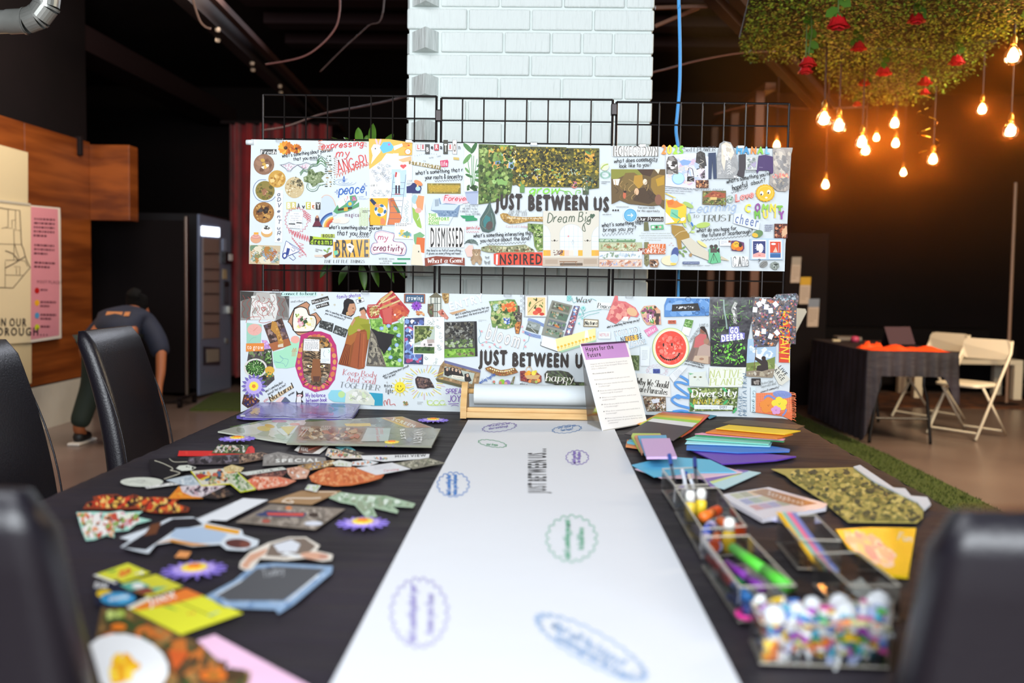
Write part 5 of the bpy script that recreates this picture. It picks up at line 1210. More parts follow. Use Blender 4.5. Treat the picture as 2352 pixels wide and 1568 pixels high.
c.w('Dream Big',85,985,105,'#5f6a58',-1,w=11,fit=480,shear=.25);c.l([(490,1000),(510,1080),(480,1070),(490,1010),(560,950)],9,'#5f6a58',smooth=1);c.e(578,905,16,16,'#4c6450');c.e(603,905,16,16,'#4c6450');c.p([(562,910),(619,910),(588,945)],'#4c6450');c.done('room_picture',label='pale room picture lettered Dream Big')
c=Cut(U3,ub);c.p([(815,125),(1335,135),(1330,240),(815,245)],'#dcdcd8');c.t('HOMEGROWN',818,238,106,'#6c665e',.4,fit=516,bold=.05);c.t('HOMEGROWN',826,230,92,'#eceae6',.4,fit=500,bold=.012);c.done('word_clipping')
c=Cut(U3,ub);c.w('what does community',835,315,46,K,-3,w=5.5,fit=485);c.w('look like to you?',890,372,48,K,-3,w=5.5,fit=360);c.l([(1080+i*14,296+(8 if i%2 else-7))for i in range(17)],4.5,K);c.done('handwriting')
c=Cut(U3,ub);P=[(800,388),(1408,388),(1398,838),(1345,790),(1260,800),(1140,790),(1000,775),(900,735),(805,780)]
c.p(P,'#6a5432');c.p([(800,388),(1170,388),(1130,500),(1000,430),(860,500),(803,495)],'#8a8a38');c.p([(910,520),(960,430),(1060,425),(1160,500),(1150,590),(1000,640),(905,600)],'#7c6434');c.p([(1060,460),(1150,450),(1160,560),(1110,610),(1050,540)],'#b88c34');c.p([(1250,490),(1330,450),(1402,455),(1402,740),(1300,700),(1245,590)],'#9a7834');c.p([(1300,500),(1395,460),(1395,560),(1320,580)],'#c0942c');c.p([(1060,610),(1200,590),(1350,720),(1220,780),(1050,740)],'#4c3824');c.p([(1090,388),(1280,388),(1240,470),(1150,450)],'#4c3424');c.e(1330,730,40,60,'#8a5c48')
c.p([(820,500),(900,495),(880,570),(830,560)],'#e8dcd0');c.e(1180,530,24,34,'#f0d8c0');c.e(1085,640,26,40,'#e8b890');c.e(950,680,18,40,'#c86848');c.e(955,640,16,14,'#2c1c18');c.p([(1285,388),(1350,388),(1330,440)],'#e8dcc8')
for i in range(18):x,y=R.uniform(840,1380),R.uniform(560,740);c.l([(x,y),(x+R.uniform(-40,40),y-30),(x+R.uniform(-50,50),y-70)],5,R.choice(['#3c2c1c','#8a6a3c','#c09a5c']),smooth=1)
c.done('picture_cutout')
c=Cut(U3,ub);c.e(1015,905,80,82,'#dfe8ec');c.e(1015,905,72,74,'#4f9cc8');c.e(1015,905,62,64,'#6cb2d4');c.l([(982,905),(1045,905)],9,'#f2f6f8');c.l([(1022,885),(1045,905),(1022,925)],9,'#f2f6f8');c.done('round_sticker')
c=Cut(U3,ub);c.w('You were made',1100,826,24,'#6c6c6c',1,w=3,fit=190,serif=1);c.w('for this opportunity',1092,862,24,'#6c6c6c',1,w=3,fit=250,serif=1);c.rows(860,800,1040,1,10,12,'#c4c8c8');c.rows(705,890,905,1,10,8,'#a8acac');c.r(1095,922,1388,972,'#3c3430');c.w('Our Promis',1100,965,40,'#f0f0ec',0,w=5,fit=280,serif=1);c.done('word_clipping')
c=Cut(U3,ub);c.w("what's something that",697,1035,46,K,-4,w=5.5,fit=465);c.w('brings you joy?',712,1088,46,K,-3,w=5.5,fit=365);c.l([(700+i*18,1125-i*1.4+(16 if i%2 else-14))for i in range(20)],4.5,K);c.done('handwriting')
c=Cut(U3,ub);c.p([(1170,980),(1215,980),(1225,1075),(1168,1080)],'#6c6c48');c.p([(1172,1205),(1222,1205),(1225,1450),(1200,1482),(1172,1450)],'#7c7850');c.b([(1172,1205),(1222,1205),(1225,1450),(1172,1450)],['#8c885c','#5c5a38','#a09c70'],26,9);c.p([(1245,1015),(1385,1008),(1392,1060),(1250,1068)],'#6cba86');c.e(1270,1038,16,14,'#e8e8dc');c.e(1310,1038,14,16,'#5c4838');c.e(1350,1036,15,14,'#e0b8a8')
for i,t in enumerate(('Trust is a powerful emotion that','builds relationships and communities,','but our lived experiences feed into','our ability to trust.')):c.t(t,1135-(i%2)*20+(60 if i==3 else 0),1112+i*25,13,'#8c9074',0,fit=(330,370,350,190)[i],shear=.2)
c.r(1210,1226,1412,1282,'#d8743c');c.r(1100,1275,1408,1340,'#c8683a');c.r(1100,1275,1180,1335,'#8c4a3a');c.w('SMALL',1212,1278,48,'#f4ece4',0,w=5,fit=190,serif=1,shear=.2);c.w('WONDERS',1108,1330,48,'#f4ece4',0,w=6,fit=294,serif=1);c.p([(1235,1400),(1325,1398),(1338,1450),(1320,1488),(1240,1485),(1228,1440)],'#9a7458');c.b([(1235,1400),(1325,1398),(1338,1450),(1320,1488),(1240,1485)],['#f0e8e0','#5c4030','#c89878','#3c2c24'],18,14);c.done('word_clipping')
c=Cut(U3,ub);c.p([(662,1168),(1075,1172),(1068,1202),(662,1200)],'#6c9468');c.rows(675,1176,1060,2,13,7,'#d8e4d0');c.done('word_clipping')
c=Cut(U3,ub);marble(c,[(662,1205),(1148,1208),(1146,1305),(662,1305)],['#b4bc94','#8c9a6c','#d4d4b4','#a4744c','#c8ccac'],40,18,4);marble(c,[(664,1310),(1146,1310),(1146,1395),(664,1395)],['#dfe6e8','#c0ccd4','#8c9c84','#eef0f0','#a8b8c8'],30,16,3.5);marble(c,[(664,1400),(1148,1398),(1146,1484),(664,1484)],['#dcc0ac','#c8845c','#a8b0cc','#e8d8cc','#b47c68'],40,16,4);c.done('marbled_paper')
# right stretch
c=Cut(U4,ub)
for ch,x,col in(('2',80,'#ee8c2c'),('0',140,'#f0d428'),('2',206,'#a8dc2c'),('5',268,'#7cc830')):c.t(ch,x,208 if ch!='5' else 216,92,col,4,fit=64,bold=.06)
c.done('foam_number','paint')
c=Cut(U4,ub);c.w('Soft POWER',332,186,52,'#6a6a70',-1,w=4.5,fit=340,serif=1,shear=.15);c.done('word_clipping')
c=Cut(U4,ub);c.p([(135,225),(440,200),(600,240),(600,480),(460,590),(130,560)],'#dfe0e8')
marble(c,[(140,228),(590,250),(590,480),(460,560),(135,545)],['#dcdce6','#c8ccdc','#e8dce4','#b8c8e4','#e4d8c8','#d8b8cc'],40,30,3.5);c.e(270,478,70,68,'#8cb4e8');c.e(272,475,62,60,'#b8e4dc');c.p([(140,300),(160,240),(220,230),(262,280),(272,430),(140,430)],'#6c6660');c.b([(140,300),(160,240),(220,230),(262,280),(272,430),(140,430)],['#e4e0dc','#3c3430','#9c9690','#544c48'],30,20,1.8,0.1)
c.p([(285,290),(330,270),(415,290),(380,330),(310,335)],'#8cace0');c.done('fashion_clipping')
c=Cut(U4,ub);c.p([(455,345),(470,200),(510,178),(560,200),(580,340),(560,345),(562,478),(468,478),(472,350)],'#4a4644');c.l([(512,200),(512,470)],4,'#6c6866');c.b([(470,200),(560,210),(560,470),(470,470)],['#3a3634','#5c5856'],24,12)
c.l([(370,450),(385,370),(405,365),(425,380),(440,455)],7,'#3a3632',smooth=1);c.p([(368,455),(445,455),(442,512),(366,508)],'#34302e')
c.p([(598,200),(680,195),(688,480),(655,482),(640,270),(632,482),(598,480)],'#3e4a66');c.done('fashion_clipping')
c=Cut(U4,ub);P=[(690,250),(720,100),(770,68),(840,85),(890,170),(920,300),(915,480),(690,478)]
c.p(P,'#4c4a48');c.b(P,['#36332f','#6c6862','#2c2a28','#85807a'],60,20);c.p([(740,110),(790,80),(850,110),(880,200),(840,280),(800,200),(770,400),(740,300)],'#b8a88c');c.b([(740,110),(850,110),(880,200),(840,280),(770,300)],['#d8ccb4','#a08c6c','#c4b498','#e8e0d0'],40,14,2,1.2);c.e(770,130,20,24,'#e0c0ac',.4)
for k in range(5):c.l([(800,320+k*28),(825,305+k*28),(845,322+k*28)],5,'#b8b8b0',smooth=1)
c.done('fashion_clipping','gloss')
c=Cut(U4,ub);c.p([(930,220),(1005,212),(1008,300),(985,470),(905,440),(930,380)],'#4a4448');c.p([(1145,230),(1220,220),(1300,240),(1310,420),(1270,430),(1260,390),(1150,390),(1130,430),(1120,400)],'#54406e');c.l([(1150,355),(1190,358)],3,'#b8a8c8');c.p([(1005,240),(1140,240),(1125,385),(1005,385)],'#c8ccc8');c.b([(1010,245),(1135,245),(1120,380),(1010,380)],['#a8aca8','#e0e4e0','#8c9490','#b4a8c4'],34,18);c.t('HARMONY',1005,415,20,'#5c5c60',0,fit=115);c.p([(875,445),(930,465),(925,475),(875,465)],'#e8e8e8');c.done('fashion_clipping')
c=Cut(U4,ub)
for ch,x,w_,col in(('M',892,80,'#4aa8d8'),('A',968,78,'#3c94c8'),('N',1052,74,'#ee8c2c'),('A',1128,72,'#8ccc3c'),('L',1208,60,'#7cc0e0')):c.t(ch,x,208,76,col,4,fit=w_,bold=.06)
c.done('foam_letters','paint')
c=Cut(U4,ub);P=[(1300,140),(1518,142),(1490,260),(1480,590),(1440,620),(1345,612),(1262,540),(1270,440),(1305,420)]
c.p(P,'#7c6c5c');c.b(P,['#9a8a78','#5c4c40','#b4a48c','#4a3c34','#857563'],110,26,1.7,1.1);c.b([(1290,420),(1475,410),(1475,480),(1290,480)],['#e86428','#f8a050','#8c2c18','#c84818'],30,14);c.b([(1265,480),(1475,500),(1440,610),(1345,605)],['#3c302c','#6a5a48','#8c7a60','#2a2220'],40,18);c.done('campfire_photo','gloss')
c=Cut(U4,ub);c.r(460,495,600,580,'#6c4434');c.b(q4(460,495,600,580),['#c88458','#3c2420','#e8b888','#8c5a40'],34,12);c.rows(135,572,430,3,24,10,'#c0c4cc',3);c.w('WORLDS AWAY',455,612,26,'#8c8c90',0,w=3,fit=305,serif=1);c.done('word_clipping')
c=Cut(U4,ub);P=[(535,612),(790,610),(792,778),(700,765),(532,760)];c.p(P,'#7a6a44');c.b(P,['#5c6a34','#8c9450','#3c4424','#b8a468'],90,12);c.p([(540,680),(650,612),(785,640),(780,690)],'#a8583c');c.b([(560,670),(650,625),(770,650),(770,680)],['#c87850','#8c4430'],20,10);c.r(620,680,690,710,'#e0c078');c.done('house_photo')
c=Cut(U4,ub);c.w("what's something you're",800,530,48,K,-11,w=5.5,fit=480);c.w('hopeful',865,610,62,K,-16,w=6.5,fit=165,shear=.3);c.w('about?',1065,548,44,K,-12,w=5.5,fit=155);c.l([(845+i*15,634-i*4.6+(10 if i%2 else-8))for i in range(13)],4.5,K);c.done('handwriting')
c=Cut(U4,ub)
for k in range(18):a=k/18*6.28;c.e(1217+84*math.cos(a),636+76*math.sin(a),20,20,'#e0ac20')
c.e(1217,636,92,84,'#ecbe38');c.l([(1217+80*math.cos(t*.35),636+73*math.sin(t*.35))for t in range(19)],5,'#f4d46c')
for x,r in((1178,.2),(1255,-.2)):c.e(x,640-(x-1178)*.2,20,24,'#f8f4e8');c.e(x-5,652-(x-1178)*.22,9,11,'#4c3c1c')
c.e(1228,686,15,10,'#f8f0d8');c.done('sun_sticker',label='round smiling yellow sun sticker')
c=Cut(U4,ub);c.w('Love',900,725,75,'#e85c54',-14,w=17,fit=190,shear=.3);c.w('Love',900,725,75,'#f8c8c0',-14,w=7,fit=190,shear=.3);c.e(832,702,42,42,'#a8b4ac');c.b(circ(832,702,40),['#6a7a70','#c8d0c8','#4c8460'],30,8);c.done('word_clipping')
c=Cut(U4,ub)
for ch,x,y,w_,col in(('C',985,840,78,'#ecdc3c'),('O',1095,832,72,'#8c3c94'),('M',1170,838,84,'#8cc83c'),('N',1255,838,84,'#f0d838'),('T',1338,862,76,'#7cbc34'),('M',1095,918,78,'#6cb434'),('U',1190,912,68,'#ecd43c'),('I',1310,905,26,'#ecd43c'),('Y',1362,920,68,'#943c9c')):
    c.t(ch,x,y,84,col,R.uniform(-6,8),fit=w_,bold=.06)
c.done('foam_letters','paint')
c=Cut(U4,ub);c.w('Learning',400,850,110,'#9cb8e0',-3,w=6,fit=490,shear=.35);c.w('TO',430,905,34,'#6a6a5c',0,w=4,fit=62,serif=1);c.w('TRUST',525,945,68,'#5c5c50',-1,w=8,fit=330,serif=1,shear=.12);c.done('word_clipping')
c=Cut(U4,ub);c.p([(880,860),(960,855),(1160,950),(1145,1040),(1100,1030),(870,965)],'#dfe4ec');c.t('cheer',874,958,108,'#6c7ca8',11,fit=270,bold=.01);c.done('word_clipping')
c=Cut(U4,ub);c.p([(135,700),(260,740),(360,760),(355,960),(130,975)],'#f4c838');c.p([(140,720),(230,700),(280,740),(330,770),(240,800),(160,790)],'#e88a3c');c.e(185,740,34,28,'#e07830');c.p([(190,810),(270,820),(265,920),(180,890)],'#7cc8a4');c.l([(200,850),(300,920),(260,960)],14,'#58a888');c.e(320,920,28,18,'#f8f4ec',-.5);c.e(236,700,22,22,'#c8d4d0');c.l([(130,640),(240,690)],9,'#f0cc3c');c.p([(130,840),(230,950),(130,970)],'#f8f4e4');c.done('picture_cutout')
LG='#a8c46c'
c=Cut(U4,ub)
for x,y,a,L,col in((380,765,.5,62,LG),(390,905,1.4,48,LG),(340,985,1.0,30,'#b8cc7c'),(540,985,-.15,78,'#b4cc68'),(420,975,1.1,26,'#3c78c0'),(425,1060,.1,26,'#c8d884'),(440,1010,2.0,30,'#98b858')):c.e(x,y,L,L*.38,col,a)
c.l([(350,860),(380,960),(420,1030),(380,1080)],5,'#8ca858',smooth=1);c.p([(195,980),(320,1000),(390,1090),(395,1180),(300,1150),(310,1240),(270,1250),(250,1130),(200,1070)],'#a8843c');c.l([(205,1130),(290,1060),(375,1045)],4,'#e8d8b0',smooth=1);c.p([(300,1150),(400,1120),(600,1280),(600,1370),(420,1300)],'#d4ccb8');c.p([(735,1320),(835,1375),(730,1360)],'#d0c4a8')
for x,y,a in((290,1280,.9),(330,1230,-.6),(345,1270,.4),(325,1310,1.2)):c.e(x,y,26,10,'#7c9a54',a)
c.e(530,1190,64,18,'#f0dc90',.6);c.e(405,1310,16,20,'#b08c5c');c.done('picture_cutout')
c=Cut(U4,ub);c.w('what do you hope for',472,1062,44,K,-3.5,w=5.5,fit=430);c.w('the future of Scarborough?',525,1118,46,K,-5,w=5.5,fit=555);c.l([(520+i*18,1150-i*1.8+(9 if i%2 else-8))for i in range(31)],4.5,K);c.done('handwriting')
c=Cut(U4,ub);c.e(235,1290,38,66,'#4c5c94',.2);c.e(175,1370,90,55,'#ecdcb8');c.e(225,1350,44,50,'#b8d0e8');c.e(215,1408,34,14,'#ecc85c')
for x,y in((175,1205),(195,1185),(213,1210)):c.l([(x-6,y-8),(x,y),(x+8,y-8)],4,'#c8685c')
c.r(318,1382,500,1410,'#4c5c84');c.t('rethinking patience',324,1402,17,'#e8ecf4',0,fit=170);c.rows(318,1420,800,1,8,5,'#b8bcc0');c.done('word_clipping')
c=Cut(U4,ub);c.p([(600,1250),(640,1220),(700,1230),(722,1300),(735,1390),(640,1405),(592,1390),(605,1330)],'#6cc08c');c.e(632,1218,20,20,'#4c4440');c.e(678,1216,22,22,'#4c4440');c.r(620,1235,690,1285,'#5a504a');c.p([(690,1255),(718,1230),(718,1288),(690,1270)],'#3c3634');c.l([(655,1290),(618,1395)],5,'#3c3a38');c.l([(655,1290),(700,1390)],5,'#3c3a38');c.l([(655,1290),(655,1370)],5,'#3c3a38');c.done('picture_cutout')
c=Cut(U4,ub);c.r(720,1150,840,1212,'#e4e6ec');c.r(815,1152,840,1175,'#8c5444');c.rows(735,1160,800,3,12,4,'#a0a4ac');c.p([(845,1155),(900,1152),(985,1175),(988,1240),(970,1270),(850,1262)],'#6a3c64');c.e(880,1215,36,40,'#e88c2c');c.e(930,1230,44,36,'#e07428');c.e(900,1195,34,34,'#f0b838');c.e(945,1200,18,26,'#3c2c20');c.e(890,1190,5,6,K);c.e(908,1186,5,6,K);c.done('picture_cutout')
c=Cut(U4,ub);c.p([(850,1330),(900,1318),(1030,1330),(1025,1430),(860,1440)],'#eceeee')
for ch,x,f_,o_ in(('C',858,'#f0f0ee',1),('A',918,'#8c8c88',0),('R',958,'#f0f0ee',1),('e',996,'#f4f4f2',0)):c.t(ch,x,1430,96,'#5c5c5c',0,fit=44,bold=.06);c.t(ch,x+3,1426,86,f_,0,fit=36,bold=.02)
c.done('word_clipping')
c=Cut(U4,ub);c.r(1052,1130,1412,1362,'#b8d0ec');c.r(1072,1145,1225,1350,'#f4f2ee');c.r(1082,1160,1218,1335,'#3c4478');c.p([(1085,1300),(1150,1278),(1218,1296),(1218,1335),(1082,1335)],'#e8a8a0');c.e(1165,1235,28,50,'#f4f4f2');c.e(1130,1225,12,40,'#f0f0f0');c.l([(1140,1312),(1165,1312)],6,'#c84038')
for i in range(14):c.e(R.uniform(1090,1212),R.uniform(1168,1270),3.5,3.5,'#e8ecf8')
c.r(1255,1148,1395,1350,'#f4f2ee');c.r(1268,1165,1384,1290,'#dc5034');c.r(1268,1285,1384,1340,'#3c68a0');c.l([(1270+i*9,1290+(8 if i%2 else-2))for i in range(13)],5,'#7cb0d8');c.e(1305,1190,26,12,'#f4ece8');c.p([(1300,1280),(1330,1220),(1352,1282)],'#e8c0a8');c.l([(1362,1180),(1362,1280)],4,'#b8c8e8');c.done('stamp_picture')
c=Cut(U4,ub);c.r(1315,970,1458,1128,'#5c3028');c.b(q4(1315,970,1458,1128),['#a85838','#3c2420','#d8906c','#7c4834'],40,16);c.p([(1395,1050),(1450,990),(1455,1080),(1400,1120)],'#e0b48c');c.rows(1212,980,1300,4,20,10,'#7c809c');c.e(1135,1080,58,40,'#6a8a5c',-.3);c.e(1105,1095,34,24,'#e8bc44',.3);c.done('picture_cutout')
c=Cut(U4,ub);c.e(1200,1410,46,34,'#8c8c88',-.5);c.l([(1160,1440),(1200,1400),(1238,1380)],4,'#4c4c4a');c.l([(1180,1440),(1230,1400)],3,'#4c4c4a');c.w('?',1135,1400,46,K,0,w=6);c.p([(1275,1400),(1320,1380),(1365,1400),(1368,1440),(1340,1472),(1300,1465),(1272,1440)],'#8c948c');c.b([(1275,1400),(1365,1400),(1340,1472),(1300,1465)],['#5c645c','#b8c0b8','#3c403c'],24,9);c.done('picture_cutout')

# ---------------- lower banner
HB[0]=0.0012
lo=root('collage_banner','lower white paper banner of glued cut-outs hanging down behind the table','banner',bw(1190,975,0),'collage banners on the rack')
MB().prism([bw(x,y,0)for x,y in((552,668),(900,672),(1200,677),(1500,681),(1770,683),(1816,700),(1815,790),(1814,880),(1810,985),(1200,978),(553,970))],(0,-0.0008,0)).build('paper_sheet',M['paper'],lo)
clips(lo,[(635,669),(839,671),(1166,677),(1445,680),(1735,683)])
SK='#c08a68'
c=Cut(L1,lo);P=[(62,92),(630,118),(628,430),(400,425),(62,432)];c.p(P,'#8c8a86')
c.p([(62,92),(220,100),(200,180),(64,210)],'#3a3632');c.p([(560,120),(630,118),(628,300),(590,200)],'#4a4644');c.p([(190,150),(470,120),(500,300),(470,425),(180,425),(170,300)],'#d8d8d2');c.p([(80,200),(200,170),(170,420),(70,400)],'#6c6862');c.p([(490,150),(590,190),(620,400),(520,380)],'#76726c')
c.p([(250,110),(400,108),(420,200),(320,230),(230,190)],'#b4b0aa');c.b([(190,180),(480,180),(470,400),(190,400)],['#c4c4bc','#e8e8e4','#a8a8a0'],30,26)
for k in range(9):
    x=90+k*58;c.l([(x,140+(k%3)*20),(x+26,190),(x-10,240),(x+24,300),(x-6,350),(x+18,410-(k%2)*30)],5,'#a8443c' if k%2 else '#8c3c34',smooth=1)
c.l([(235,230),(270,205),(330,240),(400,215),(430,260),(400,340),(330,380),(260,330),(235,270),(235,230)],5,'#a83c34',smooth=1);c.l([(330,330),(305,295),(318,278),(332,292),(348,276),(360,296),(330,330)],7,'#b8403c',smooth=1);c.l([(130,460),(160,400),(300,395),(280,450),(350,460),(420,440)],5,'#b84a40',smooth=1);c.done('portrait_photo')
c=Cut(L1,lo);c.r(540,105,952,150,'#c4e4dc');c.w('Connect to heart',542,138,36,'#1e4a50',0,w=6,fit=400,serif=1);c.t('COMPASSION FOR YOURSELF',600,182,20,'#c0c4c4',-3,fit=340);c.w('and others',648,225,26,'#6c6c6c',-2,w=3.4,fit=160,serif=1)
for x,y in((1013,136),(1157,252),(925,308)):c.l([(x+(13 if k%2 else 6)*math.sin(k*.628),y-(13 if k%2 else 6)*math.cos(k*.628))for k in range(10)],3,'#b89a30',closed=1)
c.done('word_clipping')
c=Cut(L1,lo);c.p([(885,200),(1080,148),(1094,192),(896,250)],'#34302c');c.t('When it rains',896,238,30,'#f4f2ee',-14,fit=190,bold=.02);c.p([(935,258),(1085,215),(1098,258),(950,298)],'#34302c');c.t('we shine.',948,284,30,'#f4f2ee',-15,fit=140,bold=.02)
c.done('word_clipping')
c=Cut(L1,lo);P=[(830,215),(870,250),(850,290),(870,370),(940,340),(1005,420),(950,490),(900,570),(760,610),(730,600),(690,560),(640,470),(615,450),(660,350),(690,290),(780,240)]
c.p(P,SK);c.l(P,9,'#241c18',closed=1);Q=[(690,300),(760,275),(830,300),(860,370),(920,380),(945,440),(930,520),(880,560),(690,560),(670,440)];c.p(Q,'#ecead8');c.l(Q,11,'#241c18',closed=1,smooth=1)
c.b([(690,330),(820,330),(930,420),(900,530),(710,530)],['#eef0dc','#e0d480','#f4e8c0'],24,20);c.b([(710,400),(790,370),(850,410),(850,500),(740,520)],['#d8a0a8','#5c7440','#e8c0c4','#c88090','#3c5430'],26,20);c.b([(700,345),(750,345),(750,400),(700,400)],['#6c8c3c','#a0b860'],10,12)
for k in range(6):c.l([(880,420+k*18),(905,410+k*18),(925,425+k*18)],3,'#b8a040',smooth=1)
c.done('heart_drawing')
PU='#6a3ca8'
c=Cut(L1,lo);c.w('family photos',1180,180,44,PU,-5,w=5,fit=280);c.p([(1405,195),(1490,172),(1502,208),(1420,236)],'#e8eaea');c.l([(1405,195),(1490,172),(1502,208),(1420,236)],5,K,closed=1);c.e(1452,205,18,18,'#5c5c60');c.e(1452,205,10,10,'#1c1c20');c.p([(1430,165),(1455,158),(1462,180),(1436,186)],'#e8d83c');c.w('what is something that represents',1050,325,26,'#2c2c30',18,w=3,fit=320);c.w('your roots and ancestry?',1045,358,26,'#2c2c30',18,w=3,fit=240);c.done('handwriting')
c=Cut(L1,lo);P=[(1270,200),(1310,175),(1370,195),(1395,240),(1408,300),(1385,360),(1350,392),(1290,375),(1238,355),(1262,290),(1260,230)];c.p(P,'#201a1c');c.p([(1330,240),(1390,235),(1405,300),(1380,355),(1340,380),(1310,370),(1310,300)],'#c4906e');c.e(1372,290,10,5,'#3a2018');c.e(1378,335,12,6,'#a8483c');c.e(1305,355,14,22,'#d8b070');c.e(1305,355,8,15,'#c4906e');c.done('portrait_photo')
def filmstrip(P):
    c=Cut(L1,lo);c.p(P,'#3c3e3c');c.b(P,['#6c706c','#2a2c2a','#a8aca8','#505450'],40,10);c.done('grey_photo')
filmstrip([(990,428),(1148,468),(1130,570),(975,512)]);filmstrip([(1165,485),(1315,540),(1280,632),(1135,575)])
c=Cut(L1,lo);P=[(135,460),(310,480),(300,690),(135,700)];c.p(P,'#9ccab4');c.e(228,540,84,68,'#e4aca0');c.l([(215,555),(262,510)],4,'#c86a5a')
for k in range(7):a=k*.9;c.l([(228,545),(228+66*math.cos(a),545+52*math.sin(a))],2,'#d89a8c')
c.l([(160,690),(200,640),(250,630)],3,'#7cae98',smooth=1);c.done('flower_print')
c=Cut(L1,lo);P=[(330,490),(545,405),(655,718),(440,790)];c.p(P,'#5c4038');c.b(P,['#7c6058','#3c2c28','#9a8078','#5a4a58','#402e2a'],80,22)
c.p([(390,705),(620,640),(655,718),(440,790)],'#a8643c');c.p([(430,440),(480,450),(520,560),(570,700),(510,710),(480,600),(415,540)],'#b8843c');c.b([(430,440),(480,450),(520,560),(570,700),(510,710),(480,600)],['#d8a85c','#8c5c28','#c89848'],26,13);c.p([(500,715),(560,700),(565,740),(500,745)],'#d8c8b0');c.done('statue_photo')
c=Cut(L1,lo);c.p([(310,660),(370,665),(420,740),(430,760),(345,765)],'#b88cc8');c.b([(310,660),(370,665),(430,760),(345,765)],['#a078b4','#d8b8e0','#e0a0c0'],16,14);P=[(160,790),(425,760),(460,1120),(360,1210),(120,1040)];c.p(P,'#4c4444');c.b(P,['#3c4834','#6a5a58','#8a7a84','#56683c','#2c2826','#7a8c5c'],90,20);c.p(circ(240,985,135,24,.82),'#d8d4cc');c.p(circ(240,985,112,24,.82),'#2c3a20')
for k in range(60):
    a=k*2.4;r=10+k*1.65;c.e(240+r*math.cos(a),985+r*.8*math.sin(a),7+k*.16,4+k*.06,['#a8d08c','#5c9a44','#7cb85c','#3c7a30'][k%4],a)
c.b([(340,800),(425,780),(430,940),(350,900)],['#4c7a34','#6a9a48','#2c4c20','#d0c0c8'],40,13);c.p([(365,790),(425,765),(430,900),(400,945),(340,900)],'#3c4a2c');c.b([(365,790),(425,765),(430,900),(400,945),(340,900)],['#5c8a3c','#84ac60','#e0e0d8','#2c4020'],50,10);c.e(405,1010,55,45,'#d8a840');c.b(circ(405,1060,50),['#5c8c3c','#8c4c3c','#e0b040'],16,12);c.done('succulent_photo')
c=Cut(L1,lo);c.p([(330,1008),(460,1020),(455,1068),(328,1058)],'#ecebe0');c.rows(345,1018,450,2,20,10,'#8c8c84',5);c.p([(130,700),(340,695),(338,788),(128,795)],'#e0883c');c.t('to grow',142,766,52,'#fbf4e8',1,fit=190,bold=.01);c.done('word_clipping')
c=Cut(L1,lo);P=[(440,800),(560,770),(640,700),(660,640),(720,610),(760,640),(735,800),(740,960),(600,990),(480,985),(450,920)];c.p(P,'#a4dcb8');c.e(700,655,52,44,'#e8a898');c.l([(450,900),(520,920),(560,880),(520,840),(545,870),(620,890),(590,970),(560,930),(450,920)],3,'#5c84a8',smooth=1)
for k in range(7):c.l([(660+k*7,850),(668+k*7,800-k*3),(680+k*7,760)],3,'#c89a6c',smooth=1);c.e(665+k*8,790-(k%3)*16,8,4,'#c88a5c',-.8)
c.done('bird_print')
def flower(c,x,y,r,k=1.0,rot=0.0,n=16,colors=('#7468b0','#b8a4e0','#f0e040','#e8842c')):
    for i in range(n):a=rot+6.2832*i/n;c.p([(x+r*q*math.cos(a+w),y+k*r*q*math.sin(a+w))for q,w in((.45,-.17),(.8,-.14),(1.0,0),(.8,.14),(.45,.17))],colors[0])
    for i in range(n):a=rot+.2+6.2832*i/n;c.e(x+r*.52*math.cos(a),y+k*r*.52*math.sin(a),r*.16,k*r*.14,colors[1],n=8)
    c.e(x,y,r*.56,k*r*.56,colors[1],n=24);c.e(x,y,r*.34,k*r*.34,colors[2]);
    for i in range(12):a=6.2832*i/12;c.e(x+r*.32*math.cos(a),y+k*r*.32*math.sin(a),r*.07,k*r*.07,colors[2],n=6)
    c.p([(x+r*.17*math.cos(i*1.2566+.3),y+k*r*.17*math.sin(i*1.2566+.3))for i in range(5)],colors[3])
c=Cut(L1,lo);HB[0]+=.002;c.h=HB[0];flower(c,222,1195,148,1.0);c.done('foam_flower','paint','purple foam daisy with a yellow and orange centre');HB[0]-=.002
c=Cut(L1,lo);P=[(105,1290),(200,1300),(290,1360),(270,1400),(150,1450),(80,1400)];c.p(P,'#4c3028');c.b(P,['#7c4c34','#2c2450','#c86a3c','#3c2c60','#a87858'],40,16);c.done('portrait_photo')
c=Cut(L1,lo);P=[(765,600),(880,560),(1000,560),(1110,600),(1175,720),(1195,900),(1160,1120),(1080,1230),(930,1265),(790,1200),(735,1080),(700,960),(740,760)]
c.p(P,'#b8306c')
for i in range(26):a=i/26*6.28;c.e(950+208*math.cos(a),915+305*math.sin(a),R.uniform(14,26),R.uniform(18,34),R.choice(['#d0784c','#c86048','#d89458']),a)
Q=[(790,660),(870,620),(1050,630),(1108,700),(1112,1000),(1085,1110),(980,1205),(880,1180),(800,1090),(778,900)];c.p(Q,'#6a543c')
c.b([(950,630),(1050,640),(1105,700),(1100,800),(960,780)],['#9a6a34','#5c3a1c','#c8944c','#241c1c'],34,24);c.b(Q,['#8c7454','#a88c68','#5c4832','#b89c78'],120,24)
for sx in(-1,1):
    for k in range(9):y=830+k*38;c.l([(945+sx*(35+k*2),y+8),(945+sx*(80+k*3),y-22+k*5),(945+sx*(130+(k%3)*10),y-30+k*9)],13-k*.6,'#221a16',smooth=1)
    for k in range(5):c.l([(945+sx*16,790+k*26),(945+sx*60,770+k*24)],10,'#241c16')
    for k in range(6):c.l([(945+sx*60,1090+k*12),(945+sx*(140-k*6),1060+k*20)],3,'#e4dcc8')
    c.e(945+sx*75,965,30,15,'#e8e0d0',sx*-.3);c.e(945+sx*70,965,17,13,'#c8b060');c.e(945+sx*70,965,7,9,'#141210')
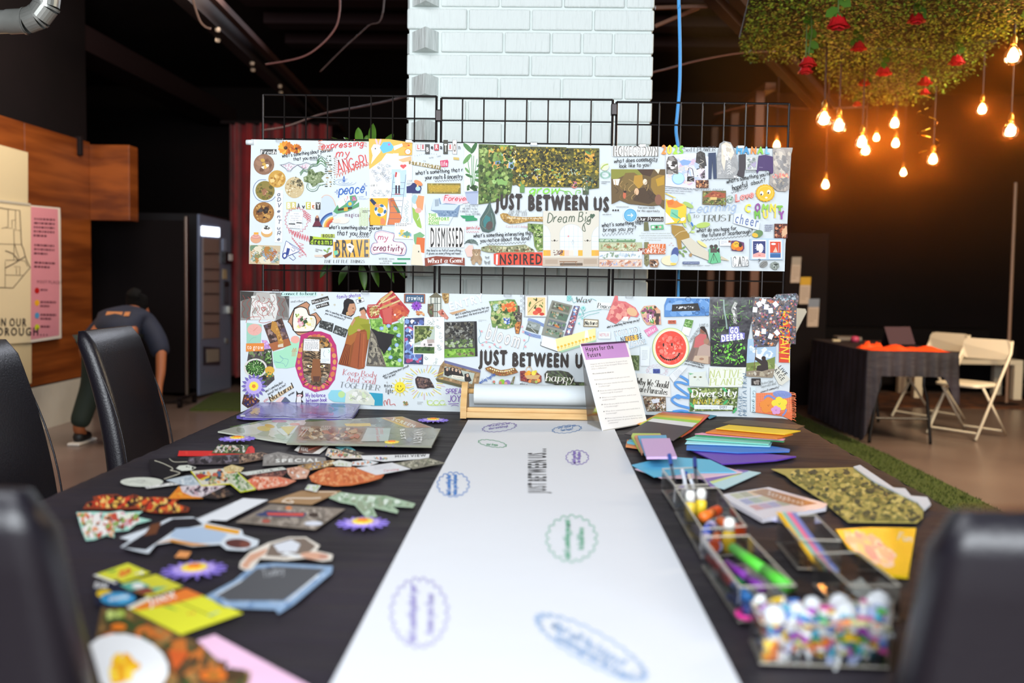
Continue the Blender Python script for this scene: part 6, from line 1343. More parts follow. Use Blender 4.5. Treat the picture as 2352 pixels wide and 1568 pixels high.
c.p([(905,880),(985,880),(1005,1080),(980,1140),(905,1140),(885,1080)],'#8c5834');c.p([(905,1080),(990,1080),(980,1135),(915,1140)],'#5c3a2c');c.l([(945,1140),(945,1165),(905,1185)],8,'#241a18');c.l([(945,1165),(985,1185)],8,'#241a18')
c.p([(805,645),(982,655),(980,790),(795,782)],'#f0efec');c.t('Protecting Big Cats',812,672,19,K,0,fit=160,bold=.01);c.rows(812,686,970,7,14,7,'#9a9a98');c.p([(1000,755),(1112,750),(1110,935),(995,925)],'#e4ecec');c.l([(1040,780),(1030,830),(1050,860)],3,'#5c6c70',smooth=1);c.l([(1085,770),(1100,790),(1090,810)],5,'#4cae6c');c.rows(1008,880,1100,3,14,6,'#b4bcbc');c.done('tiger_picture',label='tiger face in a magenta paper frame')
c=Cut(L1,lo);c.w("what's something about",360,1268,30,'#2c2c30',-29,w=3,fit=230);c.w('yourself that you love?',385,1300,30,'#2c2c30',-28,w=3,fit=240);P=[(400,1340),(655,1185),(680,1215),(430,1375)];c.p(P,'#d0b890');c.w('Natural',418,1372,62,'#3a2c1c',-31,w=9,fit=305,serif=1);c.w('wonder',625,1310,26,K,-29,w=3.5,fit=80);c.w('you',340,1385,40,'#d06a6c',-35,w=4,fit=60);c.p([(545,1340),(590,1320),(655,1385),(540,1385)],'#5c6478');c.p([(460,1385),(530,1320),(580,1320),(530,1385)],'#e8c8c0');c.done('word_clipping')
c=Cut(L1,lo);c.p([(705,1380),(715,1320),(712,1245),(735,1275),(765,1275),(790,1245),(795,1310),(770,1345),(800,1385)],'#34302e');c.p([(735,1290),(768,1290),(770,1385),(715,1385),(722,1320)],'#e4e2de');c.e(735,1306,15,12,'#b83c44');c.e(770,1304,15,12,'#b83c44');c.e(735,1306,9,8,'#e8e4e0');c.e(770,1304,9,8,'#e8e4e0');c.done('cat_cutout')
c=Cut(L1,lo);c.w('My balance',822,1322,46,PU,-1,w=5,fit=225);c.w('between book',828,1380,46,PU,-2,w=5,fit=240);c.done('handwriting')
c=Cut(L1,lo);P=[(1385,400),(1440,380),(1555,420),(1570,560),(1560,640),(1500,990),(1440,1000),(1330,970),(1200,940),(1270,740),(1300,620),(1320,530)]
c.p(P,'#8c4c20');c.p([(1385,400),(1440,385),(1560,430),(1555,520),(1420,560),(1320,620),(1310,540)],'#9a9a2c');c.p([(1450,480),(1570,470),(1575,640),(1540,660),(1530,560)],'#8a8c20');c.p([(1300,620),(1420,570),(1420,640),(1350,720),(1280,700)],'#a8642c');c.p([(1280,705),(1345,720),(1320,960),(1200,940)],'#7c3818')
for k in range(9):c.l([(1300+k*6,720),(1215+k*13,940)],4,['#b8682c','#5c2814'][k%2])
c.p([(1420,570),(1530,560),(1510,970),(1440,1000),(1340,960),(1380,720)],'#a0522c');c.l([(1460,580),(1430,980)],10,'#7a3a1e');c.l([(1500,590),(1480,970)],7,'#b8683a');c.p([(1345,470),(1390,400),(1400,430),(1360,500)],SK);c.e(1490,330,34,46,'#c89070');c.p([(1445,330),(1450,290),(1500,275),(1530,320),(1525,350),(1500,300)],'#3c3028');c.p([(1470,370),(1515,365),(1545,425),(1440,400)],'#c89070');c.e(1440,545,22,14,'#c89070');c.done('dress_cutout')
c=Cut(L1,lo);P=[(1560,400),(1680,400),(1821,470),(1821,970),(1740,970),(1525,960),(1560,700),(1580,520)];c.p(P,'#6a9a40');c.b(P,['#5c8c34','#8cbc54','#3c6a24','#a4cc6c','#78a848'],130,26);c.p([(1580,520),(1650,620),(1750,970),(1525,960)],'#6c6458');c.b([(1585,560),(1650,660),(1740,960),(1530,950)],['#8c8474','#54504a','#a09884','#3e3a36'],120,14,1.8,1.2);c.p([(1575,520),(1700,575),(1821,600),(1821,700),(1730,830),(1660,700),(1640,620)],'#1e1a1c');c.done('bear_photo')
c=Cut(L2,lo);P=[(0,430),(120,490),(290,440),(288,972),(60,972),(0,960)];c.p(P,'#6a9c3c');c.b(P,['#5c8c34','#8cbc54','#3c6a24','#a4cc6c','#b8d888'],150,24)
for x,y in((35,525),(195,525),(232,608),(210,718),(125,760),(140,860),(245,895),(115,495)):c.e(x,y,24,22,'#8cacdc');c.e(x+3,y,12,10,'#b4c8ec')
c.l([(60,740),(200,620),(290,700)],6,'#3c2c20',smooth=1);c.p([(0,560),(100,580),(190,600),(160,650),(110,690),(60,800),(0,740)],'#201c20');c.p([(0,740),(30,780),(90,972),(0,960)],'#6c6458');c.done('berry_photo')
c=Cut(L1,lo);P=[(1545,250),(1640,245),(1690,180),(1821,85),(1821,480),(1720,475),(1700,300),(1670,400),(1600,415),(1555,400),(1525,330)];c.p(P,'#b83c3c');c.b([(1550,260),(1680,250),(1690,380),(1560,400)],['#c8b070','#8c6c34','#e8d8a0','#a88c50'],110,10);c.l([(1690,200),(1821,110)],24,'#c8a868');c.l([(1700,290),(1821,240)],26,'#c0a060');c.p([(1710,310),(1821,280),(1821,470),(1740,460)],'#c85c54')
for i in range(14):c.e(1535+(i%7)*23,405+(8 if i<7 else-140),6,6,'#e8d8c8')
c.done('fabric_photo')
c=Cut(L2,lo);P=[(0,210),(160,90),(360,320),(330,400),(90,480),(20,380)];c.p(P,'#b8383c');c.b(P,['#c8524c','#a02c34','#d06c50'],50,34);c.p([(40,310),(240,250),(350,340),(300,420),(90,450)],'#c0503a');c.b([(60,320),(230,270),(330,345),(290,400),(100,430)],['#d87848','#b03c34','#c86040'],24,26)
for a,b in(((0,250),(160,100)),((10,300),(250,200)),((40,230),(200,150))):c.l([a,b],20,'#c4a870');c.l([a,b],6,'#e8d8a8')
c.e(190,368,12,12,'#f4f0e8');c.b([(215,420),(340,330),(370,380),(300,470),(220,480)],['#e8ece0','#c8dcc0','#a8c898'],24,14);c.done('fabric_photo')
c=Cut(L2,lo);c.r(295,122,540,232,'#9a5c40',4);c.r(312,132,525,224,'#3c5a78',3);c.t('growing',322,196,52,'#eef2f4',1,fit=188,bold=.015);c.done('word_clipping')
c=Cut(L2,lo);
for k in range(12):a=k*.5236;c.e(440+30*math.cos(a),265+26*math.sin(a),34,11,['#7c38a8','#9a54c4'][k%2],a)
c.e(440,262,12,10,'#4c2068');c.b([(385,370),(440,320),(500,320),(570,385)],['#c88050','#e0b080','#b06838'],22,14,2,.3);c.done('flower_cutout')
c=Cut(L2,lo);P=[(570,240),(585,160),(665,105),(740,160),(735,250),(750,320),(815,400),(790,425),(700,380),(680,390),(600,395),(568,340)];c.p(P,'#cfd0c4');c.p([(585,160),(665,105),(740,160),(720,168),(610,168)],'#6c6650');c.p([(570,240),(640,240),(640,390),(600,395),(568,340)],'#6a5444')
for x in(608,655,680,722):c.l([(x,165),(x,390)],9,'#3c4a44')
c.l([(605,235),(725,235)],6,'#3c4a44');c.l([(605,330),(725,330)],8,'#4c4438');c.p([(680,330),(740,300),(815,400),(795,425),(720,380)],'#c8806c');c.b([(690,335),(740,310),(808,400),(770,415)],['#a84c40','#e8b8a8','#5c3830'],20,11);c.b([(575,245),(635,245),(635,380),(575,340)],['#8a6c54','#4c3c34','#5c7048'],20,14);c.p([(735,115),(818,120),(812,230),(770,236),(740,170)],'#a8844c');c.b([(740,120),(815,125),(808,225),(770,230)],['#c8a868','#7c5c30','#e0c890'],20,14);c.done('playground_cutout')
c=Cut(L2,lo);c.t('ENTRY',818,318,92,'#dcdfe0',-15,fit=425,bold=.05);c.t('ENTRY',823,314,84,'#eaeff1',-15,fit=415,bold=.01);c.w('what is something interesting that you',890,378,26,'#2c2c30',-13,w=3,fit=400);c.w('notice about the land around you?',900,412,26,'#2c2c30',-13,w=3,fit=390);c.p([(820,345),(1000,298),(1020,312),(860,366)],'#c8a078');c.rows(1160,425,1250,2,12,5,'#b8bcbc');c.done('handwriting')
c=Cut(L2,lo);P=[(300,395),(762,395),(762,955),(285,942)];c.p(P,'#e8ecea');c.p([(302,410),(530,398),(516,945),(295,938)],'#3c4468')
c.b([(302,410),(530,398),(516,945),(295,938)],['#c0547c','#7c9cd0','#e8ecf0','#5c6ca8','#a84870','#8cace0','#3a4470'],110,30)
for i in range(38):
    x,y=R.uniform(540,735),R.uniform(410,930);r=R.uniform(10,26);c.l([(x+r*(1-t/9)*math.cos(t*.9),y+r*(1-t/9)*math.sin(t*.9))for t in range(8)],3,R.choice(['#7c908c','#5c706c','#a0b0a8']),smooth=1)
c.p([(405,488),(662,490),(655,828),(402,822)],'#f4f4f2');c.p([(416,497),(655,497),(648,818),(412,812)],'#b8c4b8');c.p([(416,497),(600,497),(560,640),(420,700)],'#5c6a30');c.b([(416,500),(655,500),(600,640),(420,700)],['#6c7a3c','#48582a','#8c9a58','#3c4824','#a0a868'],70,18);c.p([(488,690),(560,650),(650,665),(648,745),(488,740)],'#e4dcd8');c.p([(488,690),(530,650),(560,655),(560,700)],'#f0e8e4');c.p([(560,655),(640,650),(650,690),(570,700)],'#b8a8a0');c.r(525,700,540,725,'#6c6864');c.r(575,705,622,728,'#5c5a58');c.r(420,715,490,745,'#e0e0d8');c.p([(413,740),(648,740),(648,818),(412,812)],'#4c6a30');c.b([(415,735),(648,735),(648,790),(415,785)],['#34502a','#24381c','#4c6c38'],30,18);c.done('house_picture')
c=Cut(L2,lo);P=[(765,450),(1138,442),(1148,848),(765,865)];c.p(P,'#201c20');Q=[(765,450),(1110,446),(1120,848),(765,865)];c.p(Q,'#4c4c48');c.b([(765,450),(1110,446),(1112,690),(900,660),(765,640)],['#2a2624','#3c3a34','#1e1a1a','#5a5648','#8c8c84'],200,17);c.b([(765,640),(1110,640),(1110,750),(765,750)],['#5c7040','#3c5030','#88a060','#a8b498'],60,18);c.p([(765,765),(1118,755),(1120,848),(765,865)],'#6c9c34');c.b([(765,760),(1118,755),(1120,845),(765,860)],['#7cb03c','#5c8830','#94c450','#4c6c2c'],50,16);c.b([(900,800),(1118,790),(1120,845),(900,850)],['#5c4c3c','#7c6c50','#8c9c5c'],30,12);c.done('garden_photo')
c=Cut(L2,lo);P=[(1280,210),(1420,200),(1500,185),(1580,190),(1610,250),(1620,420),(1600,500),(1480,535),(1320,510),(1300,400),(1310,300)];c.p(P,'#6c8c4c');c.b(P,['#8cac5c','#4c6c34','#a8b878','#3c5428','#c8bc88','#98a860'],140,22);c.b([(1410,230),(1600,210),(1600,340),(1430,340)],['#e87c3c','#f09c54','#d8602c','#e8a868'],40,18);c.b([(1435,400),(1540,395),(1520,480),(1450,485)],['#5c7cc8','#8ca4dc','#3c5ca8','#e0e4f0'],40,11);c.b([(1310,240),(1390,230),(1400,330),(1330,330)],['#b8ccc4','#8cac9c','#5c7c60'],26,16);c.done('garden_photo')
c=Cut(L2,lo);c.p([(1560,340),(1615,330),(1612,260),(1635,260),(1640,340),(1665,345),(1660,470),(1630,590),(1590,585),(1570,460)],'#5c4c44');c.b([(1562,345),(1660,345),(1655,450),(1572,450)],['#7c7068','#3c3430','#94887c','#34302e'],34,12);c.p([(1578,450),(1650,450),(1625,585),(1595,582)],'#c07a3c');c.b([(1578,450),(1650,450),(1625,585),(1595,582)],['#e0a05c','#8c4c20','#d88c48'],18,12);c.done('tower_cutout')
c=Cut(L2,lo);c.t('bloom',1222,640,178,'#b4aaa4',16,fit=430,bold=.03);c.t('bloom',1226,637,172,'#e9eef0',16,fit=424,bold=.004)
c.l([(1170,540),(1185,600),(1162,640),(1180,700),(1240,680),(1330,700),(1370,745),(1415,755)],4,'#5a9aa4',smooth=1);c.l([(1670,540),(1700,570),(1745,610),(1735,670),(1700,700),(1680,770)],4,'#6aa4ac',smooth=1)
for x,y in((1195,558),(1205,715),(1290,738),(1345,710),(1412,742),(1665,505),(1678,565),(1752,600),(1690,662),(1702,735),(1250,682)):c.e(x,y,14,13,'#e4b8bc');c.e(x,y,6,6,'#d88c94')
c.done('word_drawing')
c=Cut(L2,lo);c.t('JUST',1165,942,156,JB,1,fit=330,bold=.075);c.done('headline')
c=Cut(L3,lo);c.t('BETWEEN',-24,852,130,JB,.9,fit=595,bold=.075);c.t('US',625,866,134,JB,1,fit=150,bold=.075);c.done('headline')
c=Cut(L2,lo);c.w('what is something about yourself',52,1090,26,'#2c2c30',-22,w=3,fit=325);c.w('that you love?',70,1112,26,'#2c2c30',-20,w=3,fit=140);c.e(98,1150,9,10,'#b8bcbc');c.t('more',60,1205,44,'#222226',3,fit=100,bold=.01);c.t('light',76,1268,54,'#222226',5,fit=92,bold=.01);c.done('word_clipping')
c=Cut(L2,lo);YL='#ecd43c'
for k in range(12):a=k*.5236;c.l([(248+66*math.cos(a),1208+66*math.sin(a)),(248+106*math.cos(a),1208+104*math.sin(a))],7,YL)
c.e(248,1208,63,64,'#f0dc34');c.l([(225,1185),(226,1208)],7,K);c.l([(258,1183),(260,1206)],7,K);c.l([(212,1222),(235,1248),(262,1246),(288,1215)],6,K,smooth=1)
for k in range(38):
    a=k/38*6.28+.08;r0,r1=R.uniform(125,150),R.uniform(190,260);col=['#ecd43c','#d88890','#ecd43c','#6ab0a8'][k%4];c.l([(530+r0*1.05*math.cos(a),1150+r0*.9*math.sin(a)),(530+r1*1.05*math.cos(a),1150+r1*.82*math.sin(a))],7 if k%2==0 else 4,col)
c.done('sun_drawing',label='hand-drawn yellow smiling sun and rays')
c=Cut(L2,lo);P=[(425,1110),(450,1080),(520,1090),(590,1105),(625,1160),(650,1215),(600,1210),(540,1225),(450,1218),(430,1160)];c.p(P,'#3a2c2c');c.b(P,['#5c4848','#2c2224','#6c5450','#8c6c5c'],44,15);c.done('group_photo')
c=Cut(L2,lo);P=[(765,895),(1185,1010),(1150,1225),(1040,1200),(700,1110),(670,1110),(715,960)];c.p(P,'#9a7c58');c.b(P,['#b09068','#7c6040','#c0a078','#8a7048'],90,16);c.p([(765,895),(1185,1010),(1180,1040),(765,925)],'#6a6c94');c.p([(770,965),(1115,1045),(1085,1170),(745,1080)],'#b4bcb0')
for x,y in((795,1020),(860,1020),(940,1050),(1030,1090),(900,1030)):c.p([(x-34,y-36),(x+14,y-48),(x+50,y+40),(x+10,y+62),(x-30,y+44)],'#2e2826');c.e(x+2,y-20,15,20,'#c8a890')
c.p([(850,1062),(1000,1085),(990,1118),(845,1095)],'#e8e2d0');c.t('Meet the Beetles',862,1090,15,K,8,fit=120);c.p([(660,1105),(700,1110),(1040,1200),(1150,1225),(1130,1252),(680,1140)],'#5c5a40');c.done('album_photo',label='wooden framed old group photo')
c=Cut(L2,lo);c.w('SPREAD',778,1282,54,'#7c4cb0',-1,w=6,fit=215);c.w('JOY',805,1378,74,'#7c4cb0',-2,w=7,fit=145);c.l([(810,1400),(930,1395)],6,'#7c4cb0');c.l([(840,1425),(880,1412),(930,1425)],5,'#7c4cb0',smooth=1)
for k in range(3):c.l([(600+k*70+32*math.cos(t*.7),1385+26*math.sin(t*.7))for t in range(9)],5,'#c4dc4c',smooth=1)
c.l([(565,1350),(570,1400),(620,1415),(790,1410)],5,'#c4dc4c',smooth=1);c.rows(450,1375,515,2,18,8,'#b0b4b4');c.b([(265,1365),(340,1365),(350,1420),(270,1420)],['#a87850','#6c8c5c','#d8b890'],16,12)
c.l([(70,1420),(62,1380),(80,1360),(100,1410),(105,1355),(128,1350),(135,1410),(180,1400),(195,1420)],7,'#c8605c',smooth=1);c.done('drawing')
c=Cut(L1,lo);P=[(1085,1290),(1120,1240),(1230,1240),(1290,1280),(1340,1300),(1300,1385),(1150,1375),(1090,1340)];c.p(P,'#8cccd4');c.e(1240,1290,40,38,'#b8d890');c.p([(1560,1268),(1718,1280),(1716,1420),(1580,1420)],'#2c9ab8');c.p([(1290,1270),(1380,1225),(1500,1228),(1580,1290),(1625,1360),(1620,1418),(1280,1390)],'#d4d8c8');c.b([(1300,1280),(1400,1240),(1500,1240),(1570,1300),(1600,1390),(1310,1380)],['#e4e4d8','#c0c4b4','#dcd8b8','#ccd8b0'],34,30);c.l([(1340,1345),(1370,1330),(1400,1350)],5,'#8c8c84',smooth=1);c.l([(1460,1350),(1500,1335),(1530,1355)],5,'#8c8c84',smooth=1);c.done('face_photo')
c=Cut(L1,lo)
for i,(t,x,y,f_,col)in enumerate((('Keep Body',1256,1062,385,'#cc6468'),('And Soul',1300,1140,325,'#cc6468'),('TOGETHER',1215,1205,460,'#5c605c'))):c.w(t,x,y,66 if i<2 else 62,col,5,w=5,fit=f_,serif=1)
c.done('word_clipping')
# middle and right
c=Cut(L3,lo);c.r(118,130,345,345,'#e8e8e4');
for k in range(3):c.l([(108+k*7,118+k*7),(350-k*5,122+k*7),(345-k*5,352-k*6),(105+k*7,348-k*6)],2.5,'#5c5c5c',closed=1)
P=q4(140,145,325,330,2);c.p(P,'#e8c890');c.e(255,280,34,30,'#cc4430');c.e(225,305,30,22,'#d85840');c.e(290,318,26,16,'#c83c2c');c.l([(150,300),(200,240),(240,200),(300,170)],5,'#5c5428',smooth=1)
for i in range(14):c.e(R.uniform(155,310),R.uniform(160,260),R.uniform(8,18),R.uniform(5,9),R.choice(['#5c7434','#3c3420','#7c8c44']),R.uniform(0,3))
for i in range(7):c.l(q4(72+(i%2)*22,120+i*26,90+(i%2)*22,138+i*26),2.5,'#5c5c60',closed=1)
c.done('framed_picture')
c=Cut(L3,lo);P=[(395,175),(605,228),(560,340),(470,570),(285,530),(330,360)];c.p(P,'#8c8c80')
for k in range(4):
    x,y=405-k*22,195+k*88;Q=[(x,y),(x+180,y+44),(x+158,y+112),(x-22,y+66)];c.p(Q,['#6c6a5c','#5c7060','#6a7078','#7c8878'][k]);c.b(Q,['#a08c6c','#4c4c44','#a8ac9c','#5c7c5c'],24,13)
for x,y in((480,262),(440,440)):c.e(x,y,34,12,'#c07840',.5);c.e(x-28,y-10,10,8,'#3c2c24')
c.p([(620,232),(680,238),(600,530),(520,540)],'#6c5c70');c.b([(620,232),(680,238),(600,530),(525,535)],['#a8444c','#7ca0d0','#e8e0d8','#5c3c44','#c87880'],60,12);c.p([(300,540),(430,580),(450,700),(280,640)],'#e9edee');c.l([(280,600),(275,640),(450,705)],5,'#34302e');c.done('birdhouse_photo')
c=Cut(L3,lo);P=[(150,385),(278,420),(250,520),(122,478)];
for k in range(4):c.l([(150-k*3,360+k*9),(220,378+k*9),(310,420+k*9)],4,'#3c6cc0',smooth=1);c.l([(110,490+k*9),(190,520+k*9),(280,540+k*9)],4,'#3c6cc0',smooth=1)
c.p(P,'#8c9490');c.b([(140,400),(270,430),(262,470),(132,450)],['#a8b0ac','#5c6860'],16,14);c.p([(132,450),(258,488),(250,520),(122,478)],'#5c6054');c.l([(180,462),(230,512)],4,'#d8d8d0');c.done('road_photo')
TE='#6ab4b0'
c=Cut(L3,lo);c.e(570,155,24,30,'#8cccc8');c.l([(545,130),(595,180)],4,TE);c.l([(595,130),(545,185)],4,TE)
for a in(((600,150),(615,200),(650,180),(640,150),(700,190),(760,180),(800,160),(850,180)),((660,360),(720,330),(690,260),(720,240),(735,270),(700,320),(780,290),(860,280),(900,270)),((700,370),(760,330),(800,320),(880,300))):c.l(list(a),4,TE,smooth=1)
for x,y,r in((715,255,22),(680,320,16),(672,412,10),(705,362,12)):c.e(x,y,r,r,'#a8dcd8');c.e(x,y,r*.5,r*.5,TE)
c.w('Wav',640,200,60,'#5c5850',0,w=6,fit=155,serif=1);c.done('drawing')
c=Cut(L3,lo);c.p([(858,195),(1000,205),(992,272),(855,262)],'#e9ecea');c.w('Peace',862,252,50,'#3c3c38',6,w=6,fit=128,serif=1);c.p([(720,365),(872,375),(870,452),(714,448)],'#8c7c60');c.p([(730,375),(862,384),(860,442),(724,438)],'#e4dcc8');c.w('Nature',732,430,42,'#2c2a28',-1,w=6,fit=125,serif=1);c.done('word_clipping')
c=Cut(L3,lo);P=[(425,575),(840,460),(845,590),(490,700),(450,700)];c.p(P,'#f0e4a0')
for i in range(11):x=455+i*37;y=665-i*11;c.l([(x,y+24),(x,y)],4,'#c8a048');c.e(x,y-6,13,11,'#e8b83c')
c.p([(470,700),(845,580),(845,600),(490,715)],'#a8ccac');c.p([(735,490),(760,485),(772,560),(728,562)],'#f4f0e4');c.done('palm_picture')
c=Cut(L3,lo);P=[(1015,200),(1040,128),(1070,130),(1070,180),(1150,190),(1250,250),(1290,320),(1270,350),(1200,340),(1180,370),(1110,370),(1050,420),(950,370)];c.p(P,'#d87474');c.b(P,['#e08c84','#c85c60','#e8a090','#cc6868'],60,30);c.e(1215,295,58,40,'#e0b488',.5);c.p([(1130,345),(1180,345),(1170,395),(1100,385)],'#f0f0ee');c.done('dancer_photo')
c=Cut(L3,lo);c.w('what is something that brings you joy?',960,462,24,'#2c2c30',-13,w=3,fit=345);P=[(1300,290),(1340,235),(1450,225),(1505,280),(1515,425),(1370,430),(1330,380)];c.p(P,'#d8a88c');c.b(P,['#b87c9c','#e8c0a0','#5c9c4c','#8c4c6c','#4c4038','#e09060'],60,19);c.t('R',1385,395,70,'#f0e8e0',0,fit=44,bold=.03);c.r(1440,310,1505,342,'#4c3c34');c.r(1460,340,1492,425,'#4c3c34');c.done('art_clipping')
c=Cut(L3,lo);c.p([(870,495),(995,492),(992,572),(868,572)],'#dfe6ec');c.l([(870,495),(995,492),(992,572),(868,572)],3,'#b8c4d0',closed=1);c.t('NETFLIX',880,546,30,'#d07068',0,fit=98,bold=.02);c.done('word_clipping')
c=Cut(L3,lo);c.p([(1030,500),(1285,440),(1300,520),(1345,560),(1368,620),(1160,680),(1060,610)],'#ccdce8')
for t,x,y,f_ in(('YOUR KID',1040,548,245),('NEVER BE',1100,608,225),('O AGAIN!',1150,665,212)):
    c.t(t,x,y,52,'#7c8088',-11,fit=f_,bold=.05)
    if t!='NEVER BE':c.t(t,x+2,y-2,46,'#f2f2f0',-11,fit=f_-6,bold=.012)
    else:c.r(1145,548,1225,600,'#e8b048',-10);c.r(1225,535,1280,590,'#f0c050',-8);c.t(t,x,y,50,'#5c6068',-11,fit=f_,bold=.02)
c.done('word_clipping')
c=Cut(L3,lo);c.p([(1338,485),(1450,425),(1485,480),(1385,552)],'#e088b0');c.t('color',1368,532,36,'#fbeef4',-28,fit=108,bold=.02);c.p([(1190,740),(1290,742),(1288,895),(1235,893)],'#5c6c40');c.b([(1190,740),(1290,742),(1288,895),(1235,893)],['#4c5c30','#7c8c5c','#34402a'],50,8,2.5,1.5);c.p([(1300,650),(1400,650),(1390,850),(1300,850)],'#dde4e8');c.rows(1318,690,1375,7,15,5,'#a4acb4');c.done('word_clipping')
c=Cut(L3,lo);
for k in range(16):a=k/16*6.28;c.l([(1475+100*math.cos(a)+14*math.cos(t*.8),900+52*math.sin(a)+14*math.sin(t*.8))for t in range(8)],2,'#d8a8bc',smooth=1)
c.r(1432,880,1502,925,'#44549c');c.t('PLAY',1440,918,26,'#1c2450',4,fit=56,bold=.02);c.done('word_clipping')
c=Cut(L3,lo);c.p([(1262,925),(1450,930),(1600,960),(1613,1170),(1290,1150)],'#dfe0da');c.w('Why We Should',1262,1040,70,'#46443e',7,w=7,fit=320,serif=1);c.w('are Parasites',1290,1114,66,'#46443e',7,w=7,fit=285,serif=1);c.done('word_clipping')
c=Cut(L3,lo);P=[(1325,1160),(1560,1165),(1566,1315),(1370,1318),(1340,1230)];c.p(P,'#7c6a54');c.b(P,['#a89478','#4c3c30','#c8c0b0','#8c6c48','#5c5c4c','#e0dcd4','#7c4c34'],150,13);c.p([(1410,1195),(1500,1185),(1490,1225),(1430,1235)],'#d8dce4');c.done('litter_photo')
c=Cut(L4,lo);P=[(120,240),(150,162),(380,165),(615,168),(605,355),(120,368)];c.p(P,'#5a8cc8');c.b(P,['#6c9cd4','#4c7cb8','#88b0e0'],40,40);c.p([(205,235),(485,218),(512,300),(200,308)],'#34302e');c.b([(240,250),(450,245),(470,285),(240,290)],['#e8e8e8','#8c8c8c','#5c5c5c'],26,9)
for x,y,r in((380,175,30),(485,185,14),(540,270,14),(590,335,26),(475,325,24),(580,180,14),(180,200,8),(432,328,7)):c.l([(x+r*math.cos(t*.7),y+r*.8*math.sin(t*.7))for t in range(10)],3.5,'#24304c',smooth=1)
c.done('blue_picture')
c=Cut(L4,lo);c.r(162,404,248,442,'#d46c50');c.t('HOME',172,434,24,'#3c2420',0,fit=66,bold=.02);c.p([(350,390),(438,405),(410,500),(385,580),(305,545)],'#e6ebee');c.p([(350,390),(438,405),(415,492),(328,470)],'#6c9850');c.b([(350,392),(436,407),(413,490),(330,468)],['#4c7c34','#8cb86c','#a8cc8c'],30,10);c.p([(315,500),(405,515),(385,575),(308,545)],'#eef0f2');c.done('leaf_photo')
c=Cut(L3,lo)
HB[0]+=.0012;c=Cut(L4,lo);cx,cy=190,705;c.e(cx,cy,200,218,'#9cbc54',n=40);c.e(cx,cy,195,213,'#e8ecb8',n=40);c.e(cx,cy,178,196,'#f2e6d4',n=40);c.e(cx,cy,168,184,'#e85040',n=40);c.b(circ(cx,cy,160,24,1.1),['#f0685c','#dc4434','#f48474','#e45448'],90,22);c.b(circ(cx,cy,90,16),['#f49888','#f8b0a0'],12,10)
c.e(110,672,8,20,'#281814');c.e(202,668,8,20,'#281814')
for k in range(13):a=.32+k*.19;c.e(175+112*math.cos(a),745+98*math.sin(a)-8,10,10,'#281814')
c.done('watermelon_photo',label='round watermelon slice with a smiling seed face');
c=Cut(L4,lo);P=[(510,480),(550,470),(580,510),(605,600),(635,700),(630,880),(560,880),(430,850),(365,835),(420,700),(450,590),(505,550)];c.p(P,'#8c7468');c.p([(460,590),(510,550),(580,560),(560,700),(440,700)],'#c86868');c.e(540,515,27,34,'#8c5c48');c.e(575,635,28,34,'#a88068');c.p([(500,690),(560,660),(630,690),(620,800),(470,800)],'#b8a094');c.p([(450,790),(600,790),(600,880),(540,870),(430,845)],'#c8b098');c.p([(370,835),(430,700),(460,720),(420,845)],'#7c6860');c.p([(505,480),(530,470),(560,475),(590,560),(600,620),(570,540),(520,500)],'#302824');c.e(525,825,26,14,'#a88068');c.w('LOVE IS',505,470,28,'#8c9090',0,w=3,fit=90);c.w('HUMAN BEINGS',410,650,28,'#8c9090',-55,w=3,fit=185);c.w('what is something that',352,850,22,'#2c2c30',15,w=2.8,fit=205);c.w('you are hopeful about?',340,880,22,'#2c2c30',14,w=2.8,fit=210);c.done('couple_cutout')
c=Cut(L4,lo);P=[(618,150),(1105,155),(1095,300),(1070,400),(1030,610),(1010,920),(620,900)];c.p(P,'#26222a');c.b(P,['#1c1a20','#343038','#2c3a2c','#3c4440'],60,40)
for i in range(150):
    t=R.random();y=160+730*(t**.7);x=R.uniform(630,1080-65*(y>300)-60*(y>600));a=R.uniform(0,3.14);L=R.uniform(20,60);x2,y2=x+L*math.cos(a),y+L*math.sin(a)
    if 628<x2<1005+80*(y<380)and 160<y2<895:c.l([(x,y),(x2,y2)],R.uniform(2,4.5),R.choice(['#7cd83c','#9cf05c','#58a82c','#b8e87c','#4c8c28']))
c.b([(640,660),(1000,640),(1000,890),(640,880)],['#6cc83c','#4c8c2c','#8ce05c'],60,12);c.l([(765,180),(770,290),(790,400),(800,500)],16,'#8ca49c',smooth=1);c.l([(900,210),(865,290),(890,360),(885,440)],34,'#b8b8b0',smooth=1);c.b([(860,220),(910,220),(920,450),(860,450)],['#e0e0dc','#8c8c88','#5c5c5c'],26,12);c.b([(660,560),(700,560),(700,620),(660,620)],['#5c6870'],4,20)
c.p([(822,475),(930,470),(935,535),(995,540),(992,605),(728,645),(738,560),(820,555)],'#7c78c0');c.t('GO',830,545,62,'#f4f4fa',0,fit=96,bold=.06);c.t('DEEPER',738,636,64,'#f4f4fa',-6,fit=250,bold=.06);c.done('forest_photo','gloss','dark forest photo lettered GO DEEPER')
c=Cut(L4,lo);P=[(1095,165),(1300,160),(1340,120),(1560,110),(1588,150),(1560,280),(1550,665),(1490,660),(1380,600),(1330,690),(1095,700),(1070,420)];c.p(P,'#5c5458');c.b(P,['#c86c4c','#3c4468','#8c7c78','#2c282c','#d8c8bc','#5c6c9c','#a85c7c','#34302e','#6c5850','#e0905c'],520,12);c.b([(1300,165),(1340,122),(1560,115),(1575,190),(1400,200)],['#8ca0ac','#5c707c','#3c444c','#a8b4bc'],60,14)
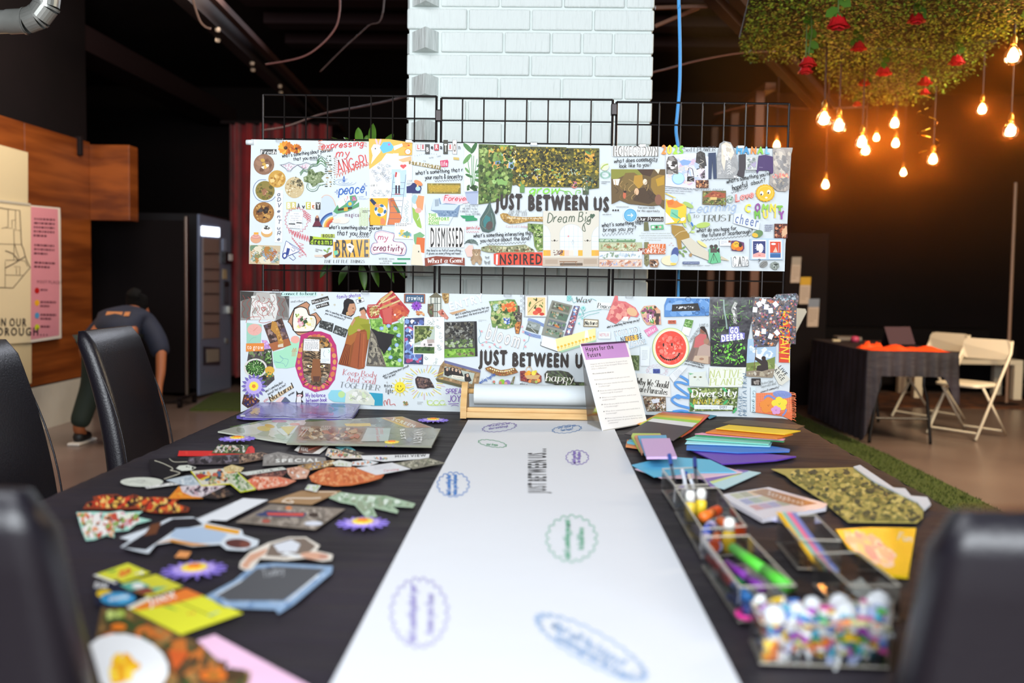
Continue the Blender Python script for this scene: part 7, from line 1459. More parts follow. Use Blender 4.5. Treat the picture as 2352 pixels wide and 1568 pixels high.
for x,y,a in((1105,290,.1),(1150,230,-.5),(1195,200,.4),(1228,260,.1),(1275,300,-.1),(1330,230,-.7),(1130,545,.2),(1200,525,.05),(1345,540,-.7),(1275,580,.4)):co,si=math.cos(a),math.sin(a);c.p([(x+u*co-v*si,y+u*si+v*co)for u,v in((-26,-30),(24,-30),(24,28),(-26,28))],'#f0f2f4')
c.done('crowd_photo','gloss')
c=Cut(L4,lo);c.p([(1372,300),(1492,298),(1482,865),(1368,862)],'#dc4a30');c.b([(1400,300),(1490,300),(1482,800),(1400,800)],['#e86848','#c83c2c','#e87858'],16,26)
c.w('RADIANT',1380,305,98,'#f4d83c',90,w=12,fit=545);c.done('word_clipping')
c=Cut(L4,lo);P=[(1028,610),(1090,605),(1095,700),(1335,690),(1330,860),(1300,1030),(1110,1000),(1005,1010)];c.p(P,'#a8c4dc');c.b([(1030,610),(1095,700),(1335,690),(1328,820),(1100,840),(1030,820)],['#e8f0f4','#c8dcec','#b0c8e0','#f4f6f8'],40,34);c.p([(1012,870),(1200,850),(1325,800),(1320,940),(1010,960)],'#7c8c48');c.b([(1015,880),(1200,860),(1318,820),(1315,930),(1015,950)],['#8c9c54','#68783c','#a0ac6c'],40,20);c.p([(1010,960),(1180,940),(1320,930),(1300,1030),(1060,1020),(1005,1010)],'#9a8c78');c.b([(1010,965),(1300,940),(1295,1025),(1060,1018)],['#b4a890','#7c6c5c','#ccc4b4'],30,20)
c.p([(1110,800),(1180,840),(1215,820),(1245,860),(1250,940),(1180,960),(1120,950),(1130,900),(1175,890),(1105,830)],'#3c3230');c.e(1200,818,24,24,'#3a2a24');c.l([(1118,700),(1095,950)],6,'#7c5c3c');c.done('field_photo')
c=Cut(L4,lo);c.p([(1268,920),(1320,868),(1490,1045),(1400,1112),(1365,1100)],'#dcdacc');c.t('LIVE',1350,915,46,K,52,fit=128,bold=.01);c.t('LARGE',1282,920,46,K,52,fit=190,bold=.01);c.r(1068,1035,1168,1112,'#34302e');c.b(q4(1085,1045,1155,1108),['#8c847c','#5c5450','#a8a098'],20,12);c.w('Protecting',1172,1108,32,'#9aa0a0',-14,w=3.2,fit=135,serif=1);c.w('Sacred Land',1175,1142,32,'#9aa0a0',-14,w=3.2,fit=165,serif=1);c.w('vision of community?',1170,1195,24,'#2c2c30',-16,w=3,fit=210);c.done('word_clipping')
BLU='#4c90d4'
c=Cut(L4,lo);HB[0]+=.0008;c.h=HB[0];c.l([(285,1008),(330,1030),(385,1070),(370,1100),(300,1080),(245,1080),(240,1110),(300,1160),(400,1230),(410,1245),(350,1245),(250,1230),(200,1270),(260,1320),(340,1345),(440,1370),(530,1385)],26,BLU,smooth=1);c.e(270,1235,34,26,BLU,.3);c.l([(210,1395),(300,1385),(380,1398)],22,BLU,smooth=1);c.done('blue_felt_cutout','paint','bright blue winding cut-out')
c=Cut(L4,lo);c.p([(170,1010),(290,900),(375,905),(290,1000),(220,1080)],'#dfe4e8');c.rows(215,985,300,6,13,4,'#b0b8c0',-38);P=[(385,970),(540,965),(575,950),(570,1010),(610,1130),(390,1120)];c.p(P,'#d8e0d8');c.p([(385,975),(440,985),(395,1000)],'#7cb890')
for x in(450,512):c.e(x,1022,19,9,'#a8a888');c.e(x,1022,6,8,'#4c4c3c')
c.l([(470,1060),(485,1040),(500,1060)],3,'#8c9490');c.done('cat_cutout')
c=Cut(L4,lo);c.p([(610,915),(1008,915),(1000,985),(965,1130),(605,1130)],'#e8ecdf');c.t('COMING TO TERMS WITH',615,945,20,'#c8d0a8',0,fit=345);c.w('NATIVE',612,1032,84,'#bcc87c',-1,w=8,fit=350,serif=1);c.w('PLANTS',618,1112,74,'#bcc87c',-1,w=8,fit=345,serif=1);c.done('word_clipping')
c=Cut(L4,lo);P=[(395,1135),(925,1135),(905,1390),(395,1395)];c.p(P,'#5c6c3c');c.b(P,['#7c9048','#4c5c2c','#a4b46c','#3c4424','#c8ccb8','#8c9c5c'],260,17);c.w('Diversity',418,1242,84,'#f6f6f2',-2,w=13,fit=480,serif=1);c.w('IN NATURE',425,1318,56,'#e0c83c',0,w=6,fit=320);c.r(442,1322,860,1368,'#e9eef0',8);c.t('COMPASSION FOR',475,1362,20,'#b8bcc0',0,fit=225);c.t('EVERY',718,1364,30,K,0,fit=85,bold=.02);c.t('ONE',808,1364,20,'#b8bcc0',0,fit=44)
for x,y,a in((398,1165,.9),(775,1160,.8),(785,1295,-.8),(418,1325,.9),(885,1385,-1.0)):c.e(x,y,36,13,'#4cb46c',a)
c.done('word_clipping')
c=Cut(L4,lo);c.w('MAGIC',962,1440,38,'#6c88a0',-90,w=6,fit=240,serif=1);c.w('MEDITATION',1014,1440,42,'#6c88a0',-90,w=6,fit=450,serif=1);c.r(1060,1130,1112,1400,'#d8e8ec');c.w('Get ground',1078,1172,36,'#5c7c84',90,w=4.5,fit=230,serif=1);c.done('word_clipping')
c=Cut(L4,lo);HB[0]+=.001;c.h=HB[0];P=[(1115,1195),(1500,1185),(1510,1400),(1505,1495),(1420,1450),(1110,1405)];c.p(P,'#e8703c')
for k in range(20):c.l([(1120+k*19.5,1196),(1118+k*19.5,1400)],4,'#f0a070');
for k in range(12):c.l([(1118,1205+k*18),(1500,1200+k*18)],4,'#f09468')
for k in range(30):y=1190+k*10;c.l([(1490,y),(1520+R.uniform(0,24),y+R.uniform(-4,10)),(1545+R.uniform(-10,8),y+R.uniform(4,22))],5,R.choice(['#e86c38','#f08450','#d85c2c']),smooth=1)
c.done('gingham_fabric','paint','orange gingham fabric patch with a frayed edge')
c=Cut(L4,lo);HB[0]+=.001;c.h=HB[0];c.e(1400,1210,104,42,'#8494cc',.08)
for k in range(14):c.l([(1310+k*14,1190+(k%3)*6),(1320+k*14,1240-(k%4)*5)],3,'#5c70b0')
c.l([(1215,1300),(1215,1240),(1260,1225),(1325,1262)],22,'#7c8cc8',smooth=1);c.l([(1445,1370),(1430,1410),(1400,1440)],18,'#7c8cc8',smooth=1);c.done('felt_cutout','paint','lilac felt shapes')
def blossom(x,y,r,col,v):
    c=Cut(L4,lo);HB[0]+=.0008;c.h=HB[0]
    for k in range(5):a=k*1.2566-.4;c.e(x+r*.62*math.cos(a),y+r*.55*math.sin(a),r*.55,r*.48,col)
    c.e(x,y,r*.6,r*.55,col);c.l([(x-9,y-8),(x,y+8),(x+10,y-12)],5,v,smooth=1);c.done('felt_flower','paint')
blossom(1248,1330,84,'#ee8c2c','#b85c14');blossom(1368,1312,76,'#f4dc34','#8cac2c');blossom(1330,1380,48,'#e09cd0','#b86ca8')

c=Cut(L2,lo);P=[(1238,980),(1300,958),(1350,985),(1420,1005),(1500,995),(1580,975),(1622,1030),(1560,1050),(1480,1070),(1400,1070),(1320,1040),(1250,1005)];c.p(P,'#8c6434');c.b(P,['#a87c40','#c89a54','#7c4c28','#b0503c'],70,10)
for k in range(12):c.e(1300+k*24,988+34*math.sin(k*.27),9,9,'#e8dcb0')
for k in range(22):x=1245+k*17;c.l([(x,1004+56*math.sin((x-1240)/130)),(x,1016+56*math.sin((x-1240)/130))],3,'#a8402c')
c.done('garland_photo')
c=Cut(L2,lo);c.w('working together',1180,1168,44,'#2c5cb0',-29,w=4.5,fit=210);c.p([(1330,1130),(1365,1180),(1400,1195),(1420,1220),(1350,1220)],'#4ca048');c.e(1340,1140,15,16,'#c87868');c.e(1435,1152,36,42,'#8cbc34');c.e(1415,1155,17,24,'#c08068');c.e(1495,1155,36,38,'#8c70a8');c.e(1478,1165,18,25,'#d89a8c');c.p([(1390,1220),(1410,1180),(1460,1190),(1470,1222)],'#4ca048');c.p([(1465,1222),(1490,1190),(1540,1195),(1560,1222)],'#d0a0b0');c.p([(1540,1222),(1535,1160),(1565,1160),(1570,1220)],'#3c8c4c')
for k in range(5):c.e(1540+k*8,1160-k*18,14,5,'#6c5c20',-.5);c.e(1562+k*4,1156-k*17,14,5,'#6c5c20',-1.4)
c.done('figures_cutout')
c=Cut(L3,lo);P=[(65,900),(110,895),(130,910),(230,905),(285,950),(285,1010),(240,1028),(70,1000)];c.p(P,'#8c4038');c.b(P,['#6c2430','#a84c40','#4c1c28','#c87c4c','#88503c'],60,12);c.l([(125,915),(135,870),(160,855),(180,870),(190,920)],6,'#c8a06c',smooth=1);c.p([(110,940),(275,940),(250,985),(140,980)],'#d0a870')
for x,y,r,k_ in((155,918,24,'#f0a830'),(205,920,24,'#ecd850'),(225,905,14,'#d8c840'),(130,930,16,'#e89838'),(165,1005,16,'#e08848'),(255,995,18,'#ecA048'),(200,1005,18,'#8c6c40'),(232,1010,15,'#a4b45c'),(112,975,14,'#8c2c34')):c.e(x,y,r,r,k_)
c.done('fruit_photo')
c=Cut(L3,lo);c.w('what does community look like',65,1036,24,'#2c2c30',12,w=3,fit=315);P=[(315,930),(345,895),(480,893),(560,910),(605,950),(620,1010),(730,1015),(747,1040),(742,1095),(700,1105),(460,1100),(440,1050),(400,1028),(325,1018)];c.p(P,'#3c3c2c');c.b(P,['#4c5838','#5c6c44','#34302a','#2c2c20','#6c7c54'],120,13,1.8,.9)
c.w('happy',330,1000,76,'#f4efe4',2,w=9,fit=275,serif=1,shear=.15);c.w('place',455,1090,76,'#f4efe4',1,w=9,fit=280,serif=1,shear=.15);c.done('word_clipping','gloss')

# ============================================================ THINGS ON THE CRAFT TABLE
tw=lambda x,y,h:atZ(x,y,ZT+h)
V3,VA,VB,VC,V4,V5,V6,V7,V1=(350,900,3.36),(350,940,6.357),(620,940,5.345),(160,1040,5.88),(150,1100,3.351),(820,940,2.497),(1400,920,4.704),(1500,1040,2.97),(0,0,1.0)
def it(name,label,cat,v,poly,col,k=0,th=.0006,pal=None,n=0,sz=10,el=1,rot=None,m='print',grp=None):
    h=.0008+.0012*k;ox,oy,z=v;P=[tw(ox+x/z,oy+y/z,h+th)for x,y in poly]
    b=MB();b.col=srgb(col);b.prism([p-Vector((0,0,th))for p in P],(0,0,th));o=hooked(tag(b.build(name,M[m]),label,cat,grp))
    HB[0]=h+th+.00005;c=Cut(v,o,tw)
    if pal:c.b(poly,pal,n,sz,el,rot)
    return c
# runner of white paper off the roll, with drawn clouds
g=it('paper_runner','long white paper runner pulled down the middle of the table','paper',V1,[(1075,964),(1042,1024),(997,1107),(757,1574),(700,1660),(1752,1660),(1703,1574),(1470,1110),(1434,1034),(1403,966)],'#f0f2f6',0,.0005)
rn=g.par;rn.data.materials[0]=M['runner'];HB[0]=.0015
c=Cut(V1,rn,tw);c.t('JUST BETWEEN US...',1254,1132,40,'#3a3a3e',-90,fit=103,bold=.04);c.done('headline')
def cloud(x,y,rx,ry,col,rot=0,w=1.3,n=16,lines=()):
    c=Cut(V1,rn,tw);co,si=math.cos(rot),math.sin(rot);P=[]
    for i in range(n*6+1):
        a=6.2832*i/(n*6);r=.86+.14*abs(math.sin(a*n/2));u,v=rx*r*math.cos(a),ry*r*math.sin(a);P.append((x+u*co-v*si,y+u*si+v*co))
    c.l(P,w,col)
    for t,dx,dy,h,ang,f in lines:c.w(t,x+dx,y+dy,h,col,ang,w=w*.9,fit=f)
    c.done('drawn_cloud')
cloud(1147,981,41,10,'#8c7cc0',-.12,1,18,(('tell us what you love',-26,-1,5,-8,50),('about scarborough',-24,5,5,-8,44)))
cloud(1302,985,35,9,'#5c8cc8',-.1,1,16,(('what makes you',-20,-1,5,-8,40),('feel hope?',-14,5,5,-8,28)))
cloud(1131,1018,34,8,'#6cb088',.15,1,14,(('your dream',-14,3,5,6,26),))
cloud(1041,1112,38,29,'#4c88d4',0,1.6,16,(("what's something that",-6,24,11,-90,46),('makes you feel proud',8,24,11,-90,46)))
cloud(1326,1050,27,17,'#8c74c8',0,1.3,14,(("what's your hope",-4,13,9,-90,26),('for this place',7,12,9,-90,24)))
cloud(1313,1236,60,55,'#7cc0a0',0,1.8,18,(("what's something you want",-4,45,16,-90,88),('to build here',28,26,16,-90,50)))
cloud(963,1406,68,82,'#aca4dc',0,2.4,20,(("that's something about your",-8,68,20,-90,132),('home you love',32,48,20,-90,90)))
cloud(1358,1485,148,38,'#9cbce4',.5,2.6,26,(('what will the future of',-92,-46,22,29,190),('Scarborough look like to you?',-88,-20,22,29,200)))
# wooden roll holder
hy=atZ(1220,964,ZT).y;hx0=atZ(1056,962,ZT).x;hx1=atZ(1442,968,ZT).x
ho=root('paper_roll_holder','pine wood holder carrying a roll of white paper','paper roll holder',((hx0+hx1)/2,hy,ZT))
for x in(hx0,hx1-.02):MB().prism([(x,hy,ZT),(x,hy+.13,ZT),(x,hy+.13,ZT+.03),(x,hy+.1,ZT+.1),(x,hy+.085,ZT+.112),(x,hy+.06,ZT+.112),(x,hy+.045,ZT+.1),(x,hy,ZT+.04)],(.02,0,0)).build('side_board',M['pine'],ho)
MB().box((hx0+.02,hy,ZT+.002),(hx1-.02,hy+.016,ZT+.022),.002).build('front_rail',M['pine'],ho)
MB().box((hx0+.02,hy+.018,ZT+.006),(hx1-.02,hy+.032,ZT+.034),.002).build('front_rail',M['pine'],ho)
MB().box((hx0+.02,hy+.11,ZT+.002),(hx1-.02,hy+.13,ZT+.022),.002).build('back_rail',M['pine'],ho)
MB().tube([(hx0+.01,hy+.073,ZT+.082),(hx1-.01,hy+.073,ZT+.082)],.009,12).build('dowel',M['pine'],ho,smooth=1)
rx0=atY(1088,915,hy+.04).x;rl=root('paper_roll','thick roll of white paper on the wooden holder','paper roll',((rx0+rx0+.46)/2,hy+.073,ZT))
b=MB();b.tube([(rx0,hy+.073,ZT+.072),(rx0+.457,hy+.073,ZT+.072)],.0345,40);b.build('roll',M['paper'],rl,smooth=False)
# tent sign
A,B_=atZ(1385,990,ZT+.001),atZ(1487,972,ZT+.001);C_=atY(1333,791,A.y+.10)
sg=root('table_sign','slanted white sign headed Hopes for the Future','sign',A)
nn=(B_-A).cross(C_-A).normalized();nn=nn if nn.y<0 else-nn
def onpl(x,y,h):d=ray(x,y);t=(A-O).dot(nn)/d.dot(nn);return O+d*t+nn*h
D_=onpl(1441,783,0)
MB().prism([A,B_,D_,C_],-nn*.003).build('sign_face',solid('sign_white','#e4e7ea',.4),sg)
bk=Vector((-.04,.13,0));MB().prism([A,B_,B_+bk,A+bk],(0,0,.003)).build('foot_plate',solid('sign_grey','#b8b6b0',.3),sg)
MB().prism([C_-nn*-.003,D_-nn*-.003,B_+bk,A+bk],(0,.003,0)).build('back_strut',M['clear'],sg)
HB[0]=.0002;c=Cut(L3,sg,onpl);c.p([(690,622),(1143,596),(1190,758),(742,790)],'#cf97d8')
c.t('Hopes for the',740,705,46,'#2c1c38',-6,fit=292,bold=.03,vy=(-.27,-.96));c.t('Future',760,765,46,'#2c1c38',-6,fit=142,bold=.03,vy=(-.27,-.96))
for t,x,y,f in(("Imagine we're in the future, 5 years from",785,842,385),('now. How have things changed? What is new,',792,866,390),('what is different?',798,890,160),('We invite you to show us.',810,940,225),('Here are some prompts to get you started:',828,1002,370),('What are your needs for the future of',868,1046,360),('Scarborough?',874,1070,120),('What do others typically get wrong about',884,1116,365),('Scarborough & its people?',892,1140,230),('What is it really like here, and in our',904,1186,360),('neighbourhood?',910,1210,140),('What do you wish to tell the community',924,1256,365),('in Scarborough?',930,1280,145),('What does community care look like in',942,1326,360),('Scarborough?',948,1350,115),('What aspirations do you hold for future',958,1398,365),('generations in your family and',964,1422,362),('community?',972,1446,105)):
    c.t(t,x,y,13,'#3a3a3e' if t[0]=='W' and 'invite' in t else '#96969a',-5.5,fit=f,vy=(-.27,-.96),bold=.01 if 'invite' in t else 0)
for y in(1042,1112,1182,1252,1323,1395):c.e(850+(y-1042)*.27,y-2,5,5,'#4c4c50')
c.done('sign_print')
# foam daisies
def daisy(label,px,py,rz,k=1):
    p=tw(px,py,0);t=root('foam_daisy',label,'flower',(p.x,p.y,ZT+.0012+.0012*k),'foam daisies on the table',rz)
    def star(n,r0,r1,z,col,nm,w=.5):
        b=MB();b.col=srgb(col);P=[]
        for i in range(n):
            for q,f in((-.5,r0),(-.28,r0+(r1-r0)*.6),(-.1,r1*.97),(.1,r1*.97),(.28,r0+(r1-r0)*.6)):a=6.2832*(i+q*w*1.7)/n;P.append((f*math.cos(a),f*math.sin(a),z))
        b.prism(P,(0,0,.002)).build(nm,M['paint'],t,local=True)
    star(16,.024,.050,0,'#8470cc','outer_petals',.36);star(14,.027,.033,.0021,'#b9a2ea','inner_petals');star(12,.017,.020,.0042,'#f6dc4c','yellow_centre');star(5,.008,.010,.0063,'#ee8420','orange_heart')
daisy('purple foam daisy farthest back, beside the roll holder',995,967,.1);daisy('purple foam daisy at the back left, by the red paper',545,1014,.3,5);daisy('purple foam daisy overlapping the long grey magazine',900,1028,.6,8)
daisy('purple foam daisy beside the grey floor photo',833,1205,.2);daisy('purple foam daisy nearest the camera, by the yellow comics',446,1313,.45)
# pouch and magazines
c=it('zip_pouch','clear purple zip pouch with a magenta flower at the back left','pouch',V3,[(650,183),(690,165),(815,80),(1000,76),(1605,92),(1590,130),(1540,205),(1100,200),(700,192)],'#6c62b4',0,.009,['#7c74c4','#8c88d4','#5c50a4','#a49ce0','#54489c'],150,34,2.6,0,m='gloss')
c.b([(1120,95),(1400,95),(1420,185),(1160,170)],['#9c3c94','#b04ca4','#7c3484','#643c94'],50,26,1.6,0);c.b([(760,110),(840,105),(830,180),(740,180)],['#c8a860','#b89c7c','#9c8cb8'],20,12,2,0);c.l([(700,178),(820,98)],8,'#463c88');c.l([(1535,195),(1600,98)],7,'#3c3484');c.r(680,176,716,190,'#f0f0f4');c.l([(715,195),(1540,206)],4,'#d8d8ec');c.done('pouch_print','gloss')
G='magazines fanned at the back of the table'
c=it('magazine','open magazine with tulips, lowest and leftmost of the fanned stack','magazine',V3,[(505,303),(740,240),(1000,205),(1300,215),(1250,330),(1045,388),(930,372)],'#c8ccbc',0,.004,['#dcdcd0','#b4bca4','#e4e4dc','#a4ac94'],60,34,2,.1,m='gloss',grp=G)
for i in range(9):c.l([(600+i*22,270-i*3),(760+i*20,240-i*4)],5,R.choice(['#6c9450','#4c7438','#98b47c']))
c.e(860,282,52,20,'#ecd060',.1);c.e(905,262,40,14,'#e8b83c',.2);c.e(980,225,60,10,'#d88ca0',0);c.done('cover_print','gloss')
c=it('magazine','magazine with brown band lettered SCREEN under the top one','magazine',V3,[(1130,300),(1190,232),(1560,205),(1930,188),(2175,276),(2150,300)],'#8c9484',4,.004,['#9ca494','#7c8474','#acb4a4','#6c6c5c'],40,34,2,0,m='gloss',grp=G)
c.p([(1780,196),(1925,190),(2165,274),(1990,274)],'#b87c4c');c.p([(1760,200),(1785,197),(1995,274),(1960,275)],'#dcac40');c.t('SCREEN',1840,214,26,'#f0ece0',19,fit=190,bold=.04,vy=(.75,-.7));c.p([(1480,244),(1680,240),(1690,262),(1500,268)],'#ecc82c');c.done('cover_print','gloss')
c=it('magazine','small green-labelled booklet lying on the tulip magazine','magazine',V3,[(960,290),(1125,225),(1230,200),(1400,228),(1330,270),(1010,330)],'#e4e4de',4,.0015,m='gloss',grp=G);c.e(1265,224,88,20,'#3c7434');c.e(1098,248,40,11,'#e89478');c.p([(985,268),(1110,262),(1050,330)],'#ecc83c');c.done('cover_print','gloss')
c=it('magazine','long grey magazine lettered VARIETY on top of the stack','magazine',V3,[(1035,392),(1130,254),(1700,268),(2225,282),(2155,416),(1600,402)],'#8c8c7c',8,.005,['#9c9c8c','#7c7c6c','#8c9490'],26,34,2,0,m='gloss',grp=G)
c.p([(1140,262),(1650,272),(1600,385),(1110,372)],'#8c7c64');c.b([(1150,268),(1640,276),(1590,378),(1120,366)],['#a8906c','#5c4834','#c8a878','#4c3424','#b4683c','#d8ccb0','#7c6448'],170,14,1.8,0);c.p([(1660,276),(1840,280),(1820,380),(1610,380)],'#c0ccc8');c.t('Summer',1752,275,36,'#d4605c',82,fit=55);c.t('Survival Guide',1722,272,26,'#d4605c',84,fit=112,bold=.02)
c.t('BEST',1910,285,34,'#f0f0ec',82,fit=85,bold=.05);c.t('VARIETY',2025,288,62,'#f4f4f0',96,fit=112,bold=.04,vy=(1,-.12));c.rows(1300,262,1380,4,9,5,'#e8e4d8',0);c.rows(1150,268,1220,3,8,6,'#e8e8e0',0);c.l([(1130,340),(1180,280)],5,'#e8e4dc');c.l([(1150,345),(1200,285)],5,'#e8e4dc');c.done('cover_print','gloss')
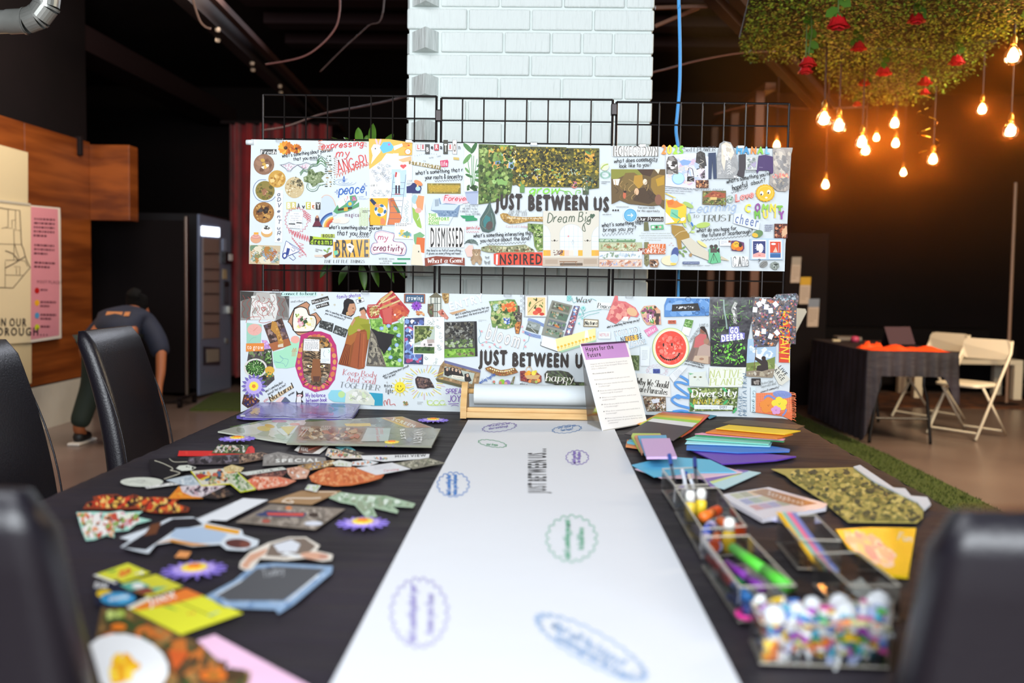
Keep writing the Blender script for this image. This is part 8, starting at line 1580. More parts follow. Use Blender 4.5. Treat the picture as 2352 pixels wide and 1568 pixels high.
# scattered cut-outs, left half: (label, view, outline, colour, layer, palette, count, size)
NAT=['#6c8c3c','#3c5c2c','#a8b888','#2c3424','#d8d0c8'];FACE=['#5c4438','#3c2c28','#8c7058','#b09078','#2c2422'];MIX=['#c8604c','#e8d8b8','#4c6c8c','#8c9c6c','#3c3434','#e8a868']
G='magazine cut-outs spread on the left of the table'
for a in(
    ('bright red paper shape behind the portrait photo',VA,[(370,675),(388,602),(860,604),(1330,610),(1400,545),(1455,530),(1492,570),(1495,640),(1400,682)],'#e02c28',0,['#ec4438','#c8201c'],14,24),
    ('green leafy portrait photo in front of the back left daisy',VA,[(865,636),(960,512),(1410,516),(1350,642)],'#4c5c38',1,NAT+['#d8a898','#e8ece8'],110,16),
    ('long strip photo of brown hair',VA,[(1262,655),(1600,622),(1785,678),(1700,710),(1262,792)],'#7c6454',1,FACE,60,20),
    ('shiny dark strip with a grey gleam',VA,[(505,772),(540,696),(900,670),(1262,655),(1266,792),(800,800),(520,797)],'#4c4448',2,['#5c545c','#3c3438','#7c7480','#2c262c'],50,26),
    ('black sheet with a cream outline drawn along it',VA,[(-60,730),(240,706),(560,690),(640,830),(400,940),(170,1024),(-20,960)],'#17141a',1,None,0,0),
    ('brown and white dessert clipping lettered in white',VB,[(300,500),(380,420),(750,428),(610,542),(420,540)],'#e4e2de',0,None,0,0),
    ('turquoise corner card behind the white strips',VB,[(802,462),(960,436),(1050,500),(880,500)],'#6cb4bc',1,['#8cccd0','#5ca4ac'],14,12),
    ('dark card lettered in cream, near the turquoise corner',VB,[(870,508),(920,474),(1165,535),(1060,560)],'#4c463c',2,['#d8d0b8','#6c6454'],20,8),
    ('busy strip of faces and white edges beside the dark card',VB,[(680,560),(710,474),(830,490),(1130,560),(1160,600),(760,600)],'#d8ccc0',1,MIX+['#f0ece8'],60,14),
    ('grey strip with large letters SPEC',VB,[(-80,560),(100,520),(290,560),(680,590),(700,650),(-90,690)],'#8c8884',3,['#9c9894','#7c7874','#b0aca8'],30,20),
    ('white strip of black letters next to the daisy',VB,[(1120,566),(1960,546),(1950,598),(1400,636),(1140,610)],'#eceef0',3,None,0,0),
    ('long photo of a misty field running to the runner',VB,[(1520,660),(1940,592),(2150,656),(1760,728)],'#8c8878',3,['#a4a08c','#6c6c5c','#bcb8a4','#7c8068'],70,16),
    ('white card with a faint red signature',VB,[(1060,715),(1500,652),(1725,728),(1300,805)],'#e6e8ec',4,None,0,0),
    ('small white slip with a blue edge',VB,[(1010,640),(1200,620),(1330,650),(1220,690),(1010,682)],'#e8ecf0',4,['#5ca4b0','#e8ecf0','#d89c7c'],18,12),
    ('large orange leaf-shaped cut-out',VB,[(480,820),(600,750),(700,712),(1030,706),(1140,750),(1300,805),(1405,795),(1370,840),(1200,890),(1000,928),(800,940),(600,915),(510,880)],'#dc7840',5,['#e88c50','#cc6830','#e89c64','#d46c3c','#f0a870'],150,18),
    ('bright picture edged with yellow, at the left of the pile',VA,[(560,900),(1040,860),(1250,900),(1140,1085),(720,1112)],'#d8d4c4',3,MIX,70,26),
    ('second yellow-edged picture with a green end',VA,[(1060,940),(1250,920),(1510,1165),(1300,1205),(1140,1085)],'#c8ccb4',4,['#4c8c34','#dce0cc','#3c6c2c','#a8b090'],50,18),
    ('pale blue torn piece left of the yellow-edged picture',VA,[(200,1030),(500,965),(580,960),(720,1112),(450,1100)],'#c0ccd4',2,['#d8e0e4','#a8b8c4'],18,24),
    ('tan sheet above the yellow-edged pictures',VA,[(1040,850),(1160,805),(1340,850),(1290,910),(1060,905)],'#d8c48c',4,['#e4d4a4','#c4ac74'],20,14),
    ('pink and orange portrait clipping in the middle of the pile',VA,[(1370,1040),(1500,980),(1850,980),(2100,1040),(1950,1110),(1540,1170)],'#e08c6c',4,['#f0ac90','#d0643c','#e87454','#f4c8b0'],80,24),
    ('maroon clipping above the orange portrait',VA,[(1330,960),(1700,880),(1980,900),(1900,975),(1500,985)],'#6c3c38',3,['#8c5448','#4c2c2c','#a87060'],50,16),
    ('white and green striped ruler-like strip',VA,[(1280,920),(1900,840),(1960,870),(1380,960)],'#d4d8d0',5,['#8c9490','#e8ece8','#5c645c'],40,9),
    ('photo of a hand and knife right of the striped strip',VA,[(1960,860),(2140,830),(2300,890),(2250,1000),(2050,1020),(1980,940)],'#d8a48c',4,['#e8bca4','#c08468','#e8e4e0'],36,18),
    ('book-like photo with a yellow edge, near the leaf',VB,[(340,690),(600,640),(780,620),(860,660),(620,720),(500,745)],'#a8824c',4,['#c89c5c','#6c5038','#e8d8b0','#8c94a8'],50,15),
    ('white scrap printed in faint green',VB,[(760,650),(850,618),(1010,650),(1000,700),(800,690)],'#e4e8e0',5,['#c8d4b4','#e8ece8'],14,12),
    ('white scrap with a red printed edge under the orange leaf',VB,[(430,980),(470,920),(625,930),(570,1010)],'#e4e8e4',6,['#b8d090','#d8dcd8'],16,14),
    ('white round plate cut-out at the left',VC,circ(975,388,290,26,.21),'#d4d8cc',0,['#dce0d4','#ccd0c4'],10,30),
    ('thin white caption strip below the plate',VC,[(1015,458),(1360,400),(1480,420),(1040,476)],'#e8e8e4',1,['#4c4c4c','#8c8c88'],26,6),
    ('small white flower-like cut-out on the black sheet',VC,[(1440,205),(1480,170),(1600,160),(1710,195),(1650,230),(1510,236)],'#e0e4d8',3,['#1c1c1c','#e0e4d8'],8,10),
    ('orange triangle of paper next to the eye clipping',VC,[(1330,612),(1480,445),(1540,520),(1800,610)],'#e8902c',2,['#f0a83c','#e07424'],20,24),
    ('oval eye clipping with a pale pink tail',VC,[(1490,446),(1780,430),(2110,440),(1780,592),(1650,580),(1520,520)],'#d8ccd0',3,['#34283c','#4c3c4c','#e0d4d8','#c8a8b0'],60,18),
    ('dark clipping beside the white text scrap',VC,[(1900,520),(2110,470),(2220,560),(2000,620),(1800,600)],'#2c282a',2,FACE,30,16),
    ('red lobster dish cut-out',VC,[(180,750),(230,670),(330,640),(310,590),(460,560),(640,555),(740,600),(860,555),(1000,600),(1180,590),(1500,610),(1420,670),(1620,740),(1600,790),(1300,812),(1080,800),(900,750),(520,758)],'#8c3c24',1,['#d84428','#e8602c','#34201c','#e0b450','#c83820','#f0c470','#4c2c20'],150,28),
    ('mixed salad cut-out with a pale turquoise edge',VC,[(90,800),(300,790),(540,800),(690,775),(760,800),(990,785),(900,860),(1105,905),(900,960),(800,1040),(600,1060),(605,1140),(500,1110),(340,1170),(220,1180),(160,1040)],'#a8dccc',0,['#e8ecd8','#c8503c','#f0ece8','#8cac5c','#e89c70','#f4f0ec','#6c4434','#d8a8b0'],190,34),
    ('white sheet of printed text lines',V4,[(943,335),(1370,146),(1560,158),(1240,318),(1130,312),(1040,348)],'#e8ebf0',1,None,0,0),
    ('grey carpet photo with red and blue figures',V4,[(1310,330),(1580,192),(2155,228),(1925,388)],'#8c8074',1,['#a4988c','#746a60','#b4a89c','#847a70'],120,20),
    ('cut-out of a reader in a pale blue dress',V4,[(425,520),(500,470),(420,450),(620,380),(800,300),(980,290),(1090,335),(1360,390),(1370,430),(1490,470),(1480,510),(1380,548),(1240,540),(1190,500),(980,515),(820,480),(700,500),(640,570),(540,550)],'#d8e0e8',2,None,0,0),
    ('cut-out of a seated figure in white with brown edge',V4,[(1340,680),(1345,640),(1420,560),(1560,490),(1720,445),(1850,445),(1960,510),(1930,550),(2060,580),(2050,620),(1980,630),(1850,605),(1700,622),(1500,610),(1440,690),(1390,700)],'#e8e0d4',2,None,0,0),
    ('tiny orange-edged tag near the reader',V4,[(842,598),(880,552),(970,560),(940,604)],'#e89c5c',0,None,0,0),
    ('grey chalkboard cut-out with blue brushed border',V4,[(1080,900),(1300,780),(1440,660),(1620,645),(2060,670),(2050,720),(1760,960),(1640,1035),(1620,1000),(1220,985)],'#8ca8c8',1,['#a8c0dc','#6c8cb4','#9cb4d0'],90,24),
    ('leek stem cut-out beside the brown card',V3,[(1360,815),(1450,770),(1580,790),(1800,800),(2030,860),(2010,890),(1850,880),(1900,915),(1890,935),(1700,890),(1735,960),(1650,970),(1560,870),(1450,850)],'#a8c0a4',1,['#c8dcc8','#88a484','#dce8dc','#98a88c'],70,20),
    ('brown card with white loops',V3,[(890,848),(1150,760),(1460,762),(1230,868)],'#a8845c',2,None,0,0),
    ('yellow comic card with an orange flower',V4,[(215,740),(480,645),(655,720),(385,806)],'#dcdc3c',0,['#dcdc3c','#e8e04c'],10,20),
    ('yellow comic card with turquoise panels',V4,[(395,808),(700,732),(905,825),(640,905)],'#d8d43c',0,None,0,0),
    ('largest yellow comic with an orange title band',V4,[(470,985),(930,840),(1365,1030),(890,1195)],'#e4e438',1,None,0,0),
    ('blue oval sticker beside the yellow comic',V4,circ(405,918,135,22,.36),'#3c9cd0',2,['#5cb4e0','#2c8cc4'],16,22),
    ('dark food photo with a white plate at the near left corner',V4,[(160,1640),(280,980),(520,1000),(900,1195),(1470,1480),(1380,1620),(1100,1760)],'#6c5430',0,['#8c6c3c','#4c3820','#a87c44','#3c4c24','#c8702c','#5c4428'],190,48),
    ('sheet of pale pink paper at the near edge',V4,[(1015,1240),(1150,1195),(1840,1568),(2000,1660),(1500,1700)],'#f0c4e0',0,None,0,0)):
    c=it('magazine_cutout',a[0],'paper cutout',a[1],a[2],a[3],a[4],.0005,a[5],a[6],a[7],1.5,grp=G,m='print');L=a[0]
    if 'outline' in L:c.l([(30,745),(150,785),(285,850),(290,880),(262,886),(380,915),(385,940),(170,1015)],9,'#dcd8c4',smooth=1);c.l([(245,715),(320,765),(510,762)],7,'#dcd8c4',smooth=1)
    elif 'dessert' in L:c.p([(345,530),(385,430),(700,430),(520,540)],'#6c4434');c.t('REAL',375,500,44,'#e8e4e0',10,fit=95,bold=.03);c.l([(470,500),(640,440)],12,'#c86c5c')
    elif 'SPEC' in L:c.t('SPECIAL',60,650,40,'#ecece8',-1,fit=560,bold=.05)
    elif 'black letters' in L:c.t('MINI VIEW',1530,590,26,'#3a3a3e',-2,fit=390,bold=.04);c.b([(1260,580),(1480,570),(1460,620),(1300,625)],['#e0b060','#7c5c9c','#d08c7c','#5ca8a8'],24,12)
    elif 'signature' in L:c.w('Caroline',1400,765,26,'#d0606c',-6,w=4,fit=180);c.rows(1280,700,1500,3,14,3,'#c8ccd4',-6)
    elif 'text lines' in L:
        for i in range(4):c.rows(1030+i*4-i*20,300+i*8-0,1400,1,5,3,'#b0b4bc',-24)
    elif 'carpet' in L:c.p([(1460,275),(1560,240),(1860,262),(1830,295),(1500,285)],'#34406c');c.p([(1550,258),(1840,262),(1830,284),(1560,276)],'#d8503c');c.e(1910,275,40,18,'#3c2c24');c.e(1720,222,26,14,'#d8844c');c.e(1545,322,34,12,'#b85848');c.e(1910,340,70,18,'#dce0ec')
    elif 'reader' in L:c.p([(440,525),(640,400),(830,305),(1000,300),(1060,350),(830,400),(700,490),(620,545)],'#1c1820');c.p([(660,350),(740,330),(700,420),(600,440)],'#6c4028');c.p([(800,440),(850,380),(1080,365),(1250,420),(1190,485),(980,495)],'#b0c4dc');c.p([(1075,345),(1345,395),(1330,425),(1070,378)],'#eca824');c.p([(690,495),(820,462),(980,490),(1120,505),(980,512),(800,478)],'#dc9434');c.e(1330,495,100,36,'#5c302c',.05);c.e(1385,502,44,26,'#7c4438')
    elif 'seated' in L:c.p([(1580,500),(1720,455),(1845,455),(1930,515),(1880,560),(1700,600),(1540,590)],'#7c6c60');c.p([(1600,505),(1740,465),(1810,500),(1780,560),(1640,560)],'#dce0e8');c.p([(1700,560),(1820,590),(1800,605),(1650,580)],'#e8ecf0');c.e(1920,590,110,28,'#dca88c',.08);c.e(1985,595,36,22,'#c8907c');c.p([(1350,670),(1420,580),(1560,530),(1540,570),(1430,640),(1400,690)],'#d8a488')
    elif 'tag' in L:c.p([(862,592),(888,562),(950,566),(930,596)],'#e8ece8')
    elif 'chalkboard' in L:c.p([(1160,895),(1360,780),(1470,690),(1620,670),(2000,690),(1900,770),(1680,935),(1250,935)],'#55565a');c.w('Today',1520,760,60,'#c8ccd0',-14,w=4,fit=170);c.l([(1160,892),(1360,776)],9,'#e8f0f8');c.l([(1700,945),(1950,735)],12,'#eef4fa')
    elif 'white loops' in L:c.l([(1000,850),(1050,820),(1220,820),(1300,815)],9,'#ecdcc8',smooth=1);c.l([(1060,835),(1090,848),(1060,855),(1000,840)],8,'#ecdcc8',smooth=1);c.l([(1240,770),(1420,772),(1380,800)],7,'#e8d4bc',smooth=1)
    elif 'orange flower' in L:c.p([(300,715),(400,690),(370,715)],'#4ca048');c.b([(370,740),(430,690),(500,680),(520,730),(430,760)],['#e88430','#ec9c40','#d8642c'],24,14);c.b([(500,720),(600,700),(620,730),(540,740)],['#f0b8b0','#f4f0f0'],12,12);c.p([(215,740),(385,806),(400,795),(235,732)],'#e8e8e8')
    elif 'turquoise panels' in L:c.p([(420,815),(560,780),(660,825),(500,860)],'#5cac9c');c.e(560,820,48,20,'#f0f0ec');c.p([(560,870),(700,830),(790,830),(640,880)],'#5cb498');c.p([(520,855),(640,830),(700,870),(600,890)],'#8c4438')
    elif 'title band' in L:c.p([(470,985),(640,905),(660,920),(500,1000)],'#ece8e0');c.p([(660,925),(930,840),(1060,895),(830,960),(560,1010),(520,995)],'#ec8030');c.t('JINX',650,975,55,'#f8ece0',-18,fit=220,bold=.05);c.l([(870,940),(1150,1065)],6,'#5c6c20');c.p([(730,970),(800,975),(880,1015)],'#4ca048');c.b([(860,1000),(1000,1020),(1110,1065),(960,1050)],['#e88440','#d86c30'],16,14);c.l([(1100,1050),(1185,1018)],9,'#8cc8b8')
    elif 'oval sticker' in L:c.w('cosmic',340,935,36,'#e8f4fc',-8,w=8,fit=150)
    elif 'white plate' in L:c.e(470,1420,330,225,'#eef0f2',.25);c.b([(330,1330),(480,1330),(590,1420),(540,1540),(330,1600)],['#f8c41c','#f0a81c','#fcd840'],50,44);c.e(1140,1510,105,42,'#e87420');c.e(1140,1512,56,20,'#8c6c28');c.b([(300,1000),(480,1000),(470,1080),(310,1090)],['#a8bc4c','#c8d87c','#7c9438'],30,26);c.e(410,1135,60,26,'#e87c20');c.p([(790,1310),(960,1330),(840,1480)],'#d05c24')
    elif 'left of the pile' in L:c.l([(565,900),(650,1010),(720,1112),(1140,1085)],14,'#ece428');c.p([(630,960),(700,935),(820,965),(680,1020)],'#b83c2c');c.p([(690,1020),(820,965),(840,990),(720,1035)],'#e0c030')
    elif 'green end' in L:c.l([(1145,1088),(1290,1205),(1505,1165)],13,'#e4ec20');c.l([(1250,922),(1400,1060),(1505,1160)],12,'#e4ec20')
    elif 'plate cut' in L:c.l([(800,400),(850,380),(960,400),(1020,370),(900,368)],8,'#a8aca4',smooth=1)
    c.done('cutout_print')
# small plate-side cards under the comic
c=it('comic_card','black card with a white scribble and yellow star behind the chair','card',V4,[(215,830),(395,770),(560,880),(330,1000),(230,960)],'#1c2038',0);c.e(300,880,60,34,'#e8c428');c.w('BAM',225,830,40,'#e8e8e8',8,w=7,fit=90);c.done('cutout_print')
# ---- right half
G='sheets of coloured craft foam and paper'
def pack(label,v,P,cols,k,n=3,dz=.0014):
    t=None
    for j in range(n):
        h=.0008+k*.0012+j*dz;ox,oy,z=v;s=[(x+R.uniform(-8,8)*(j<n-1),y+(n-1-j)*3)for x,y in P]
        Q=[tw(ox+x/z,oy+y/z,h+dz)for x,y in s]
        if t is None:c_=sum(Q,Vector())/len(Q);t=root('foam_sheets',label,'craft foam',(c_.x,c_.y,ZT+h),G)
        b=MB();b.col=srgb(cols[j%len(cols)]);b.prism([q-Vector((0,0,dz))for q in Q],(0,0,dz*.9)).build('sheet',M['paint'],t)
pack('pack of purple sheets at the front of the coloured stack',V6,[(885,532),(1400,545),(2010,598),(1800,640),(1440,668),(1210,680)],['#6c44bc','#7c54cc','#7a50cc'],0,4)
pack('pack of strong blue sheets above the purple ones',V6,[(830,525),(835,478),(1735,485),(1945,520),(1945,548),(1390,560)],['#2c6cc8','#4c90e4','#3c80dc'],5)
pack('pack of pale aqua sheets',V6,[(822,458),(838,430),(1760,430),(1730,492)],['#9cdcec','#a8ecf4','#b4f0f8'],9)
pack('pack of mint sheets',V6,[(830,412),(925,380),(1760,415),(1720,470)],['#6cd0b8','#84dcc8','#8ce0cc'],13)
pack('dark green sheets between the mint and pink ones',V6,[(925,372),(1010,362),(1890,425),(1880,442),(1700,425)],['#2c9c5c','#44ac6c'],17,2)
pack('pink sheets between the green and orange ones',V6,[(925,356),(1000,344),(1900,408),(1880,424),(1700,412)],['#e08cac','#f0a4c0'],20,2)
pack('orange sheets under the yellow ones',V6,[(1040,338),(1135,306),(1980,360),(1810,408)],['#ec8820','#f49c34'],23,3)
pack('yellow sheets near the top of the coloured stack',V6,[(1150,298),(1290,258),(2065,322),(1890,362)],['#f4c420','#fcd42c','#fcd830'],27,3)
pack('taupe brown sheets at the back of the coloured stack',V6,[(1222,236),(1370,195),(2110,268),(2030,304)],['#4c3c2c','#5c4c3a'],31,2)
pack('teal sheet at the back of the rainbow stack',V6,[(600,112),(760,105),(1160,160),(1080,196),(1040,160)],['#2c94b8'],0,1)
pack('coral red sheets in the rainbow stack',V6,[(300,250),(575,118),(1078,150),(880,330),(780,390)],['#e0503c','#f07870'],1,2)
pack('orange sheet in the rainbow stack',V6,[(300,250),(540,130),(1025,172),(840,340),(760,390)],['#f49420'],4,1)
pack('yellow sheet in the rainbow stack',V6,[(320,250),(512,150),(1005,192),(830,340),(750,390)],['#fccc1c'],6,1)
pack('lime green sheet in the rainbow stack',V6,[(330,255),(490,170),(985,215),(820,345),(740,400)],['#a4dc2c'],8,1)
pack('white sheet in the rainbow stack',V6,[(340,260),(468,190),(945,240),(800,350),(700,410)],['#e8ecee'],10,1)
pack('black paper on top of the rainbow stack',V6,[(165,358),(408,220),(905,284),(690,432)],['#2a2226','#322a2e'],12,2)
G='sticky note pads'
for i,(P,col,l)in enumerate((([(175,480),(190,420),(480,418),(470,522)],'#e0905c','orange sticky note pad, farthest left'),([(190,440),(215,418),(500,410),(520,500)],'#5cb0c8','teal sticky note pad second from the left'),([(235,380),(250,350),(550,352),(560,390),(330,540)],'#c0d85c','lime sticky note pad'),([(270,380),(300,370),(560,365),(580,400),(350,570)],'#e09468','orange sticky note pad in the middle'),([(305,376),(612,370),(660,560),(382,568)],'#5cb0dc','blue sticky note pad under the lilac one'),([(340,408),(650,403),(728,602),(402,606)],'#d4b0e0','lilac sticky note pad on top'))):
    it('sticky_notes',l,'sticky notes',V6,P,col,5*i,.006,m='paint',grp=G)
G='coloured paper fanned behind the pen box'
for i,(P,col,l)in enumerate((([(1070,872),(1480,752),(1635,775),(1240,950),(1160,930)],'#c4e8f0','pastel blue sheet with a lime edge, at the front right of the paper fan'),([(980,850),(1380,740),(1500,752),(1060,868),(1140,925),(1120,945)],'#8c70bc','violet sheet in the paper fan'),([(275,735),(1200,700),(1440,770),(1020,835),(560,835)],'#f0ccdc','pale pink sheets in the paper fan'),([(240,692),(420,650),(740,610),(1085,635),(1372,772),(900,775),(480,822)],'#64c4e8','sky blue sheet on top of the paper fan'))):
    c=it('paper_sheet',l,'paper',V6,P,col,2*i,.0015,m='paint',grp=G)
    if i==0:c.p([(1085,868),(1400,775),(1430,790),(1110,895)],'#e0f0a0');c.done('sheet_print')
# clear boxes
G='clear acrylic organiser boxes'
def box_(label,rim,hb):
    P=[tw(1500+x/2.97,1040+y/2.97,hb)for x,y in rim];c_=sum(P,Vector())/4
    t=root('clear_box',label,'box',(c_.x,c_.y,ZT+.0012),G);q=.0022;dn=Vector((0,0,hb-.0012))
    for i in range(4):
        a,b=P[i],P[(i+1)%4];n_=Vector((0,0,1)).cross(b-a).normalized();n_=n_ if n_.dot(c_-a)>0 else-n_
        wl_=MB().prism([a,b,b-dn,a-dn],n_*q).build('side_panel',M['clear'],t)
        e=(b-a).normalized();MB().tube([a+n_*q/2,b+n_*q/2],.0013,6).build('rim',solid('acrylic_edge','#c9c2b4',.2),wl_);MB().tube([a-dn+n_*q/2+Vector((0,0,.002)),b-dn+n_*q/2+Vector((0,0,.002))],.0012,6).build('rim',solid('acrylic_edge','#c9c2b4'),wl_)
    MB().prism([p-dn for p in P],(0,0,.002)).build('base',M['clear'],t);return P,c_
def inside(P,u,v,h):a=P[0].lerp(P[1],u);b=P[3].lerp(P[2],u);p=a.lerp(b,v);p.z=ZT+h;return p
S=lambda col:solid('col'+col.strip('#'),col,.4)
P,_=box_('clear box of pens at the back of the organiser row',[(60,108),(290,98),(378,215),(150,224)],.05)
for i,(u,v,u2,v2,h2,col)in enumerate(((.2,.8,.15,.15,.085,'#2c4c94'),(.5,.9,.45,.4,.06,'#c8ccd8'),(.75,.85,.85,.3,.08,'#2c3c7c'),(.35,.7,.6,.3,.05,'#3c5cac'),(.85,.6,.6,.5,.055,'#b8a898'),(.1,.4,.3,.8,.04,'#5c3c9c'))):
    a,b=inside(P,u,v,.008),inside(P,u2,v2,h2);t=root('pen',('blue','white','navy','mid-blue','tan','violet')[i]+' pen standing in the farthest clear box','pen',a,'pens in the clear box');MB().tube([a,a.lerp(b,.78)],.0038,8).build('barrel',M['clear']if i in(0,2)else S('#d0d4dc'),t);MB().tube([a.lerp(b,.78),b],.0044,8).build('cap',S(col),t)
P,_=box_('clear box of glue bottles and sticks, second in the row',[(150,240),(440,235),(638,500),(330,520)],.05)
for i,(u,v,r,col,cap,l)in enumerate(((.22,.25,.011,'#e8c83c','#f4f4f0','yellow glue bottle with a white cap'),(.5,.2,.011,'#f0d030','#f4f4f0','second yellow glue bottle with a white cap'),(.65,.95,.011,'#ecc428','#f8f8f4','yellow glue bottle lying at the near end'))):
    p=inside(P,u,v,.004);t=root('glue_bottle',l,'glue',p,'glue in the second clear box');MB().lathe([(0,0),(r,.001),(r,.032),(r*.6,.038),(0,.038)],p,14).build('bottle',S(col),t,smooth=1);MB().lathe([(r*.85,.038),(r*.85,.052),(r*.5,.058),(0,.058)],p,14).build('cap',S(cap),t,smooth=1)
for i,(u,v,u2,v2,h,col)in enumerate(((.35,.5,.8,.35,.03,'#f07828'),(.7,.6,.95,.85,.03,'#ee6c20'),(.25,.75,.5,.6,.022,'#3c60c8'),(.15,.55,.4,.95,.014,'#c8bcd8'),(.55,.75,.3,.97,.016,'#f07828'))):
    a,b=inside(P,u,v,h),inside(P,u2,v2,h);t=root('glue_stick',('orange glue stick across the far half','orange glue stick with its open end to the right','blue glue stick cap','lilac glue stick lying lowest','orange glue stick at the near left')[i]+' of the second box','glue',a,'glue in the second clear box');MB().tube([a,a.lerp(b,.7)],.009,14).build('tube',S(col),t,smooth=1);MB().tube([a.lerp(b,.7),b],.0098,14).build('cap',S('#d8480c' if col[1]=='f' or col[1]=='e' else '#b8b8e0'),t)
P,_=box_('clear box of markers and scissors, third in the row',[(335,572),(655,562),(975,905),(590,915)],.05)
for i,(u,v,u2,v2,h,r,col,l)in enumerate(((.5,.2,.9,.95,.045,.008,'#58cc3c','bright green marker lying across the box'),(.3,.3,.6,.8,.03,.006,'#7c2c9c','purple marker under the green one'),(.15,.35,.3,.85,.02,.007,'#2c7cc8','blue marker by the left wall'),(.1,.1,.15,.6,.025,.007,'#c8382c','red marker by the left wall'),(.3,.1,.5,.5,.015,.007,'#2c9c4c','dark green marker lying between the red and green ones'),(.3,.93,.85,.85,.012,.008,'#f4c820','yellow marker at the near end'),(.1,.7,.25,.97,.012,.008,'#3c5cac','deep blue marker at the near left corner'))):
    a,b=inside(P,u,v,h),inside(P,u2,v2,h);t=root('marker',l,'marker',a,'markers in the third clear box');MB().tube([a,a.lerp(b,.62)],r,12).build('barrel',S(col),t,smooth=1);MB().tube([a.lerp(b,.62),b],r*1.12,12).build('cap',S(col),t,smooth=1)
for i,(px,py)in enumerate(((1716,1410),(1742,1400))):
    p=tw(px,py,.012);b=MB();P2=[p+Vector((.013*math.cos(a*.5236),.017*math.sin(a*.5236),0))for a in range(13)];b.tube(P2,.0035,8);hooked(tag(b.build('scissor_handle',S('#e8309c'),smooth=1),'hot pink scissor loop, %s of two'%('left','right')[i],'scissors','pink scissor loops'))
P,_=box_('large clear box heaped with foam pieces, nearest the camera',[(665,1018),(1640,1010),(1620,1190),(735,1160)],.052)
b=MB()
for i in range(520):
    p=inside(P,R.uniform(.04,.96),R.uniform(.05,.95),0);p.z=ZT+.004+.052*R.random()**.8;b.col=srgb(R.choice(['#f0f4f4','#e8ecf0','#f4f4f4','#f0c820','#b04cc0','#e87c20','#48b040','#48b8d8','#e060a8','#b8c8f0','#e8e8a0','#3c70c0','#f8f8f8']));s_=R.uniform(.006,.012)
    Rm=Matrix.Rotation(R.uniform(0,6.28),3,(R.uniform(-1,1),R.uniform(-1,1),R.uniform(-1,1.01)));b.prism([p+Rm@Vector((s_*f*math.cos(a*1.047),s_*f*.7*math.sin(a*1.047),0))for a,f in zip(range(6),(1,.6,1,.7,1,.6))],Rm@Vector((0,0,.004)))
o=hooked(tag(b.build('foam_pieces',M['paint']),'heap of small mixed foam pieces filling the large clear box','craft pieces'));o['kind']='stuff'
for i,(u,v,r)in enumerate(((.12,.8,.014),(.42,.3,.012),(.62,.25,.014),(.66,.6,.015),(.9,.15,.015),(.3,.5,.010))):
    p=inside(P,u,v,.056);hooked(tag(MB().lathe([(0,-r),(r*.7,-r*.7),(r,0),(r*.7,r*.7),(0,r)],p,14).build('pompom',solid('pom_white','#d8dce0',.9),smooth=1),'white pompom on the heap of foam pieces, %s from the left'%('first','third','fourth','fifth','last','second')[i],'pompom','white pompoms'))
P,_=box_('clear box with brown beads at its bottom, right of the glue box',[(845,432),(1110,420),(1285,600),(990,590)],.05)
b=MB()
for i in range(110):p=inside(P,R.uniform(.06,.94),R.uniform(.45,.95),.006+R.random()*.008);b.lathe([(0,-.003),(.003,0),(0,.003)],p,6)
o=hooked(tag(b.build('beads',S('#7c6448')),'brown beads in the bottom of the right-hand clear box','beads'));o['kind']='stuff'
P,_=box_('clear box with loose clips, nearest the chair',[(1095,684),(1400,674),(1690,905),(1345,912)],.05)
for i in range(4):a,c_=inside(P,.5+.1*i,.3,.01+.004*i),inside(P,.6+.08*i,.7,.012);hooked(tag(MB().tube([a,c_],.004,8).build('glass_tube',M['galv']),'small silver tube in the clip box, %s'%('leftmost','second','third','rightmost')[i],'tube','silver tubes'))
for i,(dx,col,l)in enumerate(((0,'#f4c020','yellow'),(34,'#78c8c0','aqua'),(66,'#f0709c','pink'),(100,'#6c84c8','blue'))):
    a,b_=(840+dx,408+dx*.02),(1130+dx,800+dx*.1);Q=[tw(1500+x/2.97,1040+y/2.97,h)for(x,y),h in(((a[0],a[1]),.058),((a[0]+34,a[1]),.058),((b_[0]+36,b_[1]),.03),((b_[0],b_[1]),.03))]
    hooked(tag(MB().prism(Q,(0,0,.0012)).build('colour_strip',S(col)),l+' paper strip lying slantwise over the bead box','paper strip','coloured paper strips'))
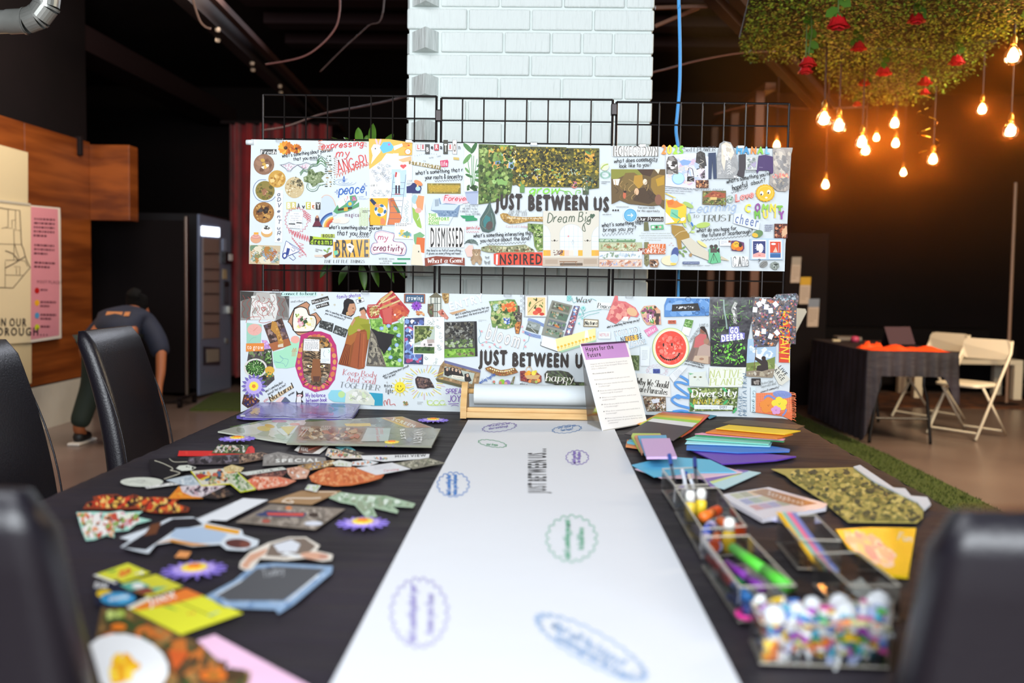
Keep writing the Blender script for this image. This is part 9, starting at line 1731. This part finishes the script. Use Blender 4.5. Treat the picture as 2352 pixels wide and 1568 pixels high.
# sticker book, patterned paper, yellow packet
c=it('sticker_book','pale sticker book with rows of coloured squares','book',V6,[(1225,1010),(1720,932),(2352,1110),(2340,1150),(1650,1275),(1300,1085)],'#e8e4ec',0,.008,m='gloss')
for i in range(4):
    for j in range(3):
        x,y=1290+i*95+j*105,1010-i*22+j*62+i*22*.3;c.p([(x,y),(x+88,y-16),(x+178,y+34),(x+88,y+50)],['#c8c8a8','#e0b888','#a8acd0','#b4b498','#d8a0a0','#a8b8a8','#e8c8a0','#c0a8c4'][(i*3+j*2)%8])
c.p([(1530,985),(1690,950),(2250,1110),(2060,1140),(1830,1085)],'#a87c54');c.t('Scrapbook',1700,1010,44,'#f0e8e0',17,fit=420);c.done('cover_print','gloss')
it('paper_slip','pale lilac slip peeping out under the sticker book','paper',V6,[(1640,1260),(1820,1220),(2080,1310),(1960,1330),(1760,1300)],'#b8b8e4',0,.0006)
PP=['#c8b868','#7c8048','#a8a058','#5c6440','#d8c878','#8c8850','#465040']
c=it('patterned_paper','curling olive and gold patterned paper sheet','paper',V7,[(805,108),(1090,104),(1370,96),(1500,190),(1680,245),(1760,300),(1850,330),(1840,440),(1800,475),(1330,470),(1230,390),(1165,330),(1060,262),(960,200),(900,150)],'#b8ac60',1,.001,PP,420,15,1.4,0)
for i in range(60):x,y=R.uniform(960,1700),R.uniform(130,460);c.l([(x,y),(x+8,y-9),(x+16,y)],3,'#4c5440',smooth=1)if x>900+(y-100)*.9 and x<1400+(y-100)*1.2 else None
c.done('pattern_print');it('paper_edge','white rolled edge along the patterned paper','paper',V7,[(1368,92),(1412,80),(1530,160),(1640,235),(1720,240),(1760,290),(1870,300),(1895,345),(1850,385),(1800,330),(1660,262),(1500,185)],'#e8eaf0',3,.004)
c=it('yellow_packet','glossy yellow packet with pink and peach marbling by the chair','packet',V7,[(1245,520),(1490,505),(1795,510),(1740,840),(1620,832),(1330,640)],'#f4d020',0,.004,None,0,0,m='gloss');c.b([(1260,525),(1500,520),(1600,640),(1690,700),(1620,820),(1330,640)],['#f4e0d0','#f0c0a8','#f8ece0','#e8a8b0','#f4d8a0'],120,30,2,.6);c.w('Fun',1670,590,50,'#e8f4e0',10,w=8,fit=90);c.done('cover_print','gloss')
